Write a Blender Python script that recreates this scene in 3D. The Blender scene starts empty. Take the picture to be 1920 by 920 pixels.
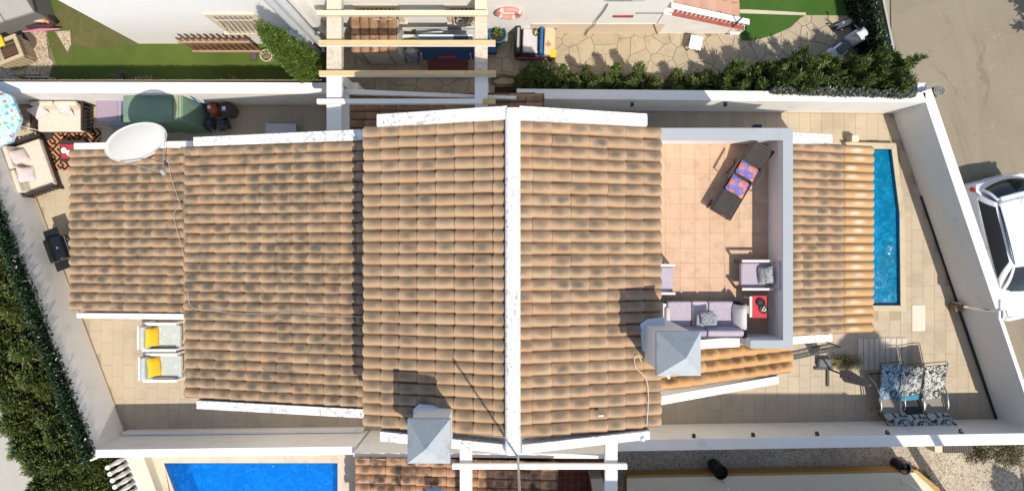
import bpy, bmesh, math, random
import numpy as np
from mathutils import Vector, Matrix, Euler
RND = random.Random(11)
NR = np.random.default_rng(5)
rad = math.radians
S = bpy.context.scene
COL = S.collection

# ------------------------------------------------------------------ camera, sky, sun, exposure
CAM_H, FOC = 20.0, 1280.0          # drone height (m); focal length in pixels of a 1920 px wide frame
cam_d = bpy.data.cameras.new("camera")
cam_d.sensor_width = 36.0
cam_d.lens = 36.0 * FOC / 1920.0
cam_d.clip_end = 3000.0
cam = bpy.data.objects.new("camera", cam_d)
COL.objects.link(cam)
cam.location = (0, 0, CAM_H)
S.camera = cam

KA, KB = 0.37, 0.52                # shadow of a 1 m post: 0.37 m west, 0.52 m north
SUN_EL = math.atan(1 / math.hypot(KA, KB))
SUN_AZ = math.atan2(KA, -KB)       # clockwise from north
W = bpy.data.worlds.new("World")
S.world = W
W.use_nodes = True
nt = W.node_tree
sky = nt.nodes.new("ShaderNodeTexSky")
sky.sky_type = 'NISHITA'
sky.sun_disc = False
sky.sun_elevation = SUN_EL
sky.sun_rotation = SUN_AZ
bgn = nt.nodes["Background"]
nt.links.new(sky.outputs[0], bgn.inputs[0])
bgn.inputs[1].default_value = 0.15
sd = bpy.data.lights.new("sun", 'SUN')
sd.energy = 4.0
sd.angle = rad(0.55)
sd.color = (1.0, 0.93, 0.82)
sun = bpy.data.objects.new("sun", sd)
COL.objects.link(sun)
sun.location = (0, 0, 40)
sun.rotation_euler = Vector((-KA, KB, -1)).to_track_quat('-Z', 'Y').to_euler()
vs = S.view_settings
vs.view_transform = 'Standard'
vs.look = 'None'
vs.exposure = 0.32
vs.gamma = 1.0
S.cycles.max_bounces = 6
S.cycles.transparent_max_bounces = 12
S.cycles.caustics_reflective = False
S.cycles.caustics_refractive = False

# ------------------------------------------------------------------ helpers
def P(px, py, z=0.0):
    s = (CAM_H - z) / FOC
    return Vector(((px - 960) * s, (460 - py) * s, z))

def XY(px, py, z=0.0):
    p = P(px, py, z)
    return (p.x, p.y)

def PL(lst, z=0.0):
    return [XY(a, b, z) for a, b in lst]

class MB:
    def __init__(s):
        s.v = []; s.f = []; s.uv = None
    def add(s, vs_, fs, M=None):
        o = len(s.v)
        if M is not None:
            vs_ = [M @ Vector(q) for q in vs_]
        s.v += [tuple(q) for q in vs_]
        s.f += [tuple(i + o for i in f) for f in fs]
        return s
    def box(s, x0, y0, z0, x1, y1, z1, M=None):
        v = [(x0, y0, z0), (x1, y0, z0), (x1, y1, z0), (x0, y1, z0), (x0, y0, z1), (x1, y0, z1), (x1, y1, z1), (x0, y1, z1)]
        return s.add(v, [(0, 3, 2, 1), (4, 5, 6, 7), (0, 1, 5, 4), (1, 2, 6, 5), (2, 3, 7, 6), (3, 0, 4, 7)], M)
    def cbox(s, c, size, rot=(0, 0, 0)):
        M = Matrix.Translation(Vector(c)) @ Euler(rot).to_matrix().to_4x4()
        x, y, z = size[0] / 2, size[1] / 2, size[2] / 2
        return s.box(-x, -y, -z, x, y, z, M)
    def prism(s, poly, z0, z1):
        n = len(poly)
        a = sum(poly[i][0] * poly[(i + 1) % n][1] - poly[(i + 1) % n][0] * poly[i][1] for i in range(n))
        if a < 0:
            poly = poly[::-1]
            if not isinstance(z1, (int, float)): z1 = list(z1)[::-1]
            if not isinstance(z0, (int, float)): z0 = list(z0)[::-1]
        zb = [z0] * n if isinstance(z0, (int, float)) else z0
        zt = [z1] * n if isinstance(z1, (int, float)) else z1
        v = [(p[0], p[1], zb[i]) for i, p in enumerate(poly)] + [(p[0], p[1], zt[i]) for i, p in enumerate(poly)]
        f = [tuple(range(n))[::-1], tuple(range(n, 2 * n))] + [(i, (i + 1) % n, n + (i + 1) % n, n + i) for i in range(n)]
        return s.add(v, f)
    def xzprism(s, poly, y0, y1):      # outline in x,z pushed along y
        n = len(poly)
        v = [(p[0], y0, p[1]) for p in poly] + [(p[0], y1, p[1]) for p in poly]
        f = [tuple(range(n)), tuple(range(n, 2 * n))[::-1]] + [((i + 1) % n, i, n + i, n + (i + 1) % n) for i in range(n)]
        return s.add(v, f)
    def bar(s, a, b, w, h=None, up=(0, 0, 1)):
        h = w if h is None else h
        a = Vector(a); b = Vector(b); d = (b - a).normalized()
        u = Vector(up)
        if abs(d.dot(u)) > 0.97: u = Vector((0, 1, 0))
        x = d.cross(u).normalized() * (w / 2); y = x.cross(d).normalized() * (h / 2)
        v = [a - x - y, a + x - y, a + x + y, a - x + y, b - x - y, b + x - y, b + x + y, b - x + y]
        return s.add(v, [(0, 3, 2, 1), (4, 5, 6, 7), (0, 1, 5, 4), (1, 2, 6, 5), (2, 3, 7, 6), (3, 0, 4, 7)])
    def tube(s, pts, r, n=8, closed=False):
        pts = [Vector(p) for p in pts]
        m = len(pts); rings = []; prev = None
        for i, p in enumerate(pts):
            if closed: d = pts[(i + 1) % m] - pts[i - 1]
            else: d = pts[min(i + 1, m - 1)] - pts[max(i - 1, 0)]
            d.normalize()
            if prev is None:
                u = Vector((0, 0, 1)) if abs(d.z) < 0.9 else Vector((1, 0, 0))
            else: u = prev
            x = d.cross(u)
            if x.length < 1e-5: x = d.cross(Vector((0.3, 1, 0.2)))
            x.normalize(); y = x.cross(d).normalized(); prev = y
            rr = r[i] if isinstance(r, (list, tuple)) else r
            rings.append([p + (x * math.cos(t) + y * math.sin(t)) * rr for t in [2 * math.pi * k / n for k in range(n)]])
        v = [q for ring in rings for q in ring]; f = []
        for i in range(m if closed else m - 1):
            j = (i + 1) % m
            for k in range(n):
                k2 = (k + 1) % n
                f.append((i * n + k, i * n + k2, j * n + k2, j * n + k))
        if not closed:
            f.append(tuple(range(n))[::-1]); f.append(tuple((m - 1) * n + k for k in range(n)))
        return s.add(v, f)
    def lathe(s, prof, c=(0, 0, 0), n=20, M=None):
        v = []; f = []; m = len(prof)
        for r, z in prof:
            for k in range(n):
                t = 2 * math.pi * k / n
                v.append((c[0] + r * math.cos(t), c[1] + r * math.sin(t), c[2] + z))
        for i in range(m - 1):
            for k in range(n):
                k2 = (k + 1) % n
                f.append((i * n + k, i * n + k2, (i + 1) * n + k2, (i + 1) * n + k))
        f.append(tuple(range(n))[::-1]); f.append(tuple((m - 1) * n + k for k in range(n)))
        return s.add(v, f, M)
    def pillow(s, w, d, h, M=None, n=8, sag=0.0):
        v = []; f = []
        for sgn in (1, -1):
            for i in range(n + 1):
                for j in range(n + 1):
                    a = i / n * 2 - 1; b = j / n * 2 - 1
                    t = (1 - abs(a) ** 2.6) * (1 - abs(b) ** 2.6)
                    pinch = 1 - 0.07 * (1 - abs(a)) * abs(b) ** 3 - 0.07 * (1 - abs(b)) * abs(a) ** 3
                    v.append((a * w / 2 * pinch, b * d / 2 * pinch, sgn * h / 2 * max(t, 0) ** 0.55))
        q = (n + 1) ** 2
        for i in range(n):
            for j in range(n):
                a = i * (n + 1) + j
                f.append((a, a + n + 1, a + n + 2, a + 1)); f.append((q + a, q + a + 1, q + a + n + 2, q + a + n + 1))
        return s.add(v, f, M)
    def grid(s, fn, nu, nv):
        v = [fn(i / nu, j / nv) for i in range(nu + 1) for j in range(nv + 1)]
        f = [(i * (nv + 1) + j, (i + 1) * (nv + 1) + j, (i + 1) * (nv + 1) + j + 1, i * (nv + 1) + j + 1) for i in range(nu) for j in range(nv)]
        return s.add(v, f)
    def build(s, name, mat, parent=None, bevel=0.0, seg=2, smooth=False, world=False, solid=0.0, fix=False):
        v = s.v
        if world and parent is not None:
            L = parent
            off = Vector((0, 0, 0))
            while L is not None:
                off += L.location; L = L.parent
            v = [(q[0] - off.x, q[1] - off.y, q[2] - off.z) for q in v]
        me = bpy.data.meshes.new(name)
        me.from_pydata(v, [], s.f)
        if fix:
            bm = bmesh.new(); bm.from_mesh(me); bmesh.ops.recalc_face_normals(bm, faces=bm.faces); bm.to_mesh(me); bm.free()
        me.materials.append(mat)
        if smooth or bevel:
            me.polygons.foreach_set("use_smooth", [True] * len(me.polygons))
            me.set_sharp_from_angle(angle=rad(38))
        ob = bpy.data.objects.new(name, me)
        COL.objects.link(ob)
        if parent is not None: ob.parent = parent
        if solid:
            m = ob.modifiers.new("solid", 'SOLIDIFY'); m.thickness = solid; m.offset = 0
        if bevel:
            m = ob.modifiers.new("bevel", 'BEVEL'); m.width = bevel; m.segments = seg; m.limit_method = 'ANGLE'; m.angle_limit = rad(35)
        return ob

def thing(name, label, cat, loc=(0, 0, 0), rz=0.0, group=None):
    o = bpy.data.objects.new(name, None)
    o.empty_display_size = 0.2
    COL.objects.link(o)
    o.location = loc; o.rotation_euler = (0, 0, rz)
    o["label"] = label; o["category"] = cat
    if group: o["group"] = group
    return o

def tag(o, label, cat, group=None):
    o["label"] = label; o["category"] = cat
    if group: o["group"] = group
    return o

def cut(o, poly, z0=-2.6, z1=1.0):      # saw an opening into an object
    c = MB(); c.prism(poly, z0, z1); co = c.build("cutter", WHITE)
    m = o.modifiers.new("cut", 'BOOLEAN'); m.object = co; m.operation = 'DIFFERENCE'; m.solver = 'EXACT'
    bpy.context.view_layer.update()
    dg = bpy.context.evaluated_depsgraph_get()
    me = bpy.data.meshes.new_from_object(o.evaluated_get(dg))
    o.modifiers.remove(m); o.data = me
    bpy.data.objects.remove(co)

def struct(name, b, mat, **k):
    o = b.build(name, mat, **k); o["kind"] = "structure"; return o

def copy_tree(o, parent=None):
    c = o.copy(); COL.objects.link(c)
    if parent is not None:
        c.parent = parent
    for ch in o.children: copy_tree(ch, c)
    return c

# ------------------------------------------------------------------ materials
class NT:
    def __init__(s, name):
        s.m = bpy.data.materials.new(name); s.m.use_nodes = True
        s.t = s.m.node_tree; s.b = s.t.nodes["Principled BSDF"]; s.out = s.t.nodes["Material Output"]
    def n(s, typ, **k):
        x = s.t.nodes.new(typ)
        for a, b in k.items(): setattr(x, a, b)
        return x
    def put(s, sock, val):
        if isinstance(val, bpy.types.NodeSocket): s.t.links.new(val, sock)
        elif isinstance(val, (tuple, list)) and len(val) == 3 and sock.type == 'RGBA': sock.default_value = (*val, 1)
        else: sock.default_value = val
    def pos(s): return s.n("ShaderNodeNewGeometry").outputs["Position"]
    def obj(s): return s.n("ShaderNodeTexCoord").outputs["Object"]
    def uv(s): return s.n("ShaderNodeTexCoord").outputs["UV"]
    def scale(s, v, sc):
        x = s.n("ShaderNodeVectorMath", operation='MULTIPLY'); s.put(x.inputs[0], v); x.inputs[1].default_value = sc; return x.outputs[0]
    def rot(s, v, ang):
        x = s.n("ShaderNodeVectorRotate", rotation_type='Z_AXIS'); s.put(x.inputs["Vector"], v); x.inputs["Angle"].default_value = ang; return x.outputs[0]
    def noise(s, v, sc, det=3, ro=0.55, dist=0.0, color=False):
        x = s.n("ShaderNodeTexNoise"); s.put(x.inputs["Vector"], v); x.inputs["Scale"].default_value = sc
        x.inputs["Detail"].default_value = det; x.inputs["Roughness"].default_value = ro; x.inputs["Distortion"].default_value = dist
        return x.outputs["Color" if color else "Fac"]
    def voro(s, v, sc, feat='F1', out="Distance", rnd=1.0):
        x = s.n("ShaderNodeTexVoronoi", feature=feat); s.put(x.inputs["Vector"], v); x.inputs["Scale"].default_value = sc
        x.inputs["Randomness"].default_value = rnd
        return x.outputs[out]
    def math(s, op, a, b=0.0, c=None, clamp=False):
        x = s.n("ShaderNodeMath", operation=op); x.use_clamp = clamp
        s.put(x.inputs[0], a); s.put(x.inputs[1], b)
        if c is not None: s.put(x.inputs[2], c)
        return x.outputs[0]
    def ss(s, v, lo, hi):
        x = s.n("ShaderNodeMapRange", interpolation_type='SMOOTHSTEP'); s.put(x.inputs["Value"], v)
        x.inputs["From Min"].default_value = lo; x.inputs["From Max"].default_value = hi; return x.outputs[0]
    def mix(s, f, a, b, mode='MIX'):
        x = s.n("ShaderNodeMix", data_type='RGBA', blend_type=mode); s.put(x.inputs["Factor"], f)
        s.put(x.inputs["A"], a); s.put(x.inputs["B"], b)
        return x.outputs["Result"]
    def ramp(s, v, stops, const=False):
        x = s.n("ShaderNodeValToRGB"); cr = x.color_ramp
        if const: cr.interpolation = 'CONSTANT'
        while len(cr.elements) < len(stops): cr.elements.new(0.5)
        for e, (p, c) in zip(cr.elements, stops): e.position = p; e.color = (*c, 1)
        s.put(x.inputs[0], v); return x.outputs[0]
    def orand(s): return s.n("ShaderNodeObjectInfo").outputs["Random"]
    def irand(s): return s.n("ShaderNodeNewGeometry").outputs["Random Per Island"]
    def sep(s, v):
        x = s.n("ShaderNodeSeparateXYZ"); s.put(x.inputs[0], v); return x.outputs
    def bump(s, h, st=0.3, dist=0.02):
        x = s.n("ShaderNodeBump"); x.inputs["Strength"].default_value = st; x.inputs["Distance"].default_value = dist
        s.put(x.inputs["Height"], h); s.t.links.new(x.outputs[0], s.b.inputs["Normal"]); return x
    def fin(s, col=None, rough=0.7, spec=0.3, metal=0.0, coat=0.0):
        if col is not None: s.put(s.b.inputs["Base Color"], col)
        s.put(s.b.inputs["Roughness"], rough); s.b.inputs["Specular IOR Level"].default_value = spec
        s.b.inputs["Metallic"].default_value = metal; s.b.inputs["Coat Weight"].default_value = coat
        return s.m

def plain(name, c, rough=0.6, spec=0.3, metal=0.0, var=0.12, sc=9.0, bump=0.0, bsc=120.0, rv=0.0, coat=0.0):
    t = NT(name); v = t.obj()
    k = t.noise(v, sc, 4)
    lo = tuple(x * (1 - var) for x in c); hi = tuple(min(1, x * (1 + var)) for x in c)
    col = t.mix(k, lo, hi)
    if rv:
        r = t.orand()
        col = t.mix(t.math('MULTIPLY', r, rv), col, tuple(x * 0.5 for x in c))
    if bump and 'fabric' in name: t.bump(t.math('MULTIPLY_ADD', t.noise(v, bsc, 2), 0.12, t.noise(v, 6.5, 3, 0.5, 1.2)), 0.55, 0.05)
    elif bump: t.bump(t.noise(v, bsc, 2), bump, 0.01)
    return t.fin(col, rough, spec, metal, coat)

def m_wall(name, c=(0.80, 0.78, 0.74), stain=0.35, dirt_or_shade=(0.42, 0.38, 0.31), sc=1.6):
    t = NT(name); v = t.pos()
    a = t.ss(t.noise(v, sc, 6, 0.65), 0.52, 0.78)
    b = t.ss(t.noise(t.scale(v, (5, 5, 0.6)), 1.5, 4), 0.55, 0.8)
    k = t.math('MULTIPLY', t.math('MAXIMUM', a, t.math('MULTIPLY', b, 0.6)), stain)
    col = t.mix(k, c, dirt_or_shade)
    col = t.mix(t.math('MULTIPLY', t.noise(v, 22, 3), 0.10), col, tuple(x * 0.6 for x in c))
    col = t.mix(t.math('MULTIPLY', t.ss(t.noise(v, 0.7, 5, 0.6), 0.4, 0.7), 0.16), col, tuple(x * y for x, y in zip(c, (0.86, 0.80, 0.70))))
    sp = t.ss(t.noise(v, 38, 2, 0.5), 0.68, 0.76)
    col = t.mix(t.math('MULTIPLY', sp, 0.5 * stain), col, dirt_or_shade)
    t.bump(t.noise(v, 60, 3), 0.25, 0.008)
    return t.fin(col, 0.85, 0.2)

def m_lichen(name, c=(0.78, 0.77, 0.74), amt=0.8, sc=12.0):     # old white paint with grey lichen blotches
    t = NT(name); v = t.pos()
    n1 = t.noise(v, sc, 8, 0.75); n2 = t.noise(v, 1.1, 3)
    k = t.math('MULTIPLY', t.ss(n1, 0.47, 0.60), t.ss(n2, 0.32, 0.55))
    k = t.math('MULTIPLY', k, amt)
    col = t.mix(k, c, (0.30, 0.27, 0.235))
    t.bump(t.noise(v, 40, 4), 0.35, 0.01)
    return t.fin(col, 0.85, 0.2)

def m_tile(name, cols, lich_shade=0.8, dark=(0.12, 0.10, 0.07), cu=0.52, cv=0.60, ru=0.50, rv=0.42, moss=0.0, rough=0.8, irr=0.0, dirt_or_shade=0.75, soft=(0.1, 1.25)):
    t = NT(name); v = t.pos(); uv = t.uv()
    r = t.math('FRACT', t.math('ADD', t.orand(), t.irand()))
    r2 = t.math('FRACT', t.math('MULTIPLY', r, 17.31))
    r3 = t.math('FRACT', t.math('MULTIPLY', r, 71.7))
    n = len(cols)
    base = t.ramp(r, [(i / (n - 1), c) for i, c in enumerate(cols)])
    base = t.mix(t.math('MULTIPLY', t.noise(v, 6, 5), 0.5), base, (0.37, 0.27, 0.165))
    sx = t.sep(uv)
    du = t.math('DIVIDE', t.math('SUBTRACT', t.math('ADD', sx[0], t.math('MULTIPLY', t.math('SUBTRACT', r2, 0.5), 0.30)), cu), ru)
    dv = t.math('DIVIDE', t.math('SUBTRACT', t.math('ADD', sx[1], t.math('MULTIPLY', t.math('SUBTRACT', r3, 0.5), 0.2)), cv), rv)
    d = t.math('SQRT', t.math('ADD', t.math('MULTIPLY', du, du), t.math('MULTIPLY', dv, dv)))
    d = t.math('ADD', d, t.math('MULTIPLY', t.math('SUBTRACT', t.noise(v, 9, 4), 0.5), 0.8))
    blob = t.math('SUBTRACT', 1.0, t.ss(d, *soft))  # lichen and soot, plus painted shade on the north half of the barrel
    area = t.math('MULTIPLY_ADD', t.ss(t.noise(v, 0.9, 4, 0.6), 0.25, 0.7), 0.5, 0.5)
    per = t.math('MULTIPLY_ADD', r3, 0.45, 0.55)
    k = t.math('MULTIPLY', t.math('MULTIPLY', blob, area), t.math('MULTIPLY', per, lich_shade), clamp=True)
    if irr:
        p2 = t.ss(t.noise(t.scale(v, (1.0, 0.8, 1.0)), 3.0, 3, 0.5, 0.35), 0.43, 0.70)
        k = t.math('MAXIMUM', k, t.math('MULTIPLY', p2, t.math('MULTIPLY_ADD', r2, 0.3 * irr, 0.58 * irr)), clamp=True)
    speck = t.ss(t.noise(v, 55, 3, 0.6), 0.60, 0.74)
    k = t.math('MAXIMUM', k, t.math('MULTIPLY', speck, 0.2))
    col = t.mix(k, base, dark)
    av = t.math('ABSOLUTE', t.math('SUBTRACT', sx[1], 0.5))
    ed = t.math('MAXIMUM', t.ss(av, 0.37, 0.46), t.math('SUBTRACT', 1.0, t.ss(sx[0], 0.10, 0.17)))  # dirt plus painted crease shade in the valleys and below the overlap
    col = t.mix(t.math('MULTIPLY', ed, dirt_or_shade), col, (0.07, 0.042, 0.025))
    if moss:
        col = t.mix(t.math('MULTIPLY', t.ss(t.noise(v, 3.2, 6, 0.7), 0.52, 0.66), moss), col, (0.10, 0.095, 0.045))
    t.bump(t.noise(v, 70, 4), 0.35, 0.006)
    return t.fin(col, rough, 0.25)

def m_foliage(name, a, b, c=None, rough=0.55, spec=0.35):
    t = NT(name)
    r = t.irand()
    stops = [(0.0, a), (0.55, b)] + ([(1.0, c)] if c else [])
    col = t.ramp(r, stops)
    big = t.noise(t.pos(), 2.2, 3)
    col = t.mix(t.math('MULTIPLY', t.ss(big, 0.3, 0.75), 0.55), col, tuple(x * 0.45 for x in a))
    return t.fin(col, rough, spec)

def m_ground(name, c1, c2, sc=0.5, c3=None, fine=60.0, bump=0.3, rough=0.9, k3=0.6, c4=None, crack=None, patch=None):
    t = NT(name); v = t.pos()
    col = t.mix(t.ss(t.noise(v, sc, 6, 0.62), 0.3, 0.7), c1, c2)
    if c3: col = t.mix(t.math('MULTIPLY', t.ss(t.noise(v, sc * 5.3, 6, 0.7), 0.55, 0.7), k3), col, c3)
    if c4: col = t.mix(t.math('MULTIPLY', t.ss(t.noise(v, fine * 0.35, 4, 0.7), 0.58, 0.68), 0.75), col, c4)
    if patch:
        cc = t.sep(t.voro(v, 0.23, out="Color"))[0]
        col = t.mix(t.math('MULTIPLY', t.math('GREATER_THAN', cc, 0.62), 0.35), col, patch)
        tr = t.ss(t.noise(t.rot(t.scale(v, (1, 1, 1)), rad(18)), 0.6, 2), 0.5, 0.62)
        sx = t.sep(t.rot(v, rad(-18)))
        band = t.ss(t.noise(t.scale(t.rot(v, rad(-18)), (3.2, 0.22, 1)), 1.0, 3), 0.52, 0.72)
        col = t.mix(t.math('MULTIPLY', band, 0.4), col, tuple(x * 0.72 for x in c1))
        oil = t.ss(t.noise(v, 1.7, 2), 0.70, 0.80)
        col = t.mix(t.math('MULTIPLY', oil, 0.55), col, tuple(x * 0.5 for x in c1))
    if crack:
        w = t.n("ShaderNodeVectorMath", operation='ADD'); t.put(w.inputs[0], v); t.put(w.inputs[1], t.scale(t.noise(v, 1.1, 5, color=True), (1.4, 1.4, 0)))
        e = t.voro(w.outputs[0], 0.28, feat='DISTANCE_TO_EDGE')
        ck = t.math('MULTIPLY', t.math('SUBTRACT', 1.0, t.ss(e, 0.002, 0.012)), t.ss(t.noise(v, 0.5, 2), 0.45, 0.6))
        col = t.mix(t.math('MULTIPLY', ck, 0.7), col, crack)
    col = t.mix(t.math('MULTIPLY', t.noise(v, fine, 3), 0.35), col, tuple(x * 0.55 for x in c1))
    t.bump(t.noise(v, fine, 3), bump, 0.012)
    return t.fin(col, rough, 0.2)

def m_stone(name, stops, sc=5.0, bump=0.3, rough=0.8, rscale=1.0):
    t = NT(name); v = t.pos(); r = t.math('FRACT', t.math('ADD', t.orand(), t.irand()))
    col = t.ramp(r, stops)
    col = t.mix(t.math('MULTIPLY', t.ss(t.noise(v, sc, 6, 0.65), 0.45, 0.72), 0.5), col, tuple(x * 0.62 for x in stops[0][1]))
    col = t.mix(t.math('MULTIPLY', t.noise(v, sc * 9, 3), 0.2), col, tuple(x * 0.5 for x in stops[0][1]))
    t.bump(t.noise(v, sc * 8, 4), bump, 0.008)
    return t.fin(col, rough, 0.25)

def m_gravel(name, stops, sc=28.0):
    t = NT(name); v = t.pos()
    cc = t.voro(v, sc, out="Color"); dd = t.voro(v, sc)
    g = t.sep(cc)[0]
    col = t.ramp(g, stops)
    col = t.mix(t.math('MULTIPLY', t.ss(t.noise(v, 0.8, 4), 0.35, 0.7), 0.3), col, tuple(x * 0.7 for x in stops[0][1]))
    t.bump(t.math('SUBTRACT', 1.0, dd), 0.9, 0.02)
    return t.fin(col, 0.9, 0.2)

def m_wood(name, c1, c2, sc=3.0, axis=(1, 14, 14), rough=0.65, knots=0.3):
    t = NT(name); v = t.obj()
    g = t.noise(t.scale(v, axis), sc, 5, 0.6, 0.4)
    col = t.mix(t.ss(g, 0.3, 0.7), c1, c2)
    col = t.mix(t.math('MULTIPLY', t.ss(t.noise(v, 3.0, 5), 0.55, 0.75), knots), col, tuple(x * 0.45 for x in c1))
    t.bump(g, 0.2, 0.005)
    return t.fin(col, rough, 0.3)

def m_print(name, bg, cols, sc=6.0, thr=0.5, dist=1.0, rough=0.85):   # splashy leaf or flower print
    t = NT(name); v = t.obj()
    n = t.noise(v, sc, 3, 0.5, dist)
    n2 = t.noise(t.scale(v, (1, 1.3, 1)), sc * 2.1, 2, 0.5, dist * 1.5)
    stops = [(0.0, bg), (thr, cols[0])] + [(thr + 0.07 * (i + 1), c) for i, c in enumerate(cols[1:])]
    col = t.ramp(t.math('MULTIPLY_ADD', n2, 0.45, t.math('MULTIPLY', n, 0.55)), stops, True)
    t.bump(t.noise(v, 160, 2), 0.15, 0.004)
    return t.fin(col, rough, 0.15)

def m_flower(name, bg, cols, sc=5.0, r=0.30, bg2=None):
    t = NT(name); v = t.obj()
    w = t.n("ShaderNodeVectorMath", operation='ADD'); t.put(w.inputs[0], v)
    nz = t.scale(t.noise(v, sc * 2.4, 2, color=True), (0.12 * 5 / sc,) * 3); t.put(w.inputs[1], nz)
    d = t.voro(w.outputs[0], sc); cc = t.sep(t.voro(w.outputs[0], sc, out="Color"))
    n = len(cols)
    fc = t.ramp(cc[0], [(i / n, c) for i, c in enumerate(cols)], True)
    base = t.mix(t.ss(t.noise(v, sc * 1.5, 3), 0.45, 0.55), bg, bg2 or tuple(x * 0.8 for x in bg))
    col = t.mix(t.ss(d, r + 0.05, r - 0.05), base, fc)
    return t.fin(col, 0.85, 0.15)

def m_glass_dark(name, c=(0.012, 0.014, 0.016)):
    t = NT(name); return t.fin(c, 0.04, 0.6)

def m_water(name, tint, sc=3.0, wave=0.25, body=(0, 0.15, 0.4), milk=0.4, streaks=None):
    t = NT(name); v = t.pos()
    h = t.noise(v, sc, 4, 0.6, 0.8)
    bp = t.n("ShaderNodeBump"); bp.inputs["Strength"].default_value = wave; bp.inputs["Distance"].default_value = 0.06; t.put(bp.inputs["Height"], h)
    tr = t.n("ShaderNodeBsdfTransparent"); tr.inputs[0].default_value = (*tint, 1)
    df = t.n("ShaderNodeBsdfDiffuse"); bn = t.noise(v, 5.0, 4, 0.6, 1.2); t.put(df.inputs[0], t.mix(t.ss(bn, 0.42, 0.68), body, tuple(min(1, x * 1.5 + 0.012) for x in body))); mm = t.n("ShaderNodeMixShader"); mm.inputs[0].default_value = milk  # lighter mottling paints a light pattern into the water colour
    if streaks is not None:  # pale wavy streaks, stronger towards the south end
        rg = t.math('ABSOLUTE', t.math('SUBTRACT', t.noise(t.rot(t.scale(v, (1.0, 0.55, 1)), 0.6), 3.2, 4, 0.6, 1.6), 0.5))
        ln = t.math('SUBTRACT', 1.0, t.ss(rg, 0.0, 0.022))
        fm = t.math('MULTIPLY', t.math('MULTIPLY', ln, t.ss(t.sep(v)[1], streaks[0], streaks[1])), t.ss(t.noise(v, 2.0, 2), 0.35, 0.6))
        bc = df.inputs[0].links[0].from_socket
        t.put(df.inputs[0], t.mix(t.math('MULTIPLY', fm, 0.55), bc, (0.75, 0.86, 0.9)))
    t.t.links.new(tr.outputs[0], mm.inputs[1]); t.t.links.new(df.outputs[0], mm.inputs[2])
    gl = t.n("ShaderNodeBsdfGlossy"); gl.inputs["Roughness"].default_value = 0.06; t.t.links.new(bp.outputs[0], gl.inputs["Normal"])
    fr = t.n("ShaderNodeFresnel"); fr.inputs[0].default_value = 1.33; t.t.links.new(bp.outputs[0], fr.inputs["Normal"])
    mx = t.n("ShaderNodeMixShader"); t.t.links.new(fr.outputs[0], mx.inputs[0]); t.t.links.new(mm.outputs[0], mx.inputs[1]); t.t.links.new(gl.outputs[0], mx.inputs[2])
    t.t.links.new(mx.outputs[0], t.out.inputs["Surface"])
    return t.m

WHITE = m_wall("white_render")
WHITE_CLEAN = m_wall("white_paint_clean", stain=0.12)
LICHEN = m_lichen("lichen_white")
GREYCAP = m_wall("grey_waterproof_paint", (0.35, 0.375, 0.39), 0.7, (0.30, 0.31, 0.31), 1.2)
CHIMCAP = m_wall("grey_chimney_paint", (0.41, 0.44, 0.46), 0.7, (0.27, 0.24, 0.17), 2.8)
CREAM = m_wall("cream_render", (0.66, 0.58, 0.44), 0.2)
PEACH = m_wall("peach_render", (0.74, 0.60, 0.47), 0.2)
OCHRE = m_wall("ochre_render", (0.46, 0.27, 0.10), 0.2, (0.3, 0.17, 0.07))
TCOLS = [(0.425, 0.261, 0.145), (0.411, 0.265, 0.157), (0.467, 0.307, 0.181), (0.373, 0.234, 0.130), (0.439, 0.275, 0.157), (0.435, 0.242, 0.134)]
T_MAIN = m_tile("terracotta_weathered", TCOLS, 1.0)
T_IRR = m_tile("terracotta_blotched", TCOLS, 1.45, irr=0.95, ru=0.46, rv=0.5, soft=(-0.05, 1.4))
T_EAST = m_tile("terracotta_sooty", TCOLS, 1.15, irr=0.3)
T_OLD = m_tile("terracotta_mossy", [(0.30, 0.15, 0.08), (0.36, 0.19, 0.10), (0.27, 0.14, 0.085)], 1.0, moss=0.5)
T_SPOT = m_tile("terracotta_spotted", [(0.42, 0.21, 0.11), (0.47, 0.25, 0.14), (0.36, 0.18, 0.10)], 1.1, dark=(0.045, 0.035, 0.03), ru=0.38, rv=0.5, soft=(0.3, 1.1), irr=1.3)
T_NEW = m_tile("terracotta_new", [(0.47, 0.27, 0.10), (0.52, 0.31, 0.13), (0.45, 0.255, 0.09)], 1.0, dark=(0.66, 0.57, 0.46), cu=0.45, cv=0.5, ru=0.2, rv=0.3, rough=0.55)  # pale blob is a painted sheen at the middle of each tile
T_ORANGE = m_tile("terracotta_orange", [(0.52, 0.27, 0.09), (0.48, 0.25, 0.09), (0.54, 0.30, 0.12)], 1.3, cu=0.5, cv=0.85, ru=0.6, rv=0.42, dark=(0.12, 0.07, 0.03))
MORTAR = plain("dark_roof_bed", (0.10, 0.065, 0.045), 0.9)
STEEL = plain("brushed_steel", (0.55, 0.55, 0.55), 0.35, 0.5, 0.8)
BLACK = plain("black_plastic", (0.015, 0.015, 0.017), 0.35, 0.5)
BLACKM = plain("black_metal", (0.02, 0.02, 0.022), 0.5, 0.4)
DKWOOD = plain("dark_stained_wood", (0.045, 0.032, 0.026), 0.6)
WHITEP = plain("white_plastic", (0.78, 0.78, 0.77), 0.35, 0.4, var=0.04)
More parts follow.
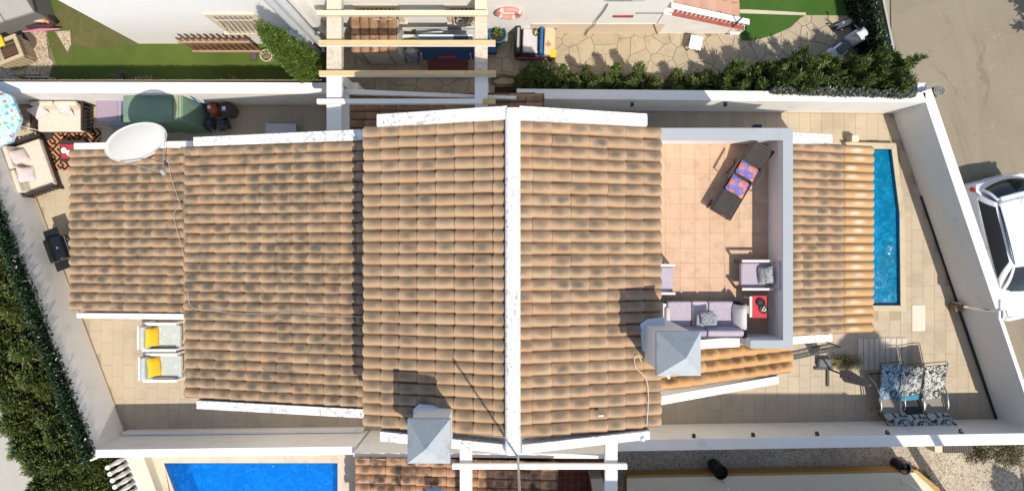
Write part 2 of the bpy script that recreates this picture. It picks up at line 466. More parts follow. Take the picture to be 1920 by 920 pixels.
# ------------------------------------------------------------------ ground, road, paving
ROAD = m_ground("road_concrete", (0.239, 0.203, 0.140), (0.279, 0.239, 0.171), 0.35, (0.324, 0.284, 0.216), 45, 0.25, c4=(0.180, 0.153, 0.108), crack=(0.180, 0.153, 0.108), patch=(0.297, 0.257, 0.184))
SOIL = m_ground("soil", (0.16, 0.12, 0.08), (0.22, 0.17, 0.11), 0.8)
b = MB()
b.box(-600, -600, -3.0, 600, 600, -0.16)
ground = struct("ground", b, m_ground("dry_ground", (0.27, 0.235, 0.17), (0.33, 0.29, 0.21), 0.1, (0.14, 0.16, 0.06)))
b = MB(); b.prism([(10.3, 60), (11.2, 5.2), (11.3, 4.3), (11.9, 2.6), (15.2, -8), (15.6, -60), (60, -60), (60, 60)], -0.3, -0.12)
struct("road", b, ROAD)
b = MB(); b.prism([(-40, 30), (-17.3, 30), (-14.6, 2.4), (-13.1, -8), (-13.0, -30), (-40, -30)], -0.3, -0.12)
struct("street", b, m_ground("pale_street", (0.44, 0.41, 0.36), (0.50, 0.47, 0.41), 1.2, (0.30, 0.28, 0.25), 30, crack=(0.2, 0.18, 0.15), patch=(0.38, 0.36, 0.33)))

def mortar(name, c): return m_ground(name, c, tuple(x * 1.12 for x in c), 1.0)
# patio of the house: bed + pavers
GX = lambda y: 11.17 + (3.83 - y) * 0.34          # inner face of the east wall
WX = lambda y: -14.0 + (1.59 - y) * 0.382         # inner face of the west wall
b = MB(); b.prism([(WX(4.1), 4.1), (11.1, 3.9), (GX(-5.1), -5.1), (WX(-5.5), -5.5)], -0.3, -0.0075)
patio = struct("patio", b, mortar("patio_joint", (0.36, 0.29, 0.20)))
PAVE = m_stone("beige_stoneware", [(0, (0.450, 0.365, 0.257)), (0.5, (0.473, 0.383, 0.270)), (1, (0.482, 0.396, 0.279))], 0.9, 0.12, 0.6)
PAVE2 = PAVE
def tile_mesh(name, w, d, h, mat, bev=0.006):
    v = []; e = bev
    for (x, y, z) in [(-w/2, -d/2, -h), (w/2, -d/2, -h), (w/2, d/2, -h), (-w/2, d/2, -h), (-w/2, -d/2, -e), (w/2, -d/2, -e), (w/2, d/2, -e), (-w/2, d/2, -e),
                      (-w/2+e, -d/2+e, 0), (w/2-e, -d/2+e, 0), (w/2-e, d/2-e, 0), (-w/2+e, d/2-e, 0)]:
        v.append((x, y, z))
    f = [(8, 9, 10, 11)]
    for i in range(4):
        j = (i + 1) % 4
        f += [(i, j, 4 + j, 4 + i), (4 + i, 4 + j, 8 + j, 8 + i)]
    me = bpy.data.meshes.new(name); me.from_pydata(v, [], f); me.materials.append(mat)
    return me
HOUSE_BOX = [(-7.6, 2.9, -3.6, 2.35), (-11.1, -7.5, -1.6, 2.4), (2.9, 6.25, -2.25, 2.6), (2.9, 5.6, -3.5, -2.0)]
POOLE = PL([(1590, 270), (1677, 272), (1693, 400), (1695, 581), (1590, 581)], 0.0)
def inpoly(x, y, poly):
    c = False; n = len(poly)
    for i in range(n):
        x1, y1 = poly[i]; x2, y2 = poly[i - 1]
        if (y1 > y) != (y2 > y) and x < (x2 - x1) * (y - y1) / (y2 - y1) + x1: c = not c
    return c
pav = []
pw, pd = 0.33, 0.66
for i in range(-45, 50):
    for j in range(-10, 8):
        x = i * pw; y = j * pd + (0.33 if i % 2 else 0) + 0.13
        if y > 4.2 or y < -5.6 or x < WX(y) - 0.1 or x > GX(y) + 0.1: continue
        if any(x0 + .2 < x < x1 - .2 and y0 + .35 < y < y1 - .35 for x0, x1, y0, y1 in HOUSE_BOX): continue
        if inpoly(x, y, POOLE): continue
        px, py = x / 20 * 1280 + 960, 460 - y / 20 * 1280
        if py > 850: continue
        east = x > 2 and (px > 1480 or py < 245 or py > 690)
        pav.append((0 if east else 1, -x, x, y))
pav.sort()
ptm = tile_mesh("paving_tile", pw - 0.004, pd - 0.004, 0.03, PAVE, 0.002)
rest = MB()
for k, (e, _, x, y) in enumerate(pav):
    z = RND.uniform(-0.0015, 0.0015)
    if k < 300:
        o = bpy.data.objects.new("paving_tile", ptm); COL.objects.link(o); o.parent = patio; o.location = (x, y, z)
    else:
        M = Matrix.Translation((x, y, z))
        rest.add([v.co for v in ptm.vertices], [tuple(p.vertices) for p in ptm.polygons], M)
o = rest.build("paving_tile_field", PAVE, patio); o["kind"] = "stuff"

# crazy paving of the neighbour to the north
def clip(poly, a, b_, c):           # keep a*x+b*y<=c
    out = []; n = len(poly)
    for i in range(n):
        p, q = poly[i], poly[(i + 1) % n]
        dp = a * p[0] + b_ * p[1] - c; dq = a * q[0] + b_ * q[1] - c
        if dp <= 0: out.append(p)
        if dp * dq < 0:
            t = dp / (dp - dq); out.append((p[0] + (q[0] - p[0]) * t, p[1] + (q[1] - p[1]) * t))
    return out
def voronoi(pts, rect):
    cells = []
    for i, p in enumerate(pts):
        poly = [(rect[0], rect[2]), (rect[1], rect[2]), (rect[1], rect[3]), (rect[0], rect[3])]
        for j, q in enumerate(pts):
            if i == j: continue
            dx, dy = q[0] - p[0], q[1] - p[1]
            if dx * dx + dy * dy > 6: continue
            poly = clip(poly, dx, dy, (q[0]**2 + q[1]**2 - p[0]**2 - p[1]**2) / 2)
            if len(poly) < 3: break
        cells.append(poly)
    return cells
b = MB(); b.prism([(-5.0, 4.25), (11.0, 4.25), (10.2, 8.5), (-5.0, 8.5)], -0.3, -0.006)
cp = struct("courtyard", b, mortar("flagstone_joint", (0.22, 0.17, 0.11)))
FLAG = m_stone("flagstone", [(0, (0.396, 0.324, 0.221)), (0.35, (0.441, 0.365, 0.252)), (0.7, (0.419, 0.347, 0.243)), (1, (0.378, 0.315, 0.225))], 3.2, 0.5)
pts = []
rr = random.Random(3)
for i in range(42):
    for j in range(6):
        if rr.random() < 0.10: continue
        pts.append((-4.95 + i * 0.39 + rr.uniform(-.27, .27) + (0.22 if j % 2 else 0), 4.2 + j * 0.43 + rr.uniform(-.26, .26)))
for i in range(7):
    for j in range(2):
        pts.append((7.6 + i * 0.48 + rr.uniform(-.2, .2), 6.75 + j * 0.5 + rr.uniform(-.18, .18)))
for poly in voronoi(pts, (-4.95, 10.9, 4.26, 7.3)):
    if len(poly) < 3: continue
    cx = sum(p[0] for p in poly) / len(poly); cy = sum(p[1] for p in poly) / len(poly)
    if cy > 6.75 and cx < 7.3: continue
    r = max(math.hypot(p[0] - cx, p[1] - cy) for p in poly)
    k = 1 - 0.009 / max(r, 0.1)
    q = [(cx + (p[0] - cx) * k, cy + (p[1] - cy) * k) for p in poly]
    z = rr.uniform(0.010, 0.018)
    m = MB(); n = len(q)
    k2 = 1 - 0.020 / max(r, .1)
    q2 = [(cx + (p[0] - cx) * k2, cy + (p[1] - cy) * k2) for p in q]
    m.add([(p[0] - cx, p[1] - cy, -0.02) for p in q] + [(p[0] - cx, p[1] - cy, z - 0.008) for p in q] + [(p[0] - cx, p[1] - cy, z) for p in q2],
          [tuple(range(2 * n, 3 * n)) if sum(q[i][0]*q[(i+1)%n][1]-q[(i+1)%n][0]*q[i][1] for i in range(n)) > 0 else tuple(range(2 * n, 3 * n))[::-1]]
          + [(i, (i+1) % n, n + (i+1) % n, n + i) for i in range(n)] + [(n + i, n + (i+1) % n, 2*n + (i+1) % n, 2*n + i) for i in range(n)])
    o = m.build("flagstone", FLAG, cp); o.location = (cx, cy, 0)

# lawns
LAWN = m_ground("turf", (0.077, 0.113, 0.020), (0.104, 0.144, 0.027), 0.9, (0.153, 0.131, 0.050), 70, 0.8, k3=0.45)
LAWN2 = m_ground("turf_worn", (0.099, 0.108, 0.032), (0.144, 0.122, 0.050), 1.4, (0.243, 0.153, 0.081), 70, 0.8, k3=0.8)
LAWN3 = m_ground("artificial_turf", (0.041, 0.104, 0.014), (0.054, 0.126, 0.020), 0.7, (0.081, 0.135, 0.027), 90, 0.8)
b = MB(); b.prism([(-18, 4.3), (-5.0, 4.3), (-5.0, 12), (-18, 12)], -0.3, -0.03)
struct("neighbour_garden_soil", b, SOIL)
b = MB(); b.prism(PL([(92, 160), (105, 118), (90, 72), (92, -120), (640, -120), (612, 160)]), -0.03, 0.012)
struct("lawn", b, LAWN)
b = MB(); b.prism(PL([(92, 88), (104, 58), (110, -10), (300, -10), (262, 84), (190, 92), (136, 85), (136, 112)]), 0.0, 0.016)
struct("worn_lawn", b, LAWN2)
b = MB(); b.prism(PL([(104, 60), (132, 58), (134, 84), (127, 98), (116, 78)]), 0.0, 0.022)
GRAVEL_W = m_gravel("pale_chippings", [(0, (0.30, 0.23, 0.15)), (0.4, (0.47, 0.38, 0.26)), (0.8, (0.56, 0.47, 0.34)), (1, (0.22, 0.17, 0.11))], 22)
struct("gravel_patch", b, GRAVEL_W)
b = MB(); b.prism(PL([(-20, 50), (86, 55), (92, 108), (100, 116), (88, 160), (-20, 160)]), -0.05, 0.016)
struct("gravel_bed", b, GRAVEL_W)
b = MB(); b.prism(PL([(1386, -60), (1584, -60), (1590, 30), (1510, 29), (1500, 35), (1482, 52), (1450, 66), (1424, 74), (1402, 77), (1386, 76)]), -0.01, 0.03)
struct("turf_lawn", b, LAWN3)
b = MB(); b.prism(PL([(1386, 19), (1402, 19), (1510, 25), (1510, 30), (1386, 26)]), 0.0, 0.042)
struct("garden_path", b, m_ground("path_sand", (0.50, 0.44, 0.33), (0.55, 0.48, 0.36), 1.0))
b = MB(); b.prism(PL([(1592, 68), (1640, 68), (1628, 92), (1602, 88)]), 0.0, 0.03)
struct("turf_strip", b, LAWN3)
b = MB(); b.prism(PL([(1180, -60), (1384, -60), (1384, 30), (1180, 30)]), -0.02, 0.02)
terr = struct("terracotta_terrace", b, mortar("terrace_joint", (0.40, 0.24, 0.17)))
TT = m_stone("terracotta_floor", [(0, (0.50, 0.30, 0.21)), (0.5, (0.54, 0.33, 0.24)), (1, (0.47, 0.28, 0.20))], 3, 0.2)
tm = tile_mesh("floor_tile", 0.195, 0.195, 0.02, TT)
for i in range(16):
    for j in range(5):
        o = bpy.data.objects.new("floor_tile", tm); COL.objects.link(o); o.parent = terr
        o.location = (3.55 + i * 0.2, 6.75 + j * 0.2, 0.03)

# ground south of the house
GRAVEL_S = m_gravel("beige_gravel", [(0, (0.297, 0.243, 0.171)), (0.35, (0.450, 0.387, 0.297)), (0.8, (0.522, 0.459, 0.360)), (1, (0.180, 0.149, 0.108))], 24)
b = MB(); b.prism([(1.0, -14), (16.4, -14), (14.6, -5.25), (1.0, -5.25)], -0.3, -0.012)
struct("gravel_lane", b, GRAVEL_S)
# loose pebbles on the lane
peb = MB()
for k in range(1500):
    x = RND.uniform(2.5, 15.5); y = RND.uniform(-7.2, -5.4); r = RND.uniform(0.012, 0.028); z = -0.012
    a = RND.uniform(0, 6.3); c, s_ = math.cos(a) * r, math.sin(a) * r; q = RND.uniform(.6, 1)
    peb.add([(x + c, y + s_, z), (x - s_ * q, y + c * q, z), (x - c, y - s_, z), (x + s_ * q, y - c * q, z), (x, y, z + r)], [(0, 1, 4), (1, 2, 4), (2, 3, 4), (3, 0, 4)])
o = peb.build("pebbles", m_stone("pebble", [(0, (0.28, 0.22, 0.16)), (0.5, (0.50, 0.44, 0.35)), (1, (0.62, 0.56, 0.46))], 20)); o["kind"] = "stuff"
b = MB(); b.prism([(-3.5, -14), (2.6, -14), (2.6, -5.3), (-3.5, -5.3)], -0.3, -0.03)
rp = struct("red_patio", b, mortar("red_joint", (0.10, 0.04, 0.03)))
RT = m_stone("red_clay_tile", [(0, (0.21, 0.065, 0.042)), (1, (0.26, 0.085, 0.055))], 4, 0.2, 0.6)
tm = tile_mesh("floor_tile", 0.195, 0.195, 0.02, RT)
for i in range(11):
    for j in range(9):
        o = bpy.data.objects.new("floor_tile", tm); COL.objects.link(o); o.parent = rp
        o.location = (0.75 + i * 0.2 - 0.1, -5.7 - j * 0.2, -0.008)
b = MB()
WPX0, WPX1 = XY(308, 868)[0], XY(633, 868)[0]
WPY = XY(0, 868)[1]
deck = [(-10.9, -5.45), (-4.5, -5.45), (-4.5, WPY), (WPX0 - 0.02, WPY), (WPX0 + 1.45, -9.4), (-8.9, -9.4)]
b.prism([(-11.0, -5.45), (-4.5, -5.45), (-4.5, WPY), (WPX0, WPY), (WPX0 + 0.6, WPY - 1.6), (WPX0 + 1.0, -12), (-9.0, -12)], -0.5, 0.0)
b.prism([(WPX1, WPY + 0.0001), (-4.5, WPY + 0.0001), (-4.5, -12), (WPX1, -12)], -0.5, 0.0)
DECKM = m_stone("pool_deck_stone", [(0, (0.56, 0.47, 0.35)), (1, (0.60, 0.51, 0.39))], 2.5, 0.2)
struct("pool_deck", b, DECKM)

# ------------------------------------------------------------------ pools
def pool(name, label, poly, zw, depth, tint, cmosaic, waterm, steps=None, cop=None):
    t = thing(name, label, "pool", (sum(p[0] for p in poly) / len(poly), sum(p[1] for p in poly) / len(poly), 0))
    n = len(poly)
    v = [(p[0], p[1], zw - depth) for p in poly] + [(p[0], p[1], zw + 0.12) for p in poly]
    a = sum(poly[i][0] * poly[(i + 1) % n][1] - poly[(i + 1) % n][0] * poly[i][1] for i in range(n))
    f = [tuple(range(n)) if a > 0 else tuple(range(n))[::-1]] + [(i, (i + 1) % n, n + (i + 1) % n, n + i) for i in range(n)]
    MB().add(v, f).build("basin", cmosaic, t, world=True)
    MB().add([(p[0], p[1], zw) for p in poly], [tuple(range(n)) if a > 0 else tuple(range(n))[::-1]]).build("water_surface", waterm, t, world=True)
    return t
def m_mosaic(name, c1, c2, c3):
    t = NT(name); v = t.pos()
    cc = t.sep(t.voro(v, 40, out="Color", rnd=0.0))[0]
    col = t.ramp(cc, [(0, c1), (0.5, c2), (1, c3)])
    col = t.mix(t.math('MULTIPLY', t.ss(t.noise(v, 1.6, 4, 0.6, 1.0), 0.45, 0.65), 0.5), col, c3)  # lighter blotches painted in place of rippling light on the basin
    return t.fin(col, 0.4, 0.4)
wp = [(WPX0, WPY), (WPX1, WPY), (WPX1, -11), (WPX0 + 0.75, -11), (WPX0 + 0.6, WPY - 1.6)]
WW = m_water("pool_water_west", (0.40, 0.84, 0.99), 3.5, 0.6, (0.0, 0.16, 0.64), 0.45)
cut(ground, wp)
t = pool("swimming_pool", "bright blue swimming pool with rounded corner in the pale deck south of the garden wall", wp, -0.10, 1.1, None,
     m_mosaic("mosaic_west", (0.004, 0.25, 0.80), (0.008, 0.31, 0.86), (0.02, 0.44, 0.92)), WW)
EZ = 0.10
ep = PL([(1592, 280), (1671, 280), (1686, 398), (1688, 572), (1592, 572)], 0.2)
WE = m_water("pool_water_east", (0.36, 0.80, 0.93), 3.0, 0.9, (0.0, 0.21, 0.40), 0.6, (0.4, -2.6))
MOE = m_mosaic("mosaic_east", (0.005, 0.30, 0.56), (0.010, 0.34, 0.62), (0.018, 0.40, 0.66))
cut(ground, ep); cut(patio, ep)
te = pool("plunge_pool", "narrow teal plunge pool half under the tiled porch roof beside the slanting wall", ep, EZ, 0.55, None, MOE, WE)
sx0, sx1 = ep[0][0] + 0.1, ep[2][0] + 0.12
sy = ep[3][1]
for k in range(3):
    m = MB(); m.box(sx1 - 1.15 + k * 0.22, sy + 0.06, EZ - 0.545, sx1 - 0.02, sy + 0.80 - k * 0.24, EZ - 0.42 + k * 0.14)
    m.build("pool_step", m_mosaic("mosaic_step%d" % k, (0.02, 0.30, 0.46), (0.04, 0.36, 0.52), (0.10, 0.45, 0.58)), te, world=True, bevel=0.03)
m = MB(); outer = PL([(1585, 266), (1681, 268), (1697, 400), (1700, 583), (1585, 583)], 0.22)
for i in range(5):
    j = (i + 1) % 5
    if i == 4: continue
    a, b_, c, d = outer[i], outer[j], ep[j], ep[i]
    z1 = 0.205 + (i % 2) * 0.002
    m.prism([a, b_, c, d], 0.0, z1)
COPE = m_stone("travertine", [(0, (0.522, 0.423, 0.279)), (1, (0.549, 0.450, 0.306))], 2.2, 0.15)
m.build("coping", COPE, te, world=True, bevel=0.012, fix=True)
sk = thing("pool_skimmer_box", "small white box at the north end of the plunge pool coping", "pool box", (*XY(1603, 260, 0.3), 0.2))
m = MB(); m.box(-.10, -.09, 0.005, .10, .09, 0.14); m.build("lid", CREAM, sk, bevel=0.01)
m = MB(); m.box(-.12, -.11, -0.2, .12, .11, 0.004); m.build("body", COPE, sk)

# ------------------------------------------------------------------ boundary walls
def offs(a, b_, d):
    dx, dy = b_[0] - a[0], b_[1] - a[1]; l = math.hypot(dx, dy); return (-dy / l * d, dx / l * d)
def wall(name, label, a, b_, th, h, mat, skirt=None, z0=-0.25):
    t = thing(name, label, "wall", ((a[0] + b_[0]) / 2, (a[1] + b_[1]) / 2, 0))
    o = offs(a, b_, th)
    m = MB(); m.prism([a, b_, (b_[0] + o[0], b_[1] + o[1]), (a[0] + o[0], a[1] + o[1])], z0, h)
    m.build("wall_body", mat, t, world=True, bevel=0.012)
    if skirt:
        o = offs(a, b_, -0.012 if th > 0 else 0.012)
        m = MB(); m.prism([a, b_, (b_[0] + o[0], b_[1] + o[1]), (a[0] + o[0], a[1] + o[1])], -0.02, 0.08)
        m.build("skirting", skirt, t, world=True)
    return t
WH = 1.58
NEa, NEb = XY(968, 207), (11.17, 3.86)
wall("boundary_wall", "low white wall with the cypress row behind it, east of the pergola", NEb, NEa, -0.27, WH, WHITE, PAVE)
wall("boundary_wall", "long white wall between the worn lawn and the green covered hot tub", (-4.15, 4.09), (WX(4.3) - 0.2, 4.12), -0.30, WH, WHITE, PAVE)
ewl = lambda y: (GX(y), y)
gate_y = -1.75
ew = wall("boundary_wall", "slanting white wall between the plunge pool and the parked car", ewl(gate_y), ewl(4.15), -0.27, WH, WHITE)
sw = wall("boundary_wall", "white wall with round spotlights behind the three leaf print recliners", (2.62, -5.27), (15.0, -5.06), -0.31, WH - 0.08, WHITE)
wall("boundary_wall", "white wall between the shaded patio and the bright blue pool", (-11.6, -5.49), (-4.2, -5.40), -0.22, WH + 0.05, WHITE, PAVE)
m_ = MB(); m_.prism([(-11.25, -5.47), (-4.3, -5.385), (-4.3, -5.30), (-11.25, -5.38)], 0, 0.33)
tag(m_.build("wall_ledge", WHITE, bevel=0.01), "low white ledge along the foot of the wall by the bright blue pool", "ledge")
pw_ = thing("party_wall", "tall white party wall under the house gable, touching the spotted tile roof", "wall", (-1.8, -5.4, 0))
MB().prism([(-4.15, -5.42), (2.6, -5.30), (2.6, -5.42), (-4.15, -5.52)], -0.2, [2.14, 2.62, 2.62, 2.14]).build("wall_body", WHITE, pw_, world=True)
wall("boundary_wall", "slanting white wall topped with the ivy screen behind the barbecue", (WX(-5.75), -5.75), (WX(4.6), 4.6), 0.20, WH, WHITE, PAVE)

# sliding gate at the south end of the east wall
gt = thing("sliding_gate", "white sheet sliding gate continuing the slanting wall towards the three recliners", "gate", (*ewl(-3.3), 0))
a, b_ = ewl(-5.05), ewl(gate_y - 0.06)
o = offs(a, b_, -0.06)
pts4 = [a, b_, (b_[0] + o[0], b_[1] + o[1]), (a[0] + o[0], a[1] + o[1])]
GATEM = plain("white_gate_paint", (0.72, 0.71, 0.69), 0.5, var=0.03)
MB().prism(pts4, 0.06, WH - 0.02).build("gate_leaf", GATEM, gt, world=True)
m = MB()
for (p, q) in ((a, b_),):
    d = offs(a, b_, 0.03)
    m.bar((p[0] + d[0], p[1] + d[1], 0.035), (q[0] + d[0], q[1] + d[1], 0.035), 0.05, 0.05)
    for k in range(26):
        f = k / 25; m.cbox((p[0] + (q[0] - p[0]) * f + d[0] * 1.8, p[1] + (q[1] - p[1]) * f + d[1] * 1.8, 0.05), (0.03, 0.06, 0.04), (0, 0, 0.34))
m.build("track", BLACKM, gt, world=True)
d = offs(a, b_, -0.03)
m = MB(); m.bar((a[0] + d[0], a[1] + d[1], WH), (b_[0] + d[0], b_[1] + d[1], WH), 0.10, 0.05); m.build("top_rail", GATEM, gt, world=True)
gp = XY(1792, 556, 0.6)
gm = thing("gate_motor", "brown gate motor box at the foot of the slanting wall where the gate begins", "gate motor", (GX(gate_y) - 0.16, gate_y - 0.05, 0))
m = MB(); m.box(-.12, -.1, -0.02, .12, .1, .32); m.build("body", plain("brown_box", (0.20, 0.13, 0.08)), gm, bevel=.015)
m = MB(); m.box(-.04, .11, -0.02, .02, .16, .42); m.build("post", plain("beige_post", (0.5, 0.44, 0.34)), gm, bevel=.01)
hp = ewl(gate_y - 0.1)
hg = thing("gate_bracket", "white gate roller bracket on top of the slanting wall", "bracket", (hp[0] + 0.06, hp[1], WH))
m = MB(); m.box(-.09, -.12, 0, .07, .1, .09); m.box(-.02, .1, 0, .04, .38, .06); m.build("plate", WHITEP, hg, bevel=.01)
m = MB(); m.tube([(.0, -.1, .11), (.0, .08, .11)], .03, 10); m.build("roller", STEEL, hg)
# dark bumper strip on the ground at the wall foot
m = MB(); m.bar((*ewl(1.45), 0.03), (*ewl(gate_y + 0.1), 0.03), 0.07, 0.06)
tag(m.build("drain_channel", BLACKM), "dark drain channel along the foot of the slanting wall", "drain")

def wall_light(px, py, z, y, label, grp):
    x = (px - 960) * (CAM_H - z) / FOC
    sgn = 1 if y < 0 else -1
    t = thing("wall_light", label, "wall light", (x, y, z), 0 if sgn > 0 else math.pi, grp)
    m = MB(); m.box(-.045, 0.001, -.045, .045, .015, .045); m.build("back_plate", BLACKM, t)
    m = MB(); m.lathe([(0.0, -.045), (.045, -.045), (.05, .0), (.045, .04), (0, .04)], (0, .06, 0), 14); m.build("lamp_body", BLACKM, t, smooth=True)
SWY = lambda x: -5.27 + (x - 2.62) * 0.21 / 12.38
for px, lab in ((1301, "round black spotlight on the white wall nearest the house gable"), (1412, "round black spotlight on the white wall south of the sloping white parapet"),
                (1532, "round black spotlight on the white wall below the folded mauve parasol"), (1664, "round black spotlight on the white wall just west of the leaf print recliners"),
                (1802, "round black spotlight on the white wall just east of the leaf print recliners")):
    x = (px - 960) * 18.62 / FOC
    wall_light(px, 0, 1.38, SWY(x), lab, "spotlights on the white garden walls")
for px, lab in ((1185, "black wall light on the shaded north wall below the dense cypress clump"), (1360, "black wall light on the shaded north wall above the terrace lounger")):
    wall_light(px, 0, 1.42, 3.88, lab, "spotlights on the white garden walls")
# ------------------------------------------------------------------ roof tiles
def roof_tile_geo(e, w, flip, drop=0.030):
    L0, L1 = -0.045, e
    prof = [(-.5, 0), (-.44, .002), (-.36, .030), (-.20, .060), (0, .070), (.20, .060), (.36, .030), (.44, .002), (.5, 0)]
    if flip: pass
    v = []; uv = []; f = []
    n = len(prof)
    for x, dz, uu in ((L0, 0.0, 0.0), (L1 * 0.5, drop * 0.5, 0.55), (L1, drop, 1.0)):
        for y, z in prof:
            v.append((x, y * w * (0.95 + 0.085 * uu), z + dz)); uv.append((uu, (0.5 - y) if flip else (y + 0.5)))
    for i in range(2):
        for k in range(n - 1):
            f.append((i * n + k, (i + 1) * n + k, (i + 1) * n + k + 1, i * n + k + 1))
    o = len(v)
    for dz, uu in ((drop, 1.0), (0.0, 1.0)):
        for y, z in prof:
            v.append((L1, y * w * 1.035, z + dz - (0.0 if dz else 0.004))); uv.append((uu, (0.5 - y) if flip else (y + 0.5)))
    for k in range(n - 1):
        f.append((o + k, o + n + k, o + n + k + 1, o + k + 1))
    return v, f, uv, 2 * (n - 1)

def geo_to_mesh(name, v, f, uv, mats, mi=None, nsm=None):
    me = bpy.data.meshes.new(name); me.from_pydata(v, [], f)
    ul = me.uv_layers.new(name="UVMap")
    idx = np.zeros(len(me.loops), dtype=np.int32); me.loops.foreach_get("vertex_index", idx)
    ul.data.foreach_set("uv", np.array(uv, dtype=np.float32)[idx].ravel())
    for m in mats: me.materials.append(m)
    if mi is not None: me.polygons.foreach_set("material_index", np.array(mi, dtype=np.int32))
    me.polygons.foreach_set("use_smooth", [True] * len(me.polygons))
    return me

def roof(xt, zt, xb, zb, yn, ys, e, rows, mat, jit=1.7, cols=None):
    """barrels run along x from the ridge side xt down to the eave xb"""
    sg = 1 if xb > xt else -1
    a = math.atan2(zt - zb, abs(xt - xb)); L = math.hypot(zt - zb, xt - xb)
    d = Vector((sg * math.cos(a), 0, -math.sin(a))); n = Vector((sg * math.sin(a), 0, math.cos(a))); y = n.cross(d)
    w = (yn - ys) / rows
    geo = roof_tile_geo(e, w * 1.005, sg < 0)
    out = []
    cols = cols or int(math.ceil(L / e - 0.15))
    for i in range(rows):
        yc = yn - (i + 0.5) * w
        rj = RND.uniform(-.004, .004) * jit
        for j in range(cols):
            s = L - (j + 1) * e
            p = Vector((xt, yc, zt)) + d * (s + rj + RND.uniform(-.004, .004) * jit) + Vector((0, RND.uniform(-.003, .003) * jit, RND.uniform(0, .004) * jit))
            M = Matrix((d, y, n)).transposed().to_4x4()
            M = Matrix.Translation(p) @ M @ Euler((RND.uniform(-.012, .012) * jit, RND.uniform(-.006, .006) * jit, RND.uniform(-.012, .012) * jit)).to_matrix().to_4x4()
            out.append((e * w / (CAM_H - p.z) ** 2, M, geo, mat, p))
    return out

def lay_tiles(tiles, parent, most=300, rest_name="roof_tile_field"):
    order = sorted(range(len(tiles)), key=lambda k: -tiles[k][0])
    cache = {}
    V = []; F = []; U = []; MI = []; mats = []
    pl = parent.location
    for r, k in enumerate(order):
        _, M, geo, mat, p = tiles[k]
        M = Matrix.Translation(-pl) @ M
        if r < most:
            key = (id(geo[0]), mat.name)
            if key not in cache: cache[key] = geo_to_mesh("roof_tile", geo[0], geo[1], geo[2], [mat])
            o = bpy.data.objects.new("roof_tile", cache[key]); COL.objects.link(o); o.parent = parent
            o.matrix_local = M
        else:
            if mat not in mats: mats.append(mat)
            q = len(V); V += [tuple(M @ Vector(c)) for c in geo[0]]; F += [tuple(i + q for i in fc) for fc in geo[1]]
            U += geo[2]; MI += [mats.index(mat)] * len(geo[1])
    if V:
        o = bpy.data.objects.new(rest_name, geo_to_mesh(rest_name, V, F, U, mats, MI)); COL.objects.link(o); o.parent = parent
        o["kind"] = "stuff"

# ------------------------------------------------------------------ the house
HS = thing("main_house", "white house with stepped terracotta roofs, twin grey chimney caps and a tiled roof terrace", "house", (0, 0, 0))
m = MB()
m.xzprism([(-2.85, -0.1), (2.9, -0.1), (2.9, 5.85), (0.03, 6.70), (-2.85, 5.90)], -3.72, 2.44)
m.xzprism([(-7.62, -0.1), (-2.84, -0.1), (-2.84, 4.52), (-7.62, 3.52)], -3.66, 2.36)
m.xzprism([(-11.15, -0.1), (-7.61, -0.1), (-7.61, 3.12), (-11.15, 2.34)], -1.66, 2.46)
m.box(2.89, -2.25, -0.1, 6.25, 2.60, 3.66)
m.xzprism([(2.89, -0.1), (6.6, -0.1), (6.6, 2.72), (2.89, 4.8)], -3.20, -2.24)
m.build("wall", WHITE_CLEAN, HS, world=True)
# roof decks under the tiles
m = MB()
def slab(m, x0, z0, x1, z1, y0, y1, th=0.06):
    m.xzprism([(x0, z0 - th), (x1, z1 - th), (x1, z1), (x0, z0)], y0, y1)
slab(m, -2.96, 6.02, 0.0, 6.80, -3.69, 2.42)
slab(m, 0.04, 6.80, 3.0, 5.97, -3.70, 2.40)
slab(m, -7.79, 3.57, -2.84, 4.66, -3.64, 2.35)
slab(m, -11.31, 2.36, -7.60, 3.18, -1.67, 2.47)
slab(m, 6.28, 3.80, 8.93, 2.90, -2.15, 2.48)
slab(m, 2.92, 4.98, 7.05, 2.55, -3.24, -2.20)
m.build("roof_deck", MORTAR, HS, world=True)
m = MB()
for x, y in ((8.7, 2.3), (8.7, -1.95)): m.box(x - .12, y - .12, -0.1, x + .12, y + .12, 2.9)
m.build("porch_post", WHITE_CLEAN, HS, world=True)
tiles = []
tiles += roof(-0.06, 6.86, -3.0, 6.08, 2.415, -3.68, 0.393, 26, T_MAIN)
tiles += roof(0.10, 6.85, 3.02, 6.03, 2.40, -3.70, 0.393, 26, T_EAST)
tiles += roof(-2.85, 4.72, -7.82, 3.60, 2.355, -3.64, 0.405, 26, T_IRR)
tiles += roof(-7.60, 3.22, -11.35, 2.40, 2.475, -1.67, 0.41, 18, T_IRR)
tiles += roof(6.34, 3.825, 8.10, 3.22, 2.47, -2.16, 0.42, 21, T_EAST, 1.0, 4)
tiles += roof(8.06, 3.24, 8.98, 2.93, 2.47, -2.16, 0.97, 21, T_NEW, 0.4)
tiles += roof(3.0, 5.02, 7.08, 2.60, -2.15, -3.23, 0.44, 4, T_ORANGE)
lay_tiles(tiles, HS, 300)
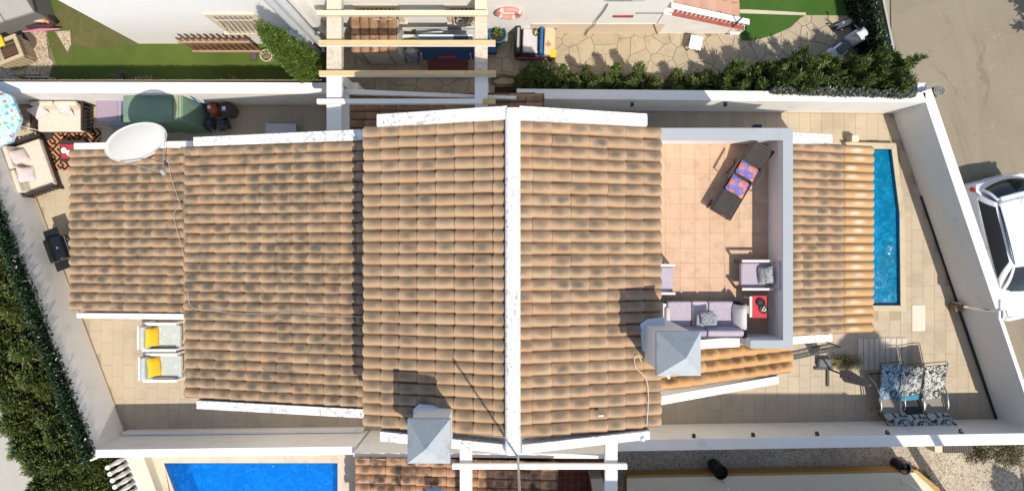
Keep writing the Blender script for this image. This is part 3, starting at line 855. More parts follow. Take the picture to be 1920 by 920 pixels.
# ridge cap and verge parapets
m = MB(); rp_ = [(-0.13, 6.72), (0.16, 6.72), (0.16, 7.0), (0.11, 7.05), (-0.08, 7.05), (-0.13, 7.0)]
m.xzprism(rp_, -3.98, 2.62); m.build("ridge_cap", LICHEN, HS, world=True, bevel=0.015, fix=True)
def verge(pts_outer, pts_inner, zs, th=0.45, mat=LICHEN, name="verge_parapet"):
    poly = [XY(p[0], p[1], z) for p, z in zip(pts_outer, zs)] + [XY(p[0], p[1], z) for p, z in zip(pts_inner[::-1], zs[::-1])]
    zt = list(zs) + list(zs[::-1])
    m = MB(); m.prism(poly, [z - th for z in zt], zt)
    return m.build(name, mat, HS, world=True, bevel=0.012, fix=True)
verge([(706, 214), (951, 198)], [(706, 237), (951, 223)], (6.30, 7.0))
verge([(974, 198), (1214, 213)], [(974, 224), (1214, 236)], (7.0, 6.28))
verge([(712, 808), (950, 833)], [(712, 827), (950, 850)], (6.22, 6.86))
verge([(979, 833), (1219, 807)], [(979, 851), (1219, 823)], (6.86, 6.22))
verge([(362, 257), (682, 242)], [(362, 274), (682, 262)], (3.72, 4.75))
verge([(368, 750), (690, 767)], [(368, 766), (690, 784)], (3.70, 4.65))
verge([(138, 268), (361, 264)], [(138, 280), (361, 277)], (2.50, 3.24), mat=WHITE_CLEAN)
verge([(143, 586), (351, 588)], [(143, 596), (351, 599)], (2.46, 3.24), mat=WHITE_CLEAN)
verge([(1486, 248), (1561, 252)], [(1486, 269), (1561, 269)], (3.88, 3.38))
verge([(1486, 630), (1561, 625)], [(1486, 645), (1561, 640)], (3.80, 3.30))
verge([(1240, 742), (1460, 704)], [(1240, 759), (1460, 719)], (4.35, 2.86), mat=WHITE_CLEAN)
# grey drip line pieces: outlet stub and plaster knob on the south verge
m = MB(); k = P(1206, 823, 6.3); m.lathe([(0.001, 0), (.045, 0), (.05, .05), (.03, .08), (0.001, .08)], (k.x, k.y, 6.24), 10); m.build("plaster_knob", WHITE_CLEAN, HS, world=True)
# roof terrace
TZ = 3.70
m = MB(); m.box(2.95, -2.12, 3.645, 6.12, 2.42, 3.694); tb = m.build("terrace_floor", mortar("terrace_floor_joint", (0.50, 0.335, 0.23)), HS, world=True)
TFT = m_stone("terrace_floor_tile", [(0, (0.539, 0.358, 0.237)), (0.4, (0.577, 0.395, 0.270)), (0.8, (0.558, 0.367, 0.237)), (1, (0.595, 0.419, 0.293))], 4.5, 0.15, 0.7)
fw = 0.353
fm = tile_mesh("floor_tile", fw - 0.008, fw - 0.008, 0.02, TFT, 0.003)
for i in range(9):
    for j in range(13):
        x = 6.13 - (i + .5) * fw; y = 2.41 - (j + .5) * fw
        if y < -2.3: continue
        o = bpy.data.objects.new("floor_tile", fm); COL.objects.link(o); o.parent = tb
        o.location = (x, y, TZ + RND.uniform(-.001, .001)); o.rotation_euler = (0, 0, RND.choice((0, math.pi / 2, math.pi)))
pz0, pz1 = 3.5, 4.62
TLW = m_wall("terrace_lilac_white", (0.74, 0.71, 0.71), 0.15)
m = MB()
m.box(2.6, 2.42, pz0, 6.30, 2.62, pz1)
m.box(6.12, -2.10, pz0, 6.30, 2.419, pz1)
m.box(5.35, -2.30, pz0, 6.30, -2.101, pz1)
m.build("terrace_parapet", TLW, HS, world=True)
m = MB()
m.prism([(2.6, 2.36), (6.085, 2.36), (6.085, -2.12), (5.35, -2.12), (5.35, -2.31), (6.315, -2.31), (6.315, 2.64), (2.6, 2.64)], pz1 + .002, pz1 + 0.045)
m.build("parapet_cap", GREYCAP, HS, world=True, bevel=0.008)
m = MB(); m.prism([XY(1305, 637, 4.4), XY(1387, 631, 4.4), XY(1387, 650, 4.4), XY(1305, 654, 4.4)], 3.2, 4.40); m.build("low_parapet", WHITE_CLEAN, HS, world=True, bevel=0.01)
# chimneys with hipped caps
def chimney(px0, py0, px1, py1, zc, zb, rise):
    x0, y0 = XY(px0, py0, zc); x1, y1 = XY(px1, py1, zc)
    y0, y1 = min(y0, y1), max(y0, y1)
    cx, cy = (x0 + x1) / 2, (y0 + y1) / 2
    m = MB(); i = 0.05
    m.box(x0 + i, y0 + i, zb, x1 - i, y1 - i, zc - 0.14)
    ch = m.build("chimney", WHITE_CLEAN, HS, world=True, bevel=0.015)
    m = MB()
    v = [(x0, y0, zc - .10), (x1, y0, zc - .10), (x1, y1, zc - .10), (x0, y1, zc - .10), (x0, y0, zc), (x1, y0, zc), (x1, y1, zc), (x0, y1, zc), (cx, cy, zc + rise)]
    m.add(v, [(0, 3, 2, 1), (0, 1, 5, 4), (1, 2, 6, 5), (2, 3, 7, 6), (3, 0, 4, 7), (4, 5, 8), (5, 6, 8), (6, 7, 8), (7, 4, 8)])
    m.build("chimney_cap", CHIMCAP, ch, world=True)
    m = MB(); m.box(x0 + .12, y0 + .12, zc - .139, x1 - .12, y1 - .12, zc - .101); m.build("flue_gap", BLACKM, ch, world=True)
chimney(764, 785, 844, 868, 7.62, 5.4, 0.52)
chimney(1231, 621, 1314, 704, 7.62, 4.6, 0.52)
m = MB(); q = P(1259, 707, 6.9); m.tube([(q.x, q.y + .25, 6.4), (q.x, q.y - .02, 6.4), (q.x + .08, q.y - .12, 6.38)], .025, 8)
m.build("drain_spout", WHITEP, HS, world=True, smooth=True)
# bluish primer smear at chimney feet
m = MB()
for poly in (PL([(1199, 606), (1212, 597), (1244, 594), (1246, 640), (1214, 668), (1202, 654)], 6.14),):
    m.prism(poly, 5.9, 6.25)
m.build("flashing_mortar", m_wall("flashing_plaster", (0.66, 0.69, 0.73), 0.2), HS, world=True)
m = MB(); m.prism(PL([(775, 768), (786, 758), (842, 762), (852, 772), (850, 790), (774, 792)], 6.55), 6.2, 6.56)
m.build("flashing_mortar", m_wall("flashing_plaster_b", (0.66, 0.70, 0.76), 0.2), HS, world=True, bevel=0.01)

# antenna mast at the south end of the ridge
an = thing("antenna_mast", "thin grey mast rising from the south end of the ridge cap", "antenna", (0.11, -4.0, 6.5))
m = MB(); m.tube([(0, 0, 0), (0.02, -.02, 3.6)], .022, 8); m.build("pole", STEEL, an, smooth=True)
m = MB(); m.tube([(-.02, .03, .05), (-.02, .03, .3)], .03, 8); m.build("clamp", STEEL, an)
# cables over the roofs
def cable(name, pts, label, r=0.0055, mat=None):
    m = MB(); P3 = [P(*p) for p in pts]; sm = []
    for i in range(len(P3) - 1):
        p0 = P3[max(i - 1, 0)]; p1 = P3[i]; p2 = P3[i + 1]; p3 = P3[min(i + 2, len(P3) - 1)]
        for k in range(5):
            t = k / 5
            sm.append(0.5 * ((2 * p1) + (p2 - p0) * t + (2 * p0 - 5 * p1 + 4 * p2 - p3) * t * t + (3 * p1 - p0 - 3 * p2 + p3) * t ** 3))
    sm.append(P3[-1]); m.tube(sm, r, 6)
    tag(m.build(name, mat or (bpy.data.materials.get('cable_grey') or plain('cable_grey', (0.50, 0.46, 0.40))), smooth=True), label, "cable")
lz = lambda px, py: 2.55 + (px - 135) / 215 * 0.75
def onleft(p): return (p[0], p[1], 2.53 + (p[0] - 135) / 215 * 0.78)
def onsec(p): return (p[0], p[1], 3.74 + (p[0] - 350) / 340 * 1.06)
cable("aerial_cable", [onleft((306, 296)), onleft((316, 305)), onleft((320, 330)), onleft((336, 378)), onleft((338, 384)), onleft((326, 402)), onleft((334, 440)), onleft((345, 478)), onleft((349, 510)),
      onsec((352, 545)), onsec((356, 570)), onsec((372, 580)), onsec((405, 583)), onsec((460, 588)), onsec((545, 587)), onsec((620, 591)), onsec((688, 594))],
      "white cable from the satellite dish snaking over the two lower roofs")
ce = lambda p: (p[0], p[1], 6.98 - (p[0] - 975) / 260 * 0.80)
cable("aerial_cable", [ce((1203, 678)), ce((1196, 666)), ce((1190, 672)), ce((1192, 688)), ce((1206, 702)), ce((1213, 715)), ce((1216, 745)), ce((1214, 780)), ce((1213, 797))],
      "cream cable looped beside the eastern chimney and dropping to the eave", 0.008, plain("cream_cable", (0.62, 0.55, 0.42)))
m = MB(); q = P(1127, 779, 6.62); m.pillow(.10, .04, .03, Matrix.Translation(q)); tag(m.build("roof_pebble", WHITEP, smooth=True), "small white lump lying on the eastern roof slope near its lower edge", "pebble")

# satellite dish
dz = 3.72
dc = P(256, 267, dz)
dn = Vector((0.575, -0.791, 0.208)).normalized()
ds = thing("satellite_dish", "large white satellite dish on the lowest tiled roof", "satellite dish", (dc.x + .15, dc.y - .25, 3.1))
q = dn.to_track_quat('Z', 'Y').to_matrix().to_4x4()
Md = Matrix.Translation(dc) @ q
m = MB(); R0 = 0.69
v = [(0, 0, -0.10)]; f = []; n = 48
for ri in range(1, 8):
    r = R0 * ri / 7
    for k in range(n): v.append((r * math.cos(2 * math.pi * k / n), r * 1.05 * math.sin(2 * math.pi * k / n), -0.10 + 0.10 * (ri / 7) ** 2))
for k in range(n): f.append((0, 1 + k, 1 + (k + 1) % n))
for ri in range(6):
    for k in range(n):
        a = 1 + ri * n + k; b_ = 1 + ri * n + (k + 1) % n; f.append((a, a + n, b_ + n, b_))
m.add(v, f, Md)
DISHM = plain("dish_white", (0.60, 0.60, 0.585), 0.5, var=0.05, sc=3)
m.build("reflector", DISHM, ds, world=True, smooth=True, solid=0.012)
m = MB(); m.tube([Md @ Vector((R0 * math.cos(t), R0 * 1.05 * math.sin(t), 0.004)) for t in [2 * math.pi * k / 40 for k in range(40)]], .012, 6, True); m.build("rim", DISHM, ds, world=True, smooth=True)
lnb = P(305, 323, 3.62)
def rim_at(px, py):
    def dist(q): s = FOC / (CAM_H - q.z); return math.hypot(960 + q.x * s - px, 460 - q.y * s - py)
    return min((Md @ Vector((R0 * math.cos(t), R0 * 1.05 * math.sin(t), 0)) for t in [2 * math.pi * k / 90 for k in range(90)]), key=dist)
m = MB(); m.tube([rim_at(306, 248), lnb], .012, 6); m.build("arm", STEEL, ds, world=True)
m = MB(); m.tube([rim_at(224, 302), lnb], .012, 6); m.build("arm", STEEL, ds, world=True)
m = MB(); dd = (dc - lnb).normalized(); m.tube([lnb - dd * .08, lnb + dd * .05, lnb + dd * .06], [.05, .05, .035], 12); m.build("receiver", plain("lnb_grey", (0.35, 0.35, 0.34)), ds, world=True, smooth=True)
m = MB(); m.tube([(dc.x + .02, dc.y + .30, 2.9), (dc.x + .0, dc.y + .30, dz - .1), tuple(dc - dn * .20)], .035, 10); m.build("mount", STEEL, ds, world=True, smooth=True)
# ------------------------------------------------------------------ neighbouring buildings
FY, FYW = 6.22, 5.90
nh = thing("white_villa", "white villa with barred windows and peach plinth at the back of the crazy paved yard", "house", (0, 8, 0))
m = MB(); m.box(-5.25, FY, -0.2, 4.05, 14, 6.0); m.build("wall", m_wall("white_villa_paint", (0.86, 0.84, 0.80), 0.22), nh, world=True)
m = MB(); m.box(-10.93, FYW, -0.2, -5.26, 14, 6.0); m.build("wing_wall", m_wall("white_wing", (0.86, 0.84, 0.80), 0.12), nh, world=True)
m = MB(); m.box(0.55, FY - 0.022, -0.05, 4.3, FY - 0.001, 0.86); m.build("plinth", PEACH, nh, world=True)
BEIGE = m_wall("beige_stone_trim", (0.66, 0.56, 0.43), 0.3)
IRONW = plain("cream_iron", (0.62, 0.55, 0.44), 0.5)
def window(x0, x1, z0, z1, y, nb, scroll=False):
    m = MB(); w = .13
    m.box(x0, y - .05, z0, x0 + w, y - .001, z1); m.box(x1 - w, y - .05, z0, x1, y - .001, z1)
    m.box(x0 + w, y - .05, z1 - w, x1 - w, y - .001, z1); m.box(x0 - .05, y - .12, z0 - .08, x1 + .05, y - .001, z0 - .001)
    fr = m.build("window", BEIGE, nh, world=True, bevel=.008)
    m = MB(); m.box(x0 + w, y - .012, z0, x1 - w, y - .002, z1 - w); m.build("pane", plain("shutter_%d" % int(x0 * 100), (0.42, 0.36, 0.28) if not scroll else (0.20, 0.17, 0.11), .5), fr, world=True)
    m = MB(); n = nb
    for k in range(n):
        x = x0 + w + (x1 - x0 - 2 * w) * (k + .5) / n
        m.tube([(x, y - .06, z1 - w), (x, y - .07, (z0 + z1) / 2 + .1), (x, y - .17, z0 + .35), (x, y - .16, z0 + .12), (x, y - .06, z0 + .05)], .013, 6)
    for z, yy in ((z0 + .3, .185), (z0 + .1, .15), (z1 - .35, .075)):
        m.tube([(x0 + w, y - .02, z), (x0 + w + .04, y - yy, z), (x1 - w - .04, y - yy, z), (x1 - w, y - .02, z)], .012, 6)
    if scroll:
        for cx in ((x0 + x1) / 2 - .1, (x0 + x1) / 2 + .22):
            m.tube([(cx + .11 * math.cos(a), y - .17, z0 + .55 + .14 * math.sin(a)) for a in [2 * math.pi * k / 14 for k in range(14)]], .012, 5, True)
    m.build("grille", IRONW, fr, world=True)
window(-7.85, -6.55, 1.28, 2.68, FYW, 8)
window(-4.12, -2.95, 1.05, 2.35, FY, 8, True)
window(-1.75, -0.85, 1.05, 2.35, FY, 6, True)
# vertical ducts at the wing corner
du = thing("wall_duct", "pair of white vertical ducts climbing the villa corner beside the cypress", "duct", (-5.45, 5.75, 0.8))
DUCTM = plain("duct_white", (0.60, 0.61, 0.63), 0.4)
for k, (x, y) in enumerate(((-5.62, 5.68), (-5.36, 5.66))):
    m = MB(); m.tube([(x, y, .95), (x, y, 5.8)], .105, 14); d_ = m.build("duct", DUCTM, du, world=True, smooth=True)
    m = MB(); m.tube([(x, y, .90), (x, y, .955)], .118, 14); m.build("collar", BLACKM, d_, world=True)
m = MB(); m.tube([(-5.36, 5.66, .9), (-5.36, 5.60, .7), (-5.36, 5.5, .62)], .05, 10); m.build("elbow", DUCTM, du, world=True, smooth=True)
tk = thing("water_tank", "pale blue round topped water tank between the cypress and the ducts", "water tank", (-5.78, 5.58, 0))
TANKM = plain("tank_plastic", (0.52, 0.60, 0.62), 0.35)
m = MB(); m.lathe([(.18, 0), (.215, .05), (.22, 1.7), (.20, 1.78), (.001, 1.80)], n=24); m.build("barrel", plain("tank_grey", (0.55, 0.55, 0.54), 0.5), tk, smooth=True)
m = MB(); m.lathe([(.225, 1.70), (.232, 1.74), (.21, 1.795), (.001, 1.83)], n=24); m.build("lid", TANKM, tk, smooth=True)
pp = thing("wall_pipe", "thin grey drain pipe zigzagging down the white villa facade right of the ring", "pipe", (1.7, FY - .05, 0))
m = MB(); m.tube([P(1140, 2, 2.5), P(1132, 14, 1.95), P(1118, 26, 1.2), P(1114, 42, 0.86), P(1102, 50, .45), P(1098, 58, 0.03)], .018, 6)
m.v = [(x, FY - .04 - (.03 if z < .9 else 0), z) for x, y, z in m.v]; m.build("pipe", plain("grey_pipe", (0.30, 0.27, 0.24)), pp, world=True, smooth=True)
# louvred cabinet on the facade (air conditioner)
ac = thing("air_conditioner", "white air conditioner hung on the villa facade at the top of the photo", "air conditioner", (2.75, FY, 3.25))
m = MB(); m.box(-.5, -.25, .0, .5, -.002, .62); m.build("casing", plain("ac_grey", (0.60, 0.60, 0.58), 0.4), ac, bevel=.02)
m = MB()
for k in range(7): m.box(-.44, -.265, .07 + k * .07, .2, -.251, .10 + k * .07)
m.build("grille", STEEL, ac)
m = MB(); m.box(-.4, -.22, -.05, -.34, -.01, 0); m.box(.34, -.22, -.05, .4, -.01, 0); m.build("bracket", STEEL, ac)
lb = P(954, 25, 1.88)
lf = thing("lifebuoy", "faded pink ring buoy hanging on the villa facade", "lifebuoy", (lb.x, FY - .07, lb.z))
m = MB(); m.tube([(.30 * math.cos(a), 0, .30 * math.sin(a)) for a in [2 * math.pi * k / 36 for k in range(36)]], .062, 12, True)
m.build("ring", plain("faded_pink", (0.72, 0.26, 0.22), 0.5), lf, smooth=True)
m = MB()
for k in range(4):
    a0 = k * math.pi / 2 + .4
    m.tube([(.30 * math.cos(a0 + t), 0, .30 * math.sin(a0 + t)) for t in (0, .1, .2, .3)], .066, 12)
m.build("band", plain("faded_white", (0.75, 0.62, 0.58)), lf, smooth=True)
m = MB(); m.tube([(0, .03, -.36), (0, .03, -.5), (.03, .0, -.55)], .008, 5); m.build("hook", BLACKM, lf)

# outdoor staircase with red coping and white balustrade
st = thing("garden_staircase", "white outdoor staircase with red sloping coping and a white balustrade", "staircase", (5.2, 6.4, 0))
xa, xb2 = 4.15, 6.55
m = MB(); m.xzprism([(4.06, -0.1), (6.72, -0.1), (6.72, 0.30), (6.45, 0.46), (4.06, 1.74)], 6.20, 6.34); m.build("side_wall", bpy.data.materials["white_villa_paint"], st, world=True)
RED = m_stone("red_coping", [(0, (0.32, 0.085, 0.065)), (1, (0.37, 0.105, 0.08))], 5, 0.2)
sl = (1.74 - 0.46) / (6.45 - 4.06)
for k in range(8):
    x0 = 4.32 + k * .295; x1 = x0 + .29; z0 = 1.745 - (x0 - 4.06) * sl; z1 = 1.745 - (x1 - 4.06) * sl
    m = MB(); m.prism([(x0, 6.185), (x1, 6.185), (x1, 6.36), (x0, 6.36)], [z0, z1, z1, z0], [z0 + .03, z1 + .03, z1 + .03, z0 + .03]); m.build("coping_tile", RED, st, world=True)
m = MB()
for k in range(9):
    x0 = 4.1 + k * .28; m.box(x0, 6.341, -.1, x0 + .28, 7.05, 1.5 - k * .17)
m.build("steps", TT, st, world=True)
for k in range(17):
    x = 4.32 + k * .142; z = 1.775 - (x - 4.06) * sl
    m = MB(); m.lathe([(.035, 0), (.03, .03), (.042, .10), (.028, .2), (.036, .26), (.036, .28)], (x, 6.31, z), 8); m.build("baluster", WHITE_CLEAN, st, world=True, smooth=True)
m = MB(); z0 = 1.775 + .28 - (4.2 - 4.06) * sl; z1 = 1.775 + .28 - (6.72 - 4.06) * sl
m.prism([(4.2, 6.24), (6.72, 6.24), (6.72, 6.39), (4.2, 6.39)], [z0, z1, z1, z0], [z0 + .06, z1 + .06, z1 + .06, z0 + .06]); m.build("handrail", m_wall("handrail_white", (0.78, 0.74, 0.66), .2), st, world=True)
m = MB(); m.box(3.30, 6.22, 1.62, 4.31, 7.4, 1.76); m.build("landing", m_lichen("landing_stone", (0.62, 0.60, 0.55), .5), st, world=True, bevel=.01)
m = MB(); m.box(2.75, 6.19, 1.42, 3.29, 6.6, 1.55); m.build("red_step", RED, st, world=True)
m = MB(); a = P(1243, 60, 0.02); b_ = P(1227, 60, .0)
m.bar((3.98, 6.19, .86), (4.25, 6.19, .02), .03, .02); m.build("edge_strip", plain("maroon", (0.25, 0.07, 0.05)), st, world=True)
lp = thing("lamp_post", "thin black post at the low end of the white staircase", "post", (*XY(1362, 62), 0))
m = MB(); m.tube([(0, 0, 0), (0, 0, 1.35)], .022, 8); m.build("pole", BLACKM, lp); m = MB(); m.lathe([(.06, 0), (.06, .02), (.02, .04), (.02, .05)], n=10); m.build("foot", BLACKM, lp)
fpz = XY(1388, 46, .55)
fp = thing("flower_pot", "pink pot with orange flowers at the low end of the white staircase", "flower pot", (fpz[0], fpz[1], 0.10))
m = MB(); m.lathe([(.07, 0), (.11, .2), (.12, .22), (.10, .22), (.09, .18), (.001, .18)], n=14); m.build("pot", plain("pink_pot", (0.55, 0.18, 0.20)), fp, smooth=True)
m = MB()
for k in range(60):
    a = RND.uniform(0, 6.3); r = RND.uniform(0, .13); m.cbox((r * math.cos(a), r * math.sin(a), .25 + RND.uniform(-.03, .08)), (.035, .03, .02), (RND.random(), RND.random(), RND.random()))
m.build("flowers", m_foliage("orange_flowers", (0.02, 0.03, 0.015), (0.30, 0.12, 0.02), (0.50, 0.10, 0.06)), fp)
m = MB(); m.box(-.14, -.14, -.2, .14, .14, -.001); m.build("plinth", WHITE, fp)
wt = thing("plastic_side_table", "white plastic table on black legs standing on the crazy paving", "table", (*XY(1304, 80, .35), 0), rad(-12))
m = MB(); m.box(-.17, -.2, .33, .19, .2, .37); m.build("tabletop", WHITEP, wt, bevel=.015)
for x, y in ((-.13, -.16), (.15, -.16), (-.13, .16), (.15, .16)):
    m = MB(); m.tube([(x, y, .005), (x, y, .33)], .018, 8); m.build("leg", BLACK, wt)

# pergola between villa and house
pg = thing("pergola", "white pergola with weathered concrete beams and four crossing rafters", "pergola", (-2.5, 4.3, 0))
CONC = m_lichen("stained_concrete", (0.56, 0.49, 0.40), 0.6, 14)
PGW = m_wall("pergola_white", (0.78, 0.77, 0.74), 0.15)
for x0, x1, lab in ((XY(612, 0, 2.95)[0], XY(640, 0, 2.95)[0], 0), (XY(890, 0, 2.95)[0], XY(914, 0, 2.95)[0], 1)):
    ysplit = 4.22
    m = MB(); m.box(x0, ysplit, 2.70, x1, 6.19, 2.95); m.build("beam", CONC, pg, world=True, bevel=.012)
    m = MB(); m.box(x0, 2.66 if lab == 0 else 3.3, 2.70, x1, ysplit - .001, 2.95); m.build("beam", PGW, pg, world=True, bevel=.012)
    m = MB(); m.box(x0 + .03, 4.10, -.1, x1 - .03, 4.38, 2.699); m.build("post", PGW, pg, world=True, bevel=.01)
WOODR = m_wood("raw_rafter", (0.50, 0.36, 0.17), (0.60, 0.45, 0.24), 2.0, (1, 10, 10))
WOODP = m_wood("pale_rafter", (0.62, 0.52, 0.36), (0.68, 0.58, 0.42), 2.0, (1, 10, 10))
for py, x0p, x1p, mt in ((24.5, 595, 915, WOODP), (80, 597, 929, WOODR), (137, 598, 930, WOODR), (190, 594, 905, PGW)):
    x0, y = XY(x0p, py, 3.08); x1, _ = XY(x1p, py, 3.08)
    m = MB(); m.box(x0, y - .06, 2.952, x1, y + .06, 3.10); m.build("rafter", mt, pg, world=True, bevel=.008)
    if mt in (WOODR,):
        m = MB(); m.box(x0 + .003, y - .072, 2.955, x1 - .003, y - .061, 3.06); m.build("rafter_face", PGW, pg, world=True)
x0, y = XY(905, 190, 3.08); x1, _ = XY(929, 190, 3.08)
m = MB(); m.box(x0 + .002, y - .06, 2.952, x1, y + .06, 3.098); m.build("rafter", WOODR, pg, world=True, bevel=.008)
# little tiled lean-to between pergola and house
ln = thing("porch_roof", "small mossy tiled porch roof in the shade under the pergola", "porch roof", (-2.4, 3.6, 0))
m = MB(); m.xzprism([(-4.25, 2.05), (0.6, 2.25), (0.6, 2.35), (-4.25, 2.15)], 2.62, 3.95); m.build("roof_deck", MORTAR, ln, world=True)
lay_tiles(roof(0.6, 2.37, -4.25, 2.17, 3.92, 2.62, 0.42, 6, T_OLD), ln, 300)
m = MB(); m.prism([XY(644, 168, 2.3), XY(890, 178, 2.45), XY(968, 181, 2.5), XY(968, 186, 2.5), XY(890, 184, 2.45), XY(655, 178, 2.3)], 1.2, [2.38, 2.5, 2.55, 2.55, 2.5, 2.38])
m.build("edge_wall", WHITE, ln, world=True, fix=True)
m = MB(); m.prism([XY(640, 170, 2.3), XY(655, 172, 2.3), XY(655, 243, 2.3), XY(640, 243, 2.3)], 1.2, 2.36); m.build("side_wall", PGW, ln, world=True, fix=True)
# garden cupboard with a tiled lid under the pergola
sh = thing("garden_cupboard", "cream garden cupboard with a clay tiled lid under the pergola", "cupboard", (-3.72, 5.62, 0))
CRE = plain("cream_painted_board", (0.48, 0.45, 0.39), 0.6)
m = MB(); m.box(-.62, -.33, 0.01, .62, .5, 1.50); m.build("body", CRE, sh)
m = MB(); m.box(-.40, -.352, .12, .34, -.331, 1.36); d_ = m.build("door", plain("cream_door", (0.55, 0.52, 0.46)), sh)
m = MB()
for s_ in (-.40, .31): m.box(s_, -.362, .12, s_ + .03, -.353, 1.36)
for z in (.12, 1.33): m.box(-.37, -.361, z, .31, -.353, z + .03)
m.build("moulding", plain("groove", (0.22, 0.20, 0.17)), d_)
m = MB(); m.box(.24, -.38, .7, .28, -.353, .8); m.build("handle", STEEL, d_)
k = 0
for i in range(5):
    for j in range(2):
        v, f, uv, _ = roof_tile_geo(.5, .25, False)
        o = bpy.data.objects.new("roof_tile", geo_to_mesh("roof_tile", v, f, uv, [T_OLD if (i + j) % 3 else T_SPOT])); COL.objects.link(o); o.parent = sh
        o.location = (-.5 + i * .25, .55 - j * .46, 1.64 - j * .06); o.rotation_euler = (0, rad(8), rad(-90))
# folding table, parasols and clutter under the pergola
tt = thing("folded_table", "blue folding games table with a dark red panel parked under the pergola", "folding table", (*XY(838, 104, .7), 0))
m = MB(); m.cbox((0, .17, .80), (1.5, .05, .75), (rad(-38), 0, 0)); m.build("table_top", plain("table_blue", (0.03, 0.06, 0.13), 0.4), tt)
m = MB(); m.cbox((0.0, -.22, .42), (1.15, .04, .42), (rad(-62), 0, 0)); m.build("lower_panel", plain("dark_red", (0.10, 0.02, 0.02), 0.4), tt)
m = MB(); m.cbox((0, -.03, .63), (.5, .06, .04), (rad(-38), 0, 0)); m.build("net_bar", plain("red_bar", (0.4, 0.03, 0.05)), tt)
for s_ in (-1, 1):
    m = MB(); m.tube([(s_ * .72, -.3, .04), (s_ * .68, -.05, 1.05)], .018, 8); m.tube([(s_ * .78, -.3, .04), (s_ * .75, .25, .75)], .018, 8); m.build("leg", STEEL, tt)
m = MB(); m.bar((-.75, .44, 1.06), (.75, .44, 1.06), .05, .03); m.build("edge_rail", WHITEP, tt)
bench = thing("wall_bench", "grey stone bench along the villa wall under the pergola", "bench", (-1.8, 5.9, 0))
m = MB(); m.box(-.95, -.2, .4, .95, .28, .47); m.build("seat", plain("grey_slab", (0.38, 0.38, 0.38)), bench)
for x in (-.8, .8):
    m = MB(); m.box(x - .06, -.15, 0.01, x + .06, .26, .399); m.build("leg", plain("grey_leg", (0.3, 0.3, 0.3)), bench)
for k, (a, b_, lab) in enumerate((((742, 69), (790, 68), "thick white rolled parasol lying on the grey bench"), ((776, 72), (842, 71), "thin white rolled parasol lying on the grey bench"), ((790, 68), (830, 62), "grey rolled parasol lying askew on the grey bench"))):
    p, q = P(a[0], a[1], .56), P(b_[0], b_[1], .56 + .05 * k)
    t = thing("rolled_parasol", lab, "parasol", (p.x, p.y, .56 + .04 * k), 0, "rolled parasols on the bench")
    m = MB(); d_ = q - p; m.tube([(0, 0, 0), d_ * .15, d_ * .6, d_ * .97, d_], [.03, .075, .06, .03, .012], 10); m.build("canopy", plain("parasol_white%d" % k, (0.55, 0.55, 0.57)), t, smooth=True)
    m = MB(); m.tube([d_ * -.25, d_ * 1.08], .012, 6); m.build("pole", STEEL, t)
bg = thing("clothes_bundle", "grey cloth bundle beside the folded games table", "bundle", (*XY(772, 100, .4), 0.05))
for k in range(4):
    m = MB(); m.pillow(.35, .3, .2, Matrix.Translation((RND.uniform(-.15, .15), RND.uniform(-.15, .15), .1 + .12 * k)) @ Euler((.4 * k, .3, k)).to_matrix().to_4x4()); m.build("cloth", plain("bundle%d" % k, (0.22 + .05 * k, 0.23 + .05 * k, 0.27 + .05 * k)), bg, smooth=True)

# southern neighbour
sn = thing("south_villa", "neighbouring villa with ochre and cream garden walls at the bottom edge", "house", (4, -9, 0))
m = MB(); m.prism([(3.3, -6.58), (11.6, -6.42), (12.3, -7.0), (12.3, -12), (3.3, -12)], -.2, .46); m.build("terrace_wall", OCHRE, sn, world=True)
m = MB(); m.prism([(3.28, -6.63), (11.5, -6.47), (12.1, -7.03), (12.1, -12), (3.28, -12)], .462, .52); m.build("wall_top", CREAM, sn, world=True)
m = MB(); m.prism([(2.2, -6.55), (2.55, -6.55), (3.0, -9), (2.6, -9)], -.05, .8); m.build("cream_wall", CREAM, sn, world=True, bevel=.01)
m = MB(); m.box(1.2, -14, -.1, 12.65, -8.3, 7.65); m.build("wall", CREAM, sn, world=True)
sr = thing("porch_roof", "dark blotched tile roof between the bright blue pool and the red patio", "porch roof", (-1.6, -6.4, 0))
m = MB(); m.xzprism([(-3.98, 0), (1.1, 0), (1.1, 2.62), (-3.98, 2.15)], -9, -5.56); m.build("wall", plain("maroon_wall", (0.16, 0.05, 0.04)), sr, world=True)
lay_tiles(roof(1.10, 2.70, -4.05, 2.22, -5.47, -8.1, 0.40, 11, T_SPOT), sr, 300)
m = MB(); m.prism([(-4.0, -5.53), (-2.1, -5.50), (-2.1, -5.62), (-4.0, -5.63)], 2.1, [2.30, 2.45, 2.45, 2.30]); m.build("edge_mortar", m_lichen("edge_mortar", (0.55, 0.42, 0.30), .7), sr, world=True, fix=True)
bt = thing("tarpaulin", "small blue patch of tarpaulin on the blotched tile roof", "tarpaulin", (*XY(815, 918, 2.75), 2.75))
m = MB(); m.cbox((0, -.05, .03), (.35, .2, .02), (0, -.08, 0)); m.build("sheet", plain("tarp_blue", (0.01, 0.10, 0.28)), bt)
p2 = thing("pergola", "white pergola with one long rafter over the red patio", "pergola", (0.8, -6.3, 0))
for a, b_, yN in ((862, 885, -4.9), (1135, 1158, -4.75)):
    x0, _ = XY(a, 0, 2.95); x1, _ = XY(b_, 0, 2.95)
    m = MB(); m.box(x0, -9, 2.72, x1, yN, 2.95); m.build("beam", PGW, p2, world=True, bevel=.012)
    m = MB(); m.box(x0 + .03, -8.6, 0, x1 - .03, -8.31, 2.719); m.build("post", PGW, p2, world=True)
x0, y = XY(848, 874, 3.06); x1, _ = XY(1176, 874, 3.06)
m = MB(); m.box(x0, y - .065, 2.952, x1, y + .065, 3.08); m.build("rafter", PGW, p2, world=True, bevel=.008)
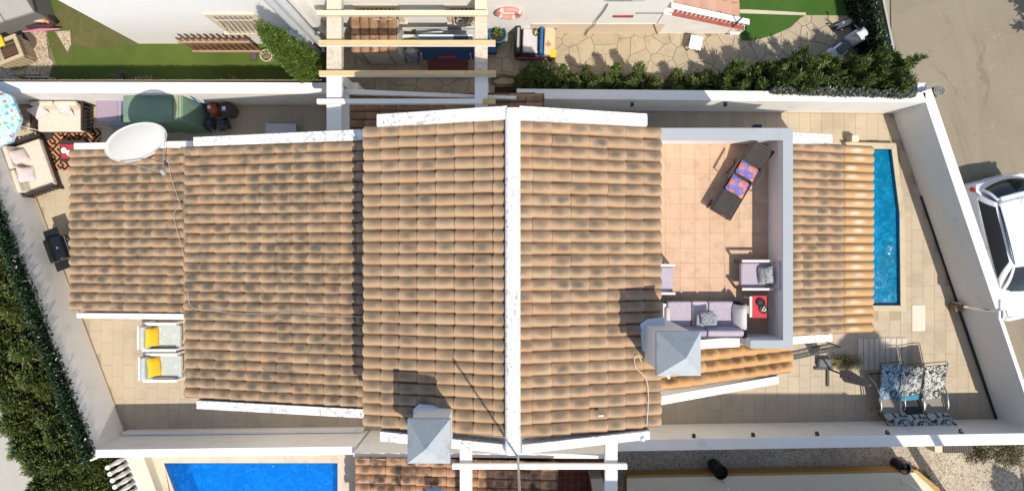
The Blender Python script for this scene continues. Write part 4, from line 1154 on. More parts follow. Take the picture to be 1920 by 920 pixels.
wst = thing("white_pole", "thin white pole standing beside the larger black tub planter", "pole", (5.95, -6.68, .52))
m = MB(); m.tube([(0, 0, 0), (0, 0, 0.7)], .03, 10); m.build("pole", WHITEP, wst, smooth=True)
wst = thing("white_pole", "thin white pole standing beside the smaller black tub planter", "pole", (11.15, -6.72, .52))
m = MB(); m.tube([(0, 0, 0), (0, 0, 0.9)], .035, 10); m.build("pole", WHITEP, wst, smooth=True)
for (px, py, r, h, lab) in ((1346, 882, .20, .75, "larger black tub planter on the shaded gravel lane"), (1690, 876, .17, .55, "smaller black tub planter at the corner of the ochre wall")):
    q = XY(px, py, h * .6)
    t = thing("tub_planter", lab, "planter", (q[0], q[1] + .05, -.01), 0, "black tub planters")
    m = MB(); m.lathe([(r * .8, 0), (r, h - .03), (r * 1.04, h), (r * .9, h), (r * .85, h - .12), (.001, h - .12)], n=24); m.build("tub", plain("black_tub", (0.012, 0.012, 0.013), .5), t, smooth=True)
    m = MB(); m.lathe([(r * .84, h - .118), (.001, h - .10)], n=20); m.build("soil", plain("dark_soil", (0.012, 0.010, 0.008), .9), t)
# slatted box against the south wall
sb = thing("slatted_box", "beige box with a dark slatted lid outside the white wall, under pink flowers", "box", (*XY(1790, 836, .45), 0), rad(1))
m = MB(); m.box(-.55, -.17, 0, .5, .2, .42); m.build("body", plain("beige_box", (0.55, 0.47, 0.36)), sb)
SL = plain("dark_slat", (0.07, 0.055, 0.045))
for k in range(13):
    m = MB(); m.box(-.32 + k * .065, -.19, .421, -.27 + k * .065, .2, .45); m.build("slat", SL, sb)
# ------------------------------------------------------------------ vegetation
def leaf_cloud(c, d, n, L, Wd, spread, jit, rng, lv=0.35):
    """n leaf blades round each clump tip c (k,3) with main direction d (k,3) -> one bmesh-free list"""
    k = len(c)
    c = np.repeat(c, n, 0); d = np.repeat(d, n, 0); N = len(c)
    c = c + rng.normal(0, jit, (N, 3)) - d * rng.uniform(0, L * 1.6, (N, 1))
    dd = d + rng.normal(0, spread, (N, 3)); dd /= np.linalg.norm(dd, axis=1, keepdims=True) + 1e-9
    r = rng.normal(0, 1, (N, 3)); s = np.cross(dd, r); s /= np.linalg.norm(s, axis=1, keepdims=True) + 1e-9
    l = L * rng.uniform(1 - lv, 1 + lv, (N, 1)); w = Wd * rng.uniform(.7, 1.2, (N, 1))
    v = np.stack([c, c + dd * l * .45 + s * w * .5, c + dd * l, c + dd * l * .45 - s * w * .5], 1).reshape(-1, 3)
    return v
def cloud_obj(name, v, mat, parent=None, world=False):
    n = len(v) // 4
    me = bpy.data.meshes.new(name)
    me.vertices.add(len(v)); me.vertices.foreach_set("co", np.ascontiguousarray(v, dtype=np.float32).ravel())
    me.loops.add(n * 4); me.loops.foreach_set("vertex_index", np.arange(n * 4, dtype=np.int32))
    me.polygons.add(n); me.polygons.foreach_set("loop_start", np.arange(0, n * 4, 4, dtype=np.int32))
    me.update(calc_edges=True); me.validate()
    me.materials.append(mat)
    o = bpy.data.objects.new(name, me); COL.objects.link(o)
    if parent is not None: o.parent = parent
    return o
CYP = m_foliage("cypress_green", (0.055, 0.092, 0.024), (0.125, 0.18, 0.040), (0.23, 0.28, 0.075))
CYPB = m_foliage("cypress_bright", (0.065, 0.12, 0.018), (0.13, 0.205, 0.034), (0.19, 0.26, 0.055))
JUN = m_foliage("juniper_olive", (0.058, 0.088, 0.022), (0.125, 0.165, 0.038), (0.23, 0.225, 0.068))
IVY = m_foliage("ivy_green", (0.008, 0.024, 0.008), (0.018, 0.048, 0.015), (0.045, 0.085, 0.028), 0.45)
IVYG = m_foliage("ivy_faded", (0.06, 0.075, 0.06), (0.15, 0.165, 0.13), (0.27, 0.275, 0.23), 0.6)
BARK = m_wood("bark", (0.09, 0.06, 0.04), (0.14, 0.10, 0.07), 4, (8, 8, 1))
def conifer(name, label, x, y, h, r, ncl, nl, mat, group=None, p=1.6, z0=0.0, L=.13, up=1.0, seed=1, rag=0.25, cat="cypress", wl=.035, lean=(0, 0), spires=0, ymin=None, spread=.38):
    rng = np.random.default_rng(seed)
    t = thing(name, label, cat, (x, y, z0), 0, group)
    m = MB(); m.tube([(0, 0, -.1), (lean[0] * .4, lean[1] * .4, h * .4), (lean[0] * .85, lean[1] * .85, h * .85)], [.05, .04, .012], 7)
    for k in range(9):
        a = rng.uniform(0, 6.28); zz = h * rng.uniform(.15, .7); rr = r * (1 - (zz / h) ** p) * .8
        m.tube([(lean[0] * zz / h, lean[1] * zz / h, zz), (lean[0] * zz / h + rr * math.cos(a), lean[1] * zz / h + rr * math.sin(a), zz + rr * .8)], [.015, .005], 5)
    m.build("trunk", BARK, t)
    C = []; D = []
    def add(n_, h_, r_, ox, oy, p_, tilt=(0, 0)):
        u = rng.uniform(0.02, 1, n_) ** .8; a = rng.uniform(0, 2 * np.pi, n_)
        prof = r_ * np.maximum(1 - u ** p_, 0.0) ** .75 * (1 + rng.normal(0, rag * .55, n_)) * (0.8 + .2 * np.minimum(u * 6, 1)) + .01
        rr = prof * np.sqrt(rng.uniform(.25, 1.0, n_))
        C.append(np.stack([rr * np.cos(a) + (lean[0] + tilt[0]) * u + ox, rr * np.sin(a) + (lean[1] + tilt[1]) * u + oy, u * h_ * (1 + rng.normal(0, .03, n_))], 1))
        d = np.stack([np.cos(a) * .75 + tilt[0], np.sin(a) * .75 + tilt[1], np.full(n_, up)], 1); D.append(d / np.linalg.norm(d, axis=1, keepdims=True))
    if spires:
        add(ncl // 3, h * .62, r, 0, 0, 2.4)
        for k in range(spires):
            a = 6.28 * k / spires + rng.uniform(-.4, .4); q = r * rng.uniform(.15, .6)
            add(int(ncl * .75 / spires) + 1, h * rng.uniform(.72, 1.08), r * .36, q * math.cos(a), q * math.sin(a), 1.7, (.18 * math.cos(a), .18 * math.sin(a)))
    else: add(ncl, h, r, 0, 0, p)
    lv = leaf_cloud(np.concatenate(C), np.concatenate(D), nl, L, wl, spread, .035, rng)
    if ymin is not None:
        q = lv.reshape(-1, 4, 3); q = q[(q[:, :, 1].min(1) + y > ymin) | (q[:, :, 2].min(1) > 1.62)]; lv = q.reshape(-1, 3)
    cloud_obj("crown", lv, mat, t)
    return t
G1 = "cypresses in the hedge along the north wall"
hedge = [ # x, y, h, r, label
 (0.72, 4.62, 1.35, .60, "rounded dense pine like hedge bush beside the toy car"),
 (1.55, 4.58, 1.25, .42, "small dark hedge bush just east of the toy car"),
 (2.15, 4.60, 1.25, .38, "sparse hedge bush with yellowish tips over the first crazy stones"),
 (2.92, 4.52, 1.65, .50, "full green hedge bush spilling over the wall top near the wall light"),
 (3.62, 4.52, 1.60, .50, "bright green tipped bush spilling over the white wall beside the thin gap"),
 (4.75, 4.58, 1.0, .34, "low thin hedge bush in the gap of the row"),
 (5.45, 4.58, 1.15, .40, "low hedge bush north of the terrace corner"),
 (6.15, 4.55, 1.5, .45, "middle sized cypress above the end of the wall shadow"),
 (6.85, 4.55, 1.75, .50, "cypress with two pale tips before the tall spiky one"),
 (7.55, 4.58, 2.75, .55, "tall spiky cypress leaning out over the paving with bright tips"),
 (8.3, 4.60, 1.95, .46, "even cypress in the row where the grey screen begins"),
 (8.95, 4.62, 2.0, .48, "even cypress in the row behind the middle of the grey screen"),
 (9.6, 4.66, 2.3, .5, "large feathery cypress south of the scooter"),
 (9.98, 4.74, 2.55, .52, "tallest feathery cypress whose tips reach over the road"),
 (10.3, 4.52, 2.35, .42, "end cypress of the row by the road corner"),
]
for k, (x, y, h, r, lab) in enumerate(hedge):
    rag = .22 if k < 7 else .42
    conifer("cypress", lab, x, y, h, r, 330 if k else 420, 30, CYP, G1, 2.6 if k < 7 else 1.7, 0, .10 if k < 7 else .19, .9 if k < 7 else 1.35, 20 + k, rag, spires=0 if k == 0 else (4 if k < 7 else (9 if k in (9, 12, 13, 14) else 6)), ymin=4.19, spread=.38 if k < 7 else .24, wl=.035 if k < 7 else .032)
conifer("cypress", "single bright green cypress leaning over the pots beside the pergola", -5.50, 4.78, 4.9, .40, 1500, 38, CYPB, None, 3.0, 0, .09, 1.4, 77, .10, wl=.026)
# big juniper mass in the south west
XO = lambda y: -14.86 + (-2.3 - y) * 0.345
LEV = [(-.1, "level with the barbecue"), (-.75, "just south of the barbecue"), (-1.35, "level with the lowest roof edge"), (-1.95, "level with the white eave strip"), (-2.55, "beside the dry palm fronds"), (-3.15, "south of the dry palm fronds"),
       (-3.75, "level with the farther yellow pillow"), (-4.35, "level with the edge of the wall shadow"), (-4.95, "level with the long white ledge"), (-5.5, "by the south end of the ivy screen"), (-6.1, "below the end of the ivy screen"), (-6.7, "near the bottom edge"), (-7.3, "at the very bottom edge")]
jun = []
jr = random.Random(8)
for k, (y, lab) in enumerate(LEV):
    jun.append((XO(y) + .50 + jr.uniform(-.12, .12), y + jr.uniform(-.12, .12), jr.uniform(1.6, 2.2), jr.uniform(.5, .62), "juniper in the street side row, " + lab))
    if k not in (0,): jun.append((XO(y) + 1.22 + jr.uniform(-.1, .1), y + .25 + jr.uniform(-.12, .12), jr.uniform(1.5, 2.0) if k not in (4, 7) else 1.2, jr.uniform(.42, .56), "juniper in the wall side row, " + lab))
jun += [(-12.0, -6.0, 1.5, .45, "round juniper under the white wall corner"), (-11.78, -6.35, 1.0, .42, "juniper touching the white balusters"), (-11.62, -6.85, .9, .42, "juniper between the thicket and the balusters"), (-12.25, -6.6, 2.0, .55, "wide juniper west of the balusters"), (-11.48, -7.35, .9, .42, "lowest juniper beside the balusters")]
for k, (x, y, h, r_, lab) in enumerate(jun):
    conifer("juniper", lab, x, y, h, r_, 400, 26, JUN if k % 7 != 3 else CYP, "junipers in the thicket west of the wall", 2.8, -.12, .12, .7, 200 + k, .34, "juniper", .036)
b = MB(); b.prism([(XO(0) + .05, 0.6), (WX(.6) - .2, 0.6), (WX(-5.7) - .2, -5.7), (-10.9, -5.7), (-10.6, -9), (XO(-9) + .1, -9)], -.3, -.07)
struct("planting_bed", b, m_ground("bark_mulch", (0.035, 0.028, 0.018), (0.06, 0.045, 0.03), 2.0, (0.09, 0.08, 0.04), 30))
dp = thing("dry_palm", "dry brown palm fronds poking out among the junipers", "palm", (*XY(62, 662, 1.3), .2))
m = MB()
for k in range(9):
    a = rad(150 + k * 9) if k < 6 else rad(20 + 40 * k); l = RND.uniform(.35, .5)
    m.tube([(0, 0, 1.0), (math.cos(a) * l * .5, math.sin(a) * l * .5, 1.45), (math.cos(a) * l, math.sin(a) * l, 1.40)], [.012, .012, .004], 5)
m.tube([(0, 0, -.3), (0, 0, 1.05)], .07, 8)
m.build("fronds", plain("dry_frond", (0.30, 0.20, 0.11), .8), dp)
# ivy screens: wire net panel + leaves
def ivy(name, label, a, b_, z0, z1, mat, n, flowers=0, thick=.07, L=.075):
    t = thing(name, label, "screen", ((a[0] + b_[0]) / 2, (a[1] + b_[1]) / 2, z0))
    ox, oy = t.location.x, t.location.y
    m = MB(); o = offs(a, b_, .03)
    m.prism([(a[0] - ox, a[1] - oy), (b_[0] - ox, b_[1] - oy), (b_[0] + o[0] - ox, b_[1] + o[1] - oy), (a[0] + o[0] - ox, a[1] + o[1] - oy)], 0, z1 - z0 - .02)
    m.build("net", plain(name + "_net", (0.012, 0.022, 0.012), .9), t)
    rng = np.random.default_rng(n)
    u = rng.uniform(0, 1, n); z = rng.uniform(0, 1, n) ** .9 * (z1 - z0)
    nn = np.array(offs(a, b_, -1.0))
    side = np.where(rng.uniform(0, 1, n) < .7, 1.0, -1.0)
    c = np.stack([a[0] + (b_[0] - a[0]) * u - ox, a[1] + (b_[1] - a[1]) * u - oy, z], 1)
    c[:, :2] += nn * (side * rng.uniform(.0, thick, n))[:, None]
    d = np.stack([nn[0] * side, nn[1] * side, np.full(n, .35)], 1) + rng.normal(0, .45, (n, 3)); d /= np.linalg.norm(d, axis=1, keepdims=True)
    v = leaf_cloud(c, d, 3, L, L * .75, .6, .02, rng)
    cloud_obj("leaves", v, mat, t)["kind"] = "stuff"
    if flowers:
        c2 = c[rng.choice(n, flowers)] + np.array([nn[0], nn[1], .3]) * .05
        v = leaf_cloud(c2, np.tile(np.array([[0, 0, 1.0]]), (flowers, 1)), 4, .045, .04, 1.0, .012, rng)
        cloud_obj("blossom", v, plain(name + "_blossom", (0.55, 0.56, 0.48)), t)["kind"] = "stuff"
    m = MB()
    for k in range(9):
        f = k / 8; m.tube([(a[0] + (b_[0] - a[0]) * f - ox + o[0], a[1] + (b_[1] - a[1]) * f - oy + o[1], -.05), (a[0] + (b_[0] - a[0]) * f - ox + o[0], a[1] + (b_[1] - a[1]) * f - oy + o[1], z1 - z0 + .02)], .015, 5)
    m.build("support_wire", STEEL, t)
    return t
ivy("ivy_screen", "long dark green ivy screen fixed on top of the slanting wall beside the barbecue", (WX(-5.7) - .055, -5.7), (WX(4.2) - .055, 4.2), WH - .1, 2.08, IVY, 8000, 60, .09, .065)
ivy("ivy_screen", "faded grey green ivy screen on the north wall in front of the cypresses", (10.75, 4.05), (7.0, 4.16), WH - .05, WH + .22, IVYG, 3800, 0, .05)
ivy("ivy_screen", "dark ivy hedge screen with fence along the road beside the scooter", XY(1652, 108, .9), XY(1606, -60, .9), 0.0, 1.3, IVY, 5200, 60, .12)
dn_ = thing("planting_strip", "dark planting bed between the lawn and the road", "planting bed", (*XY(1640, 50), 0))
m = MB(); m.prism([XY(1592, -80), XY(1640, 150), XY(1678, 150), XY(1636, -80)], -.2, .035); m.build("soil", plain("bed_soil", (0.022, 0.020, 0.016), .95), dn_, world=True)
m = MB(); m.prism([XY(1634, -80), XY(1676, 120), XY(1680, 120), XY(1638, -80)], -.2, .10); m.build("kerb", plain("grey_kerb", (0.36, 0.36, 0.34)), dn_, world=True)
m = MB()
for k in range(130):
    q = RND.random(); px, py = 1612 + q * 42 + RND.uniform(-10, 20), -30 + q * 170; p = P(px, py)
    m.cbox((p.x, p.y, .045), (RND.uniform(.02, .06), RND.uniform(.02, .05), .02), (0, 0, RND.uniform(0, 3)))
m.build("litter", plain("white_litter", (0.42, 0.42, 0.40)), dn_, world=True)["kind"] = "stuff"
m = MB(); a = P(1590, -60, .6); b_ = P(1640, 114, .6); m.tube([a, b_], .022, 8)
for k in range(3):
    q = a.lerp(b_, k / 2); m.tube([q, (q.x, q.y, -.1)], .018, 6)
fr = thing("rail_fence", "thin pale rail fence beside the dark strip behind the scooter", "fence", (a.x, a.y, 0)); m.build("rail", plain("pale_rail", (0.42, 0.36, 0.33)), fr, world=True)
# low plants
def tuft(name, label, cat, x, y, z, r, h, n, mat, seed, group=None, L=.12, W_=.03, up=.8):
    rng = np.random.default_rng(seed)
    t = thing(name, label, cat, (x, y, z), 0, group)
    a = rng.uniform(0, 6.28, n); rr = r * np.sqrt(rng.uniform(0, 1, n))
    c = np.stack([rr * np.cos(a), rr * np.sin(a), h * rng.uniform(.2, 1, n) * (1 - .6 * (rr / r) ** 2)], 1)
    d = np.stack([np.cos(a) * rr / r, np.sin(a) * rr / r, np.full(n, up)], 1); d /= np.linalg.norm(d, axis=1, keepdims=True)
    cloud_obj("foliage", leaf_cloud(c, d, 9, L, W_, .5, .025, rng), mat, t)
    m = MB()
    for k in range(6):
        q = c[k]; m.tube([(0, 0, 0), (q[0] * .6, q[1] * .6, q[2] * .6), tuple(q)], [.012, .009, .004], 5)
    m.build("stem", BARK, t)
    return t
PINKF = m_foliage("pink_flowering", (0.07, 0.10, 0.03), (0.17, 0.20, 0.06), (0.52, 0.28, 0.33))
DRYG = m_foliage("dry_grass", (0.27, 0.225, 0.11), (0.40, 0.34, 0.17), (0.50, 0.43, 0.24))
q = XY(1845, 845, .4); tuft("flower_bush", "sprawling bush with pink flowers draped over the gravel beside the slatted box", "bush", q[0], q[1] - .05, 0, .42, .5, 110, PINKF, 5)
q = XY(1900, 848, .4); tuft("flower_bush", "denser pink flowering bush at the corner of the wall and road", "bush", q[0], q[1], 0, .5, .6, 150, PINKF, 6)
q = XY(1738, 912, .3); tuft("garden_bush", "small green bush at the bottom edge beside the dry leaves", "bush", q[0], q[1], .0, .28, .45, 80, CYPB, 7)
q = XY(1590, 680, .25); tuft("dry_grass_clump", "straw coloured grass clump between the iron railing and the folded mauve parasol", "grass clump", q[0], q[1], 0, .34, .35, 150, DRYG, 8, None, .2, .02, .6).scale = (1.35, .62, .6)
q = XY(1720, 893, .05); tuft("dry_leaf_pile", "little pile of dry curled leaves on the sunny gravel", "leaf pile", q[0], q[1], 0.0, .26, .12, 26, m_foliage("dry_leaf", (0.20, 0.12, 0.06), (0.36, 0.25, 0.14), (0.46, 0.36, 0.22)), 9, None, .14, .07, .5)
for k, (px, py, s_) in enumerate(((258, 148, 1), (430, 149, .8), (345, 152, .5), (215, 138, .7))):
    q = XY(px, py, .8); tuft("climber_shoot", ["yellowish weed behind the white wall above the hot tub", "yellow weed behind the white wall west of the cypress", "tiny weed behind the white wall in the middle", "grey dry twig in the dark lawn shadow"][k], "weed", q[0], q[1], .1, .16 * s_, .75, int(34 * s_) + 8, DRYG if k != 3 else m_foliage("grey_twig", (.15, .14, .11), (.22, .2, .17)), 30 + k, None, .11, .03)
# trees outside the frame that cast the dappled shade on the gravel and patio
def palm(x, y, h, label, seed):
    rng = random.Random(seed); t = thing("palm_tree", label, "palm", (x, y, 0))
    m = MB(); m.tube([(0, 0, -.1), (.15, 0, h * .4), (.45, 0, h * .75), (.7, 0, h)], [.20, .13, .11, .10], 10); m.build("trunk", BARK, t)
    m = MB(); O = Vector((.7, 0, 0))
    for k in range(26):
        a = k * 2.4 + rng.uniform(-.2, .2); e = rng.uniform(-.5, .9); l = rng.uniform(.6, .9)
        pts_ = [O + Vector((math.cos(a) * l * f * math.cos(e * (1 - f * .9)), math.sin(a) * l * f * math.cos(e * (1 - f * .9)), h + l * (math.sin(e) * f - .55 * f * f))) for f in (0, .25, .5, .75, 1)]
        m.tube(pts_, [.03, .025, .02, .012, .005], 5)
        for f in range(3, 22):
            q = f / 22 * 4; i = min(int(q), 3); c = pts_[i].lerp(pts_[i + 1], q - i); d = (pts_[i + 1] - pts_[i]).normalized(); s_ = d.cross(Vector((0, 0, 1))).normalized()
            for sg in (-1, 1):
                e2 = c + (s_ * sg * .30 + d * .2 - Vector((0, 0, .15))) * (1 - abs(f / 22 - .45))
                m.add([c - d * .03, c + d * .03, e2], [(0, 1, 2)])
    m.build("crown", CYP, t)
palm(13.25, -8.3, 10.4, "tall palm tree south of the gravel lane just beyond the bottom edge", 4)
conifer("garden_tree", "slim garden tree beyond the bottom edge shading the gravel lane", 15.9, -9.0, 4.5, .8, 300, 26, CYP, None, 1.8, 0, .2, 1, 91, .3, "tree", .06)
conifer("street_tree", "roadside tree at the upper corner whose shadow touches the road", 16.4, 6.0, 4.0, .9, 260, 26, CYP, None, 2.2, -.12, .2, .9, 92, .3, "tree", .06)

# ------------------------------------------------------------------ north west garden things
sh = thing("storage_shed", "weathered grey plastic garden shed at the upper corner of the lawn", "shed", (*XY(6, 8, 1.0), 0), rad(17))
GS = plain("grey_shed", (0.30, 0.285, 0.255), 0.7, bump=.2); GD = plain("grey_shed_dark", (0.17, 0.16, 0.145), 0.7)
m = MB(); m.box(-.85, -.45, 0, .75, .75, 1.05); m.build("body", GD, sh, bevel=.02)
for x0, x1 in ((-.90, -.06), (-.04, .80)):
    m = MB(); m.prism([(x0, -.50), (x1, -.50), (x1, -.05), (x0, -.05)], 1.0, [1.10, 1.10, 1.36, 1.36]); l_ = m.build("lid", GS, sh, bevel=.015)
    m = MB(); m.prism([(x0, -.048), (x1, -.048), (x1, .8), (x0, .8)], 1.0, [1.36, 1.36, 1.12, 1.12]); m.build("rear_lid", plain("shed_brown", (0.24, 0.20, 0.16), .8), sh, bevel=.015)
cb = thing("inflatable_boat", "colourful striped inflatable with a pink keel in front of the grey shed", "inflatable", (*XY(72, 45, .35), 0), rad(3))
m = MB(); m.tube([(-.42, .02, .30), (-.3, .15, .34), (0, .22, .36), (.3, .14, .34), (.42, 0, .3), (.3, -.05, .3), (0, -.03, .3), (-.3, -.05, .3)], .085, 10, True); m.build("tube", plain("boat_black", (0.05, 0.03, 0.03), .5), cb, smooth=True)
m = MB(); m.tube([(-.36, .0, .42), (-.2, .08, .45), (0, .11, .46), (.2, .08, .45), (.36, .0, .42)], .05, 8); m.build("stripe", plain("boat_orange", (0.55, 0.22, 0.08), .5), cb, smooth=True)
m = MB(); m.tube([(-.30, .05, .45), (0, .06, .48), (.25, .03, .46)], .045, 8); m.build("panel", plain("boat_pale", (0.55, 0.42, 0.36), .5), cb, smooth=True)
m = MB(); m.tube([(-.52, -.17, .26), (0, -.14, .27), (.55, -.15, .27)], [.02, .045, .02], 8); m.build("keel", plain("boat_pink", (0.55, 0.18, 0.28), .4), cb, smooth=True)
mt = thing("garden_mat", "dark oval rubber mat lying on the gravel below the grey shed", "mat", (*XY(28, 76), .018))
m = MB(); m.lathe([(1.0, 0), (1.0, .03), (.92, .04), (.9, .028), (.001, .028)], n=36); m.v = [(x * .66, y * .36, z) for x, y, z in m.v]
m.build("mat", m_ground("mat_rubber", (0.10, 0.075, 0.06), (0.13, 0.10, 0.08), 3), mt).rotation_euler = (0, 0, rad(-8))
ph = thing("playhouse", "wooden slatted play kitchen with a yellow lid at the photo edge", "playhouse", (*XY(18, 98, .5), 0), rad(22))
WPL = m_wood("playhouse_wood", (0.42, 0.33, 0.20), (0.50, 0.40, 0.26), 2, (1, 8, 8))
for k in range(6):
    m = MB(); m.box(-.34 + k * .12, -.32, .05, -.24 + k * .12, -.29, .62); m.build("slat", WPL, ph)
for k in range(5):
    m = MB(); m.box(.38, -.28 + k * .12, .05, .41, -.18 + k * .12, .62); m.build("slat", WPL, ph)
m = MB(); m.box(-.4, -.34, .621, .44, -.24, .68); m.box(-.4, .24, .621, .44, .34, .68); m.box(-.4, -.239, .622, -.3, .239, .68); m.box(.34, -.239, .622, .44, .239, .68); m.build("frame", WPL, ph)
m = MB(); m.box(-.29, -.23, .3, .33, .23, .36); m.build("tray", plain("brown_tray", (0.10, 0.05, 0.035)), ph)
m = MB(); m.box(-.45, .10, .70, .10, .42, .78); m.build("lid", plain("yellow_lid", (0.70, 0.50, 0.02), .4), ph, bevel=.02)
pf = thing("picket_fence", "reddish brown slatted picket panel standing against the white villa wing", "fence", (*XY(431, 98), 0))
BRW = m_wood("brown_stain", (0.20, 0.095, 0.06), (0.27, 0.135, 0.085), 2, (8, 8, 1))
for k in range(11):
    m = MB(); x = -.90 + k * .18; m.add([(x - .05, 0, .02), (x + .05, 0, .02), (x + .05, 0, 1.32), (x, 0, 1.42), (x - .05, 0, 1.32), (x - .05, .022, .02), (x + .05, .022, .02), (x + .05, .022, 1.32), (x, .022, 1.42), (x - .05, .022, 1.32)],
        [(0, 1, 2, 3, 4), (9, 8, 7, 6, 5), (0, 5, 6, 1), (1, 6, 7, 2), (2, 7, 8, 3), (3, 8, 9, 4), (4, 9, 5, 0)]); m.build("picket", BRW, pf)
for z in (.12, 1.02):
    m = MB(); m.box(-1.0, -.05, z, 1.0, -.001, z + .08); m.build("rail", m_wood("rail_brown%d" % int(z * 10), (0.36, 0.23, 0.15), (0.42, 0.28, 0.19)), pf)
def pot(name, label, px, py, z, r, h, c, plant, seed, square=False, group=None):
    q = XY(px, py, h)
    t = thing(name, label, "plant pot", (q[0], q[1], z), 0, group)
    m = MB()
    if square: m.box(-r, -r, 0, r, r, h)
    else: m.lathe([(r * .72, 0), (r, h - .05), (r * 1.06, h - .04), (r * 1.06, h), (r * .9, h), (r * .86, h - .06), (.001, h - .06)], n=22)
    m.build("pot", c, t, smooth=not square, bevel=.012 if square else 0)
    m = MB(); m.lathe([(r * .85, h + (.002 if square else -.055)), (.001, h + (.02 if square else -.05))], n=18); m.build("soil", plain("pot_soil%d" % seed, (0.03, 0.022, 0.016), .95), t)
    rng = np.random.default_rng(seed); n = 26
    a = rng.uniform(0, 6.28, n); rr = r * .75 * rng.uniform(0, 1, n)
    c_ = np.stack([rr * np.cos(a), rr * np.sin(a), h + rng.uniform(.0, .14, n)], 1); d = np.stack([np.cos(a), np.sin(a), np.full(n, 1.0)], 1) / 1.41
    cloud_obj("plant", leaf_cloud(c_, d, 8, .12, .03, .5, .02, rng), plant, t)
    return t
pot("plant_pot", "square white pot with a small cactus behind the round cream pot", 511, 91, 0, .15, .30, WHITEP, CYPB, 41, True)
pot("plant_pot", "round cream pot with a dry plant on the lawn edge", 499, 104, 0.01, .17, .30, plain("cream_pot", (0.56, 0.50, 0.36)), DRYG, 42)
pot("plant_pot", "big bright blue glazed pot with spiky green plant by the pergola beam", 933, 64, 0, .25, .45, plain("blue_glaze", (0.02, 0.13, 0.28), .25), CYP, 43)
pot("plant_pot", "low terracotta bowl half hidden under the single cypress", 545, 110, 0, .16, .16, plain("terracotta_pot", (0.40, 0.16, 0.09)), CYP, 44)
bx = thing("blue_crate", "dark blue crate on the paving below the blue glazed pot", "crate", (*XY(922, 92, .2), 0))
m = MB(); m.box(-.14, -.12, 0.02, .14, .12, .28); m.build("body", plain("crate_blue", (0.01, 0.05, 0.13)), bx, bevel=.02)
m = MB(); m.box(-.16, -.14, .26, .16, .14, .30); m.build("rim", plain("crate_rim", (0.015, 0.07, 0.17)), bx, bevel=.01)
db = thing("doormat", "dark square tray leaning beside the round cream pot", "tray", (*XY(477, 106, .05), .03), rad(-12))
m = MB(); m.cbox((0, 0, .06), (.22, .26, .03), (rad(12), 0, 0)); m.build("tray", plain("dark_tray", (0.05, 0.04, 0.045)), db, bevel=.01)
db.name = "plastic_tray"
m = MB(); m.cbox((0, 0, .085), (.17, .2, .006), (rad(12), 0, 0)); m.build("inset", plain("tray_inset", (0.09, 0.07, 0.07)), db)
td = thing("garden_clutter_stand", "small dark plant stand with a red toy under the single cypress", "plant stand", (*XY(535, 98, .2), 0))
m = MB(); m.tube([(-.13, -.1, 0), (-.1, -.08, .45)], .012, 6); m.tube([(.13, -.1, 0), (.1, -.08, .45)], .012, 6); m.tube([(0, .14, 0), (0, .1, .45)], .012, 6); m.lathe([(.16, .43), (.16, .46), (.001, .46)], n=16); m.build("stand", BLACKM, td)
td.name = "plant_stand"
m = MB(); m.pillow(.16, .12, .09, Matrix.Translation((0, -.16, .06))); m.build("toy", plain("toy_red", (0.45, 0.06, 0.04), .4), td, smooth=True)
rk = thing("metal_rack", "pale bent tube rack just behind the white wall west end", "rack", (*XY(80, 150, .6), 0))
m = MB(); m.tube([(-.3, 0, .0), (-.3, 0, .85), (-.24, 0, .92), (.3, 0, .92), (.36, 0, .85), (.36, 0, 0)], .02, 8); m.tube([(-.3, 0, .6), (.36, 0, .6)], .012, 6); m.build("frame", plain("rack_grey", (0.42, 0.43, 0.45), .4), rk, smooth=True)
pl = thing("wooden_pallet", "pale wooden pallet leaning behind the white wall west end", "pallet", (*XY(68, 147, .5), 0))
for k in range(6):
    m = MB(); m.cbox((-.42 + k * .14, .0, .45), (.09, .02, .8), (rad(-6), 0, 0)); m.build("board", m_wood("pallet_wood%d" % k, (0.40, 0.32, 0.22), (0.46, 0.38, 0.27)), pl)
m = MB(); m.box(-.5, .03, .25, .36, .06, .33); m.box(-.5, .0, .65, .36, .03, .73); m.build("batten", WPL, pl)
scr = thing("reed_fence", "narrow brown reed fence topping the back of the white wall", "fence", (-9.5, 4.5, 0))
m = MB()
for k in range(260):
    x = -14.3 + k * .0365; m.tube([(x, 4.47 + RND.uniform(-.008, .008), 0), (x + RND.uniform(-.006, .006), 4.47, 1.55 + RND.uniform(-.04, .03))], .014, 5)
m.build("reeds", m_wood("reed", (0.22, 0.17, 0.12), (0.30, 0.24, 0.17), 3), scr, world=True)["kind"] = "stuff"
m = MB(); m.box(-14.3, 4.49, 1.2, -4.9, 4.51, 1.23); m.build("wire", STEEL, scr, world=True)
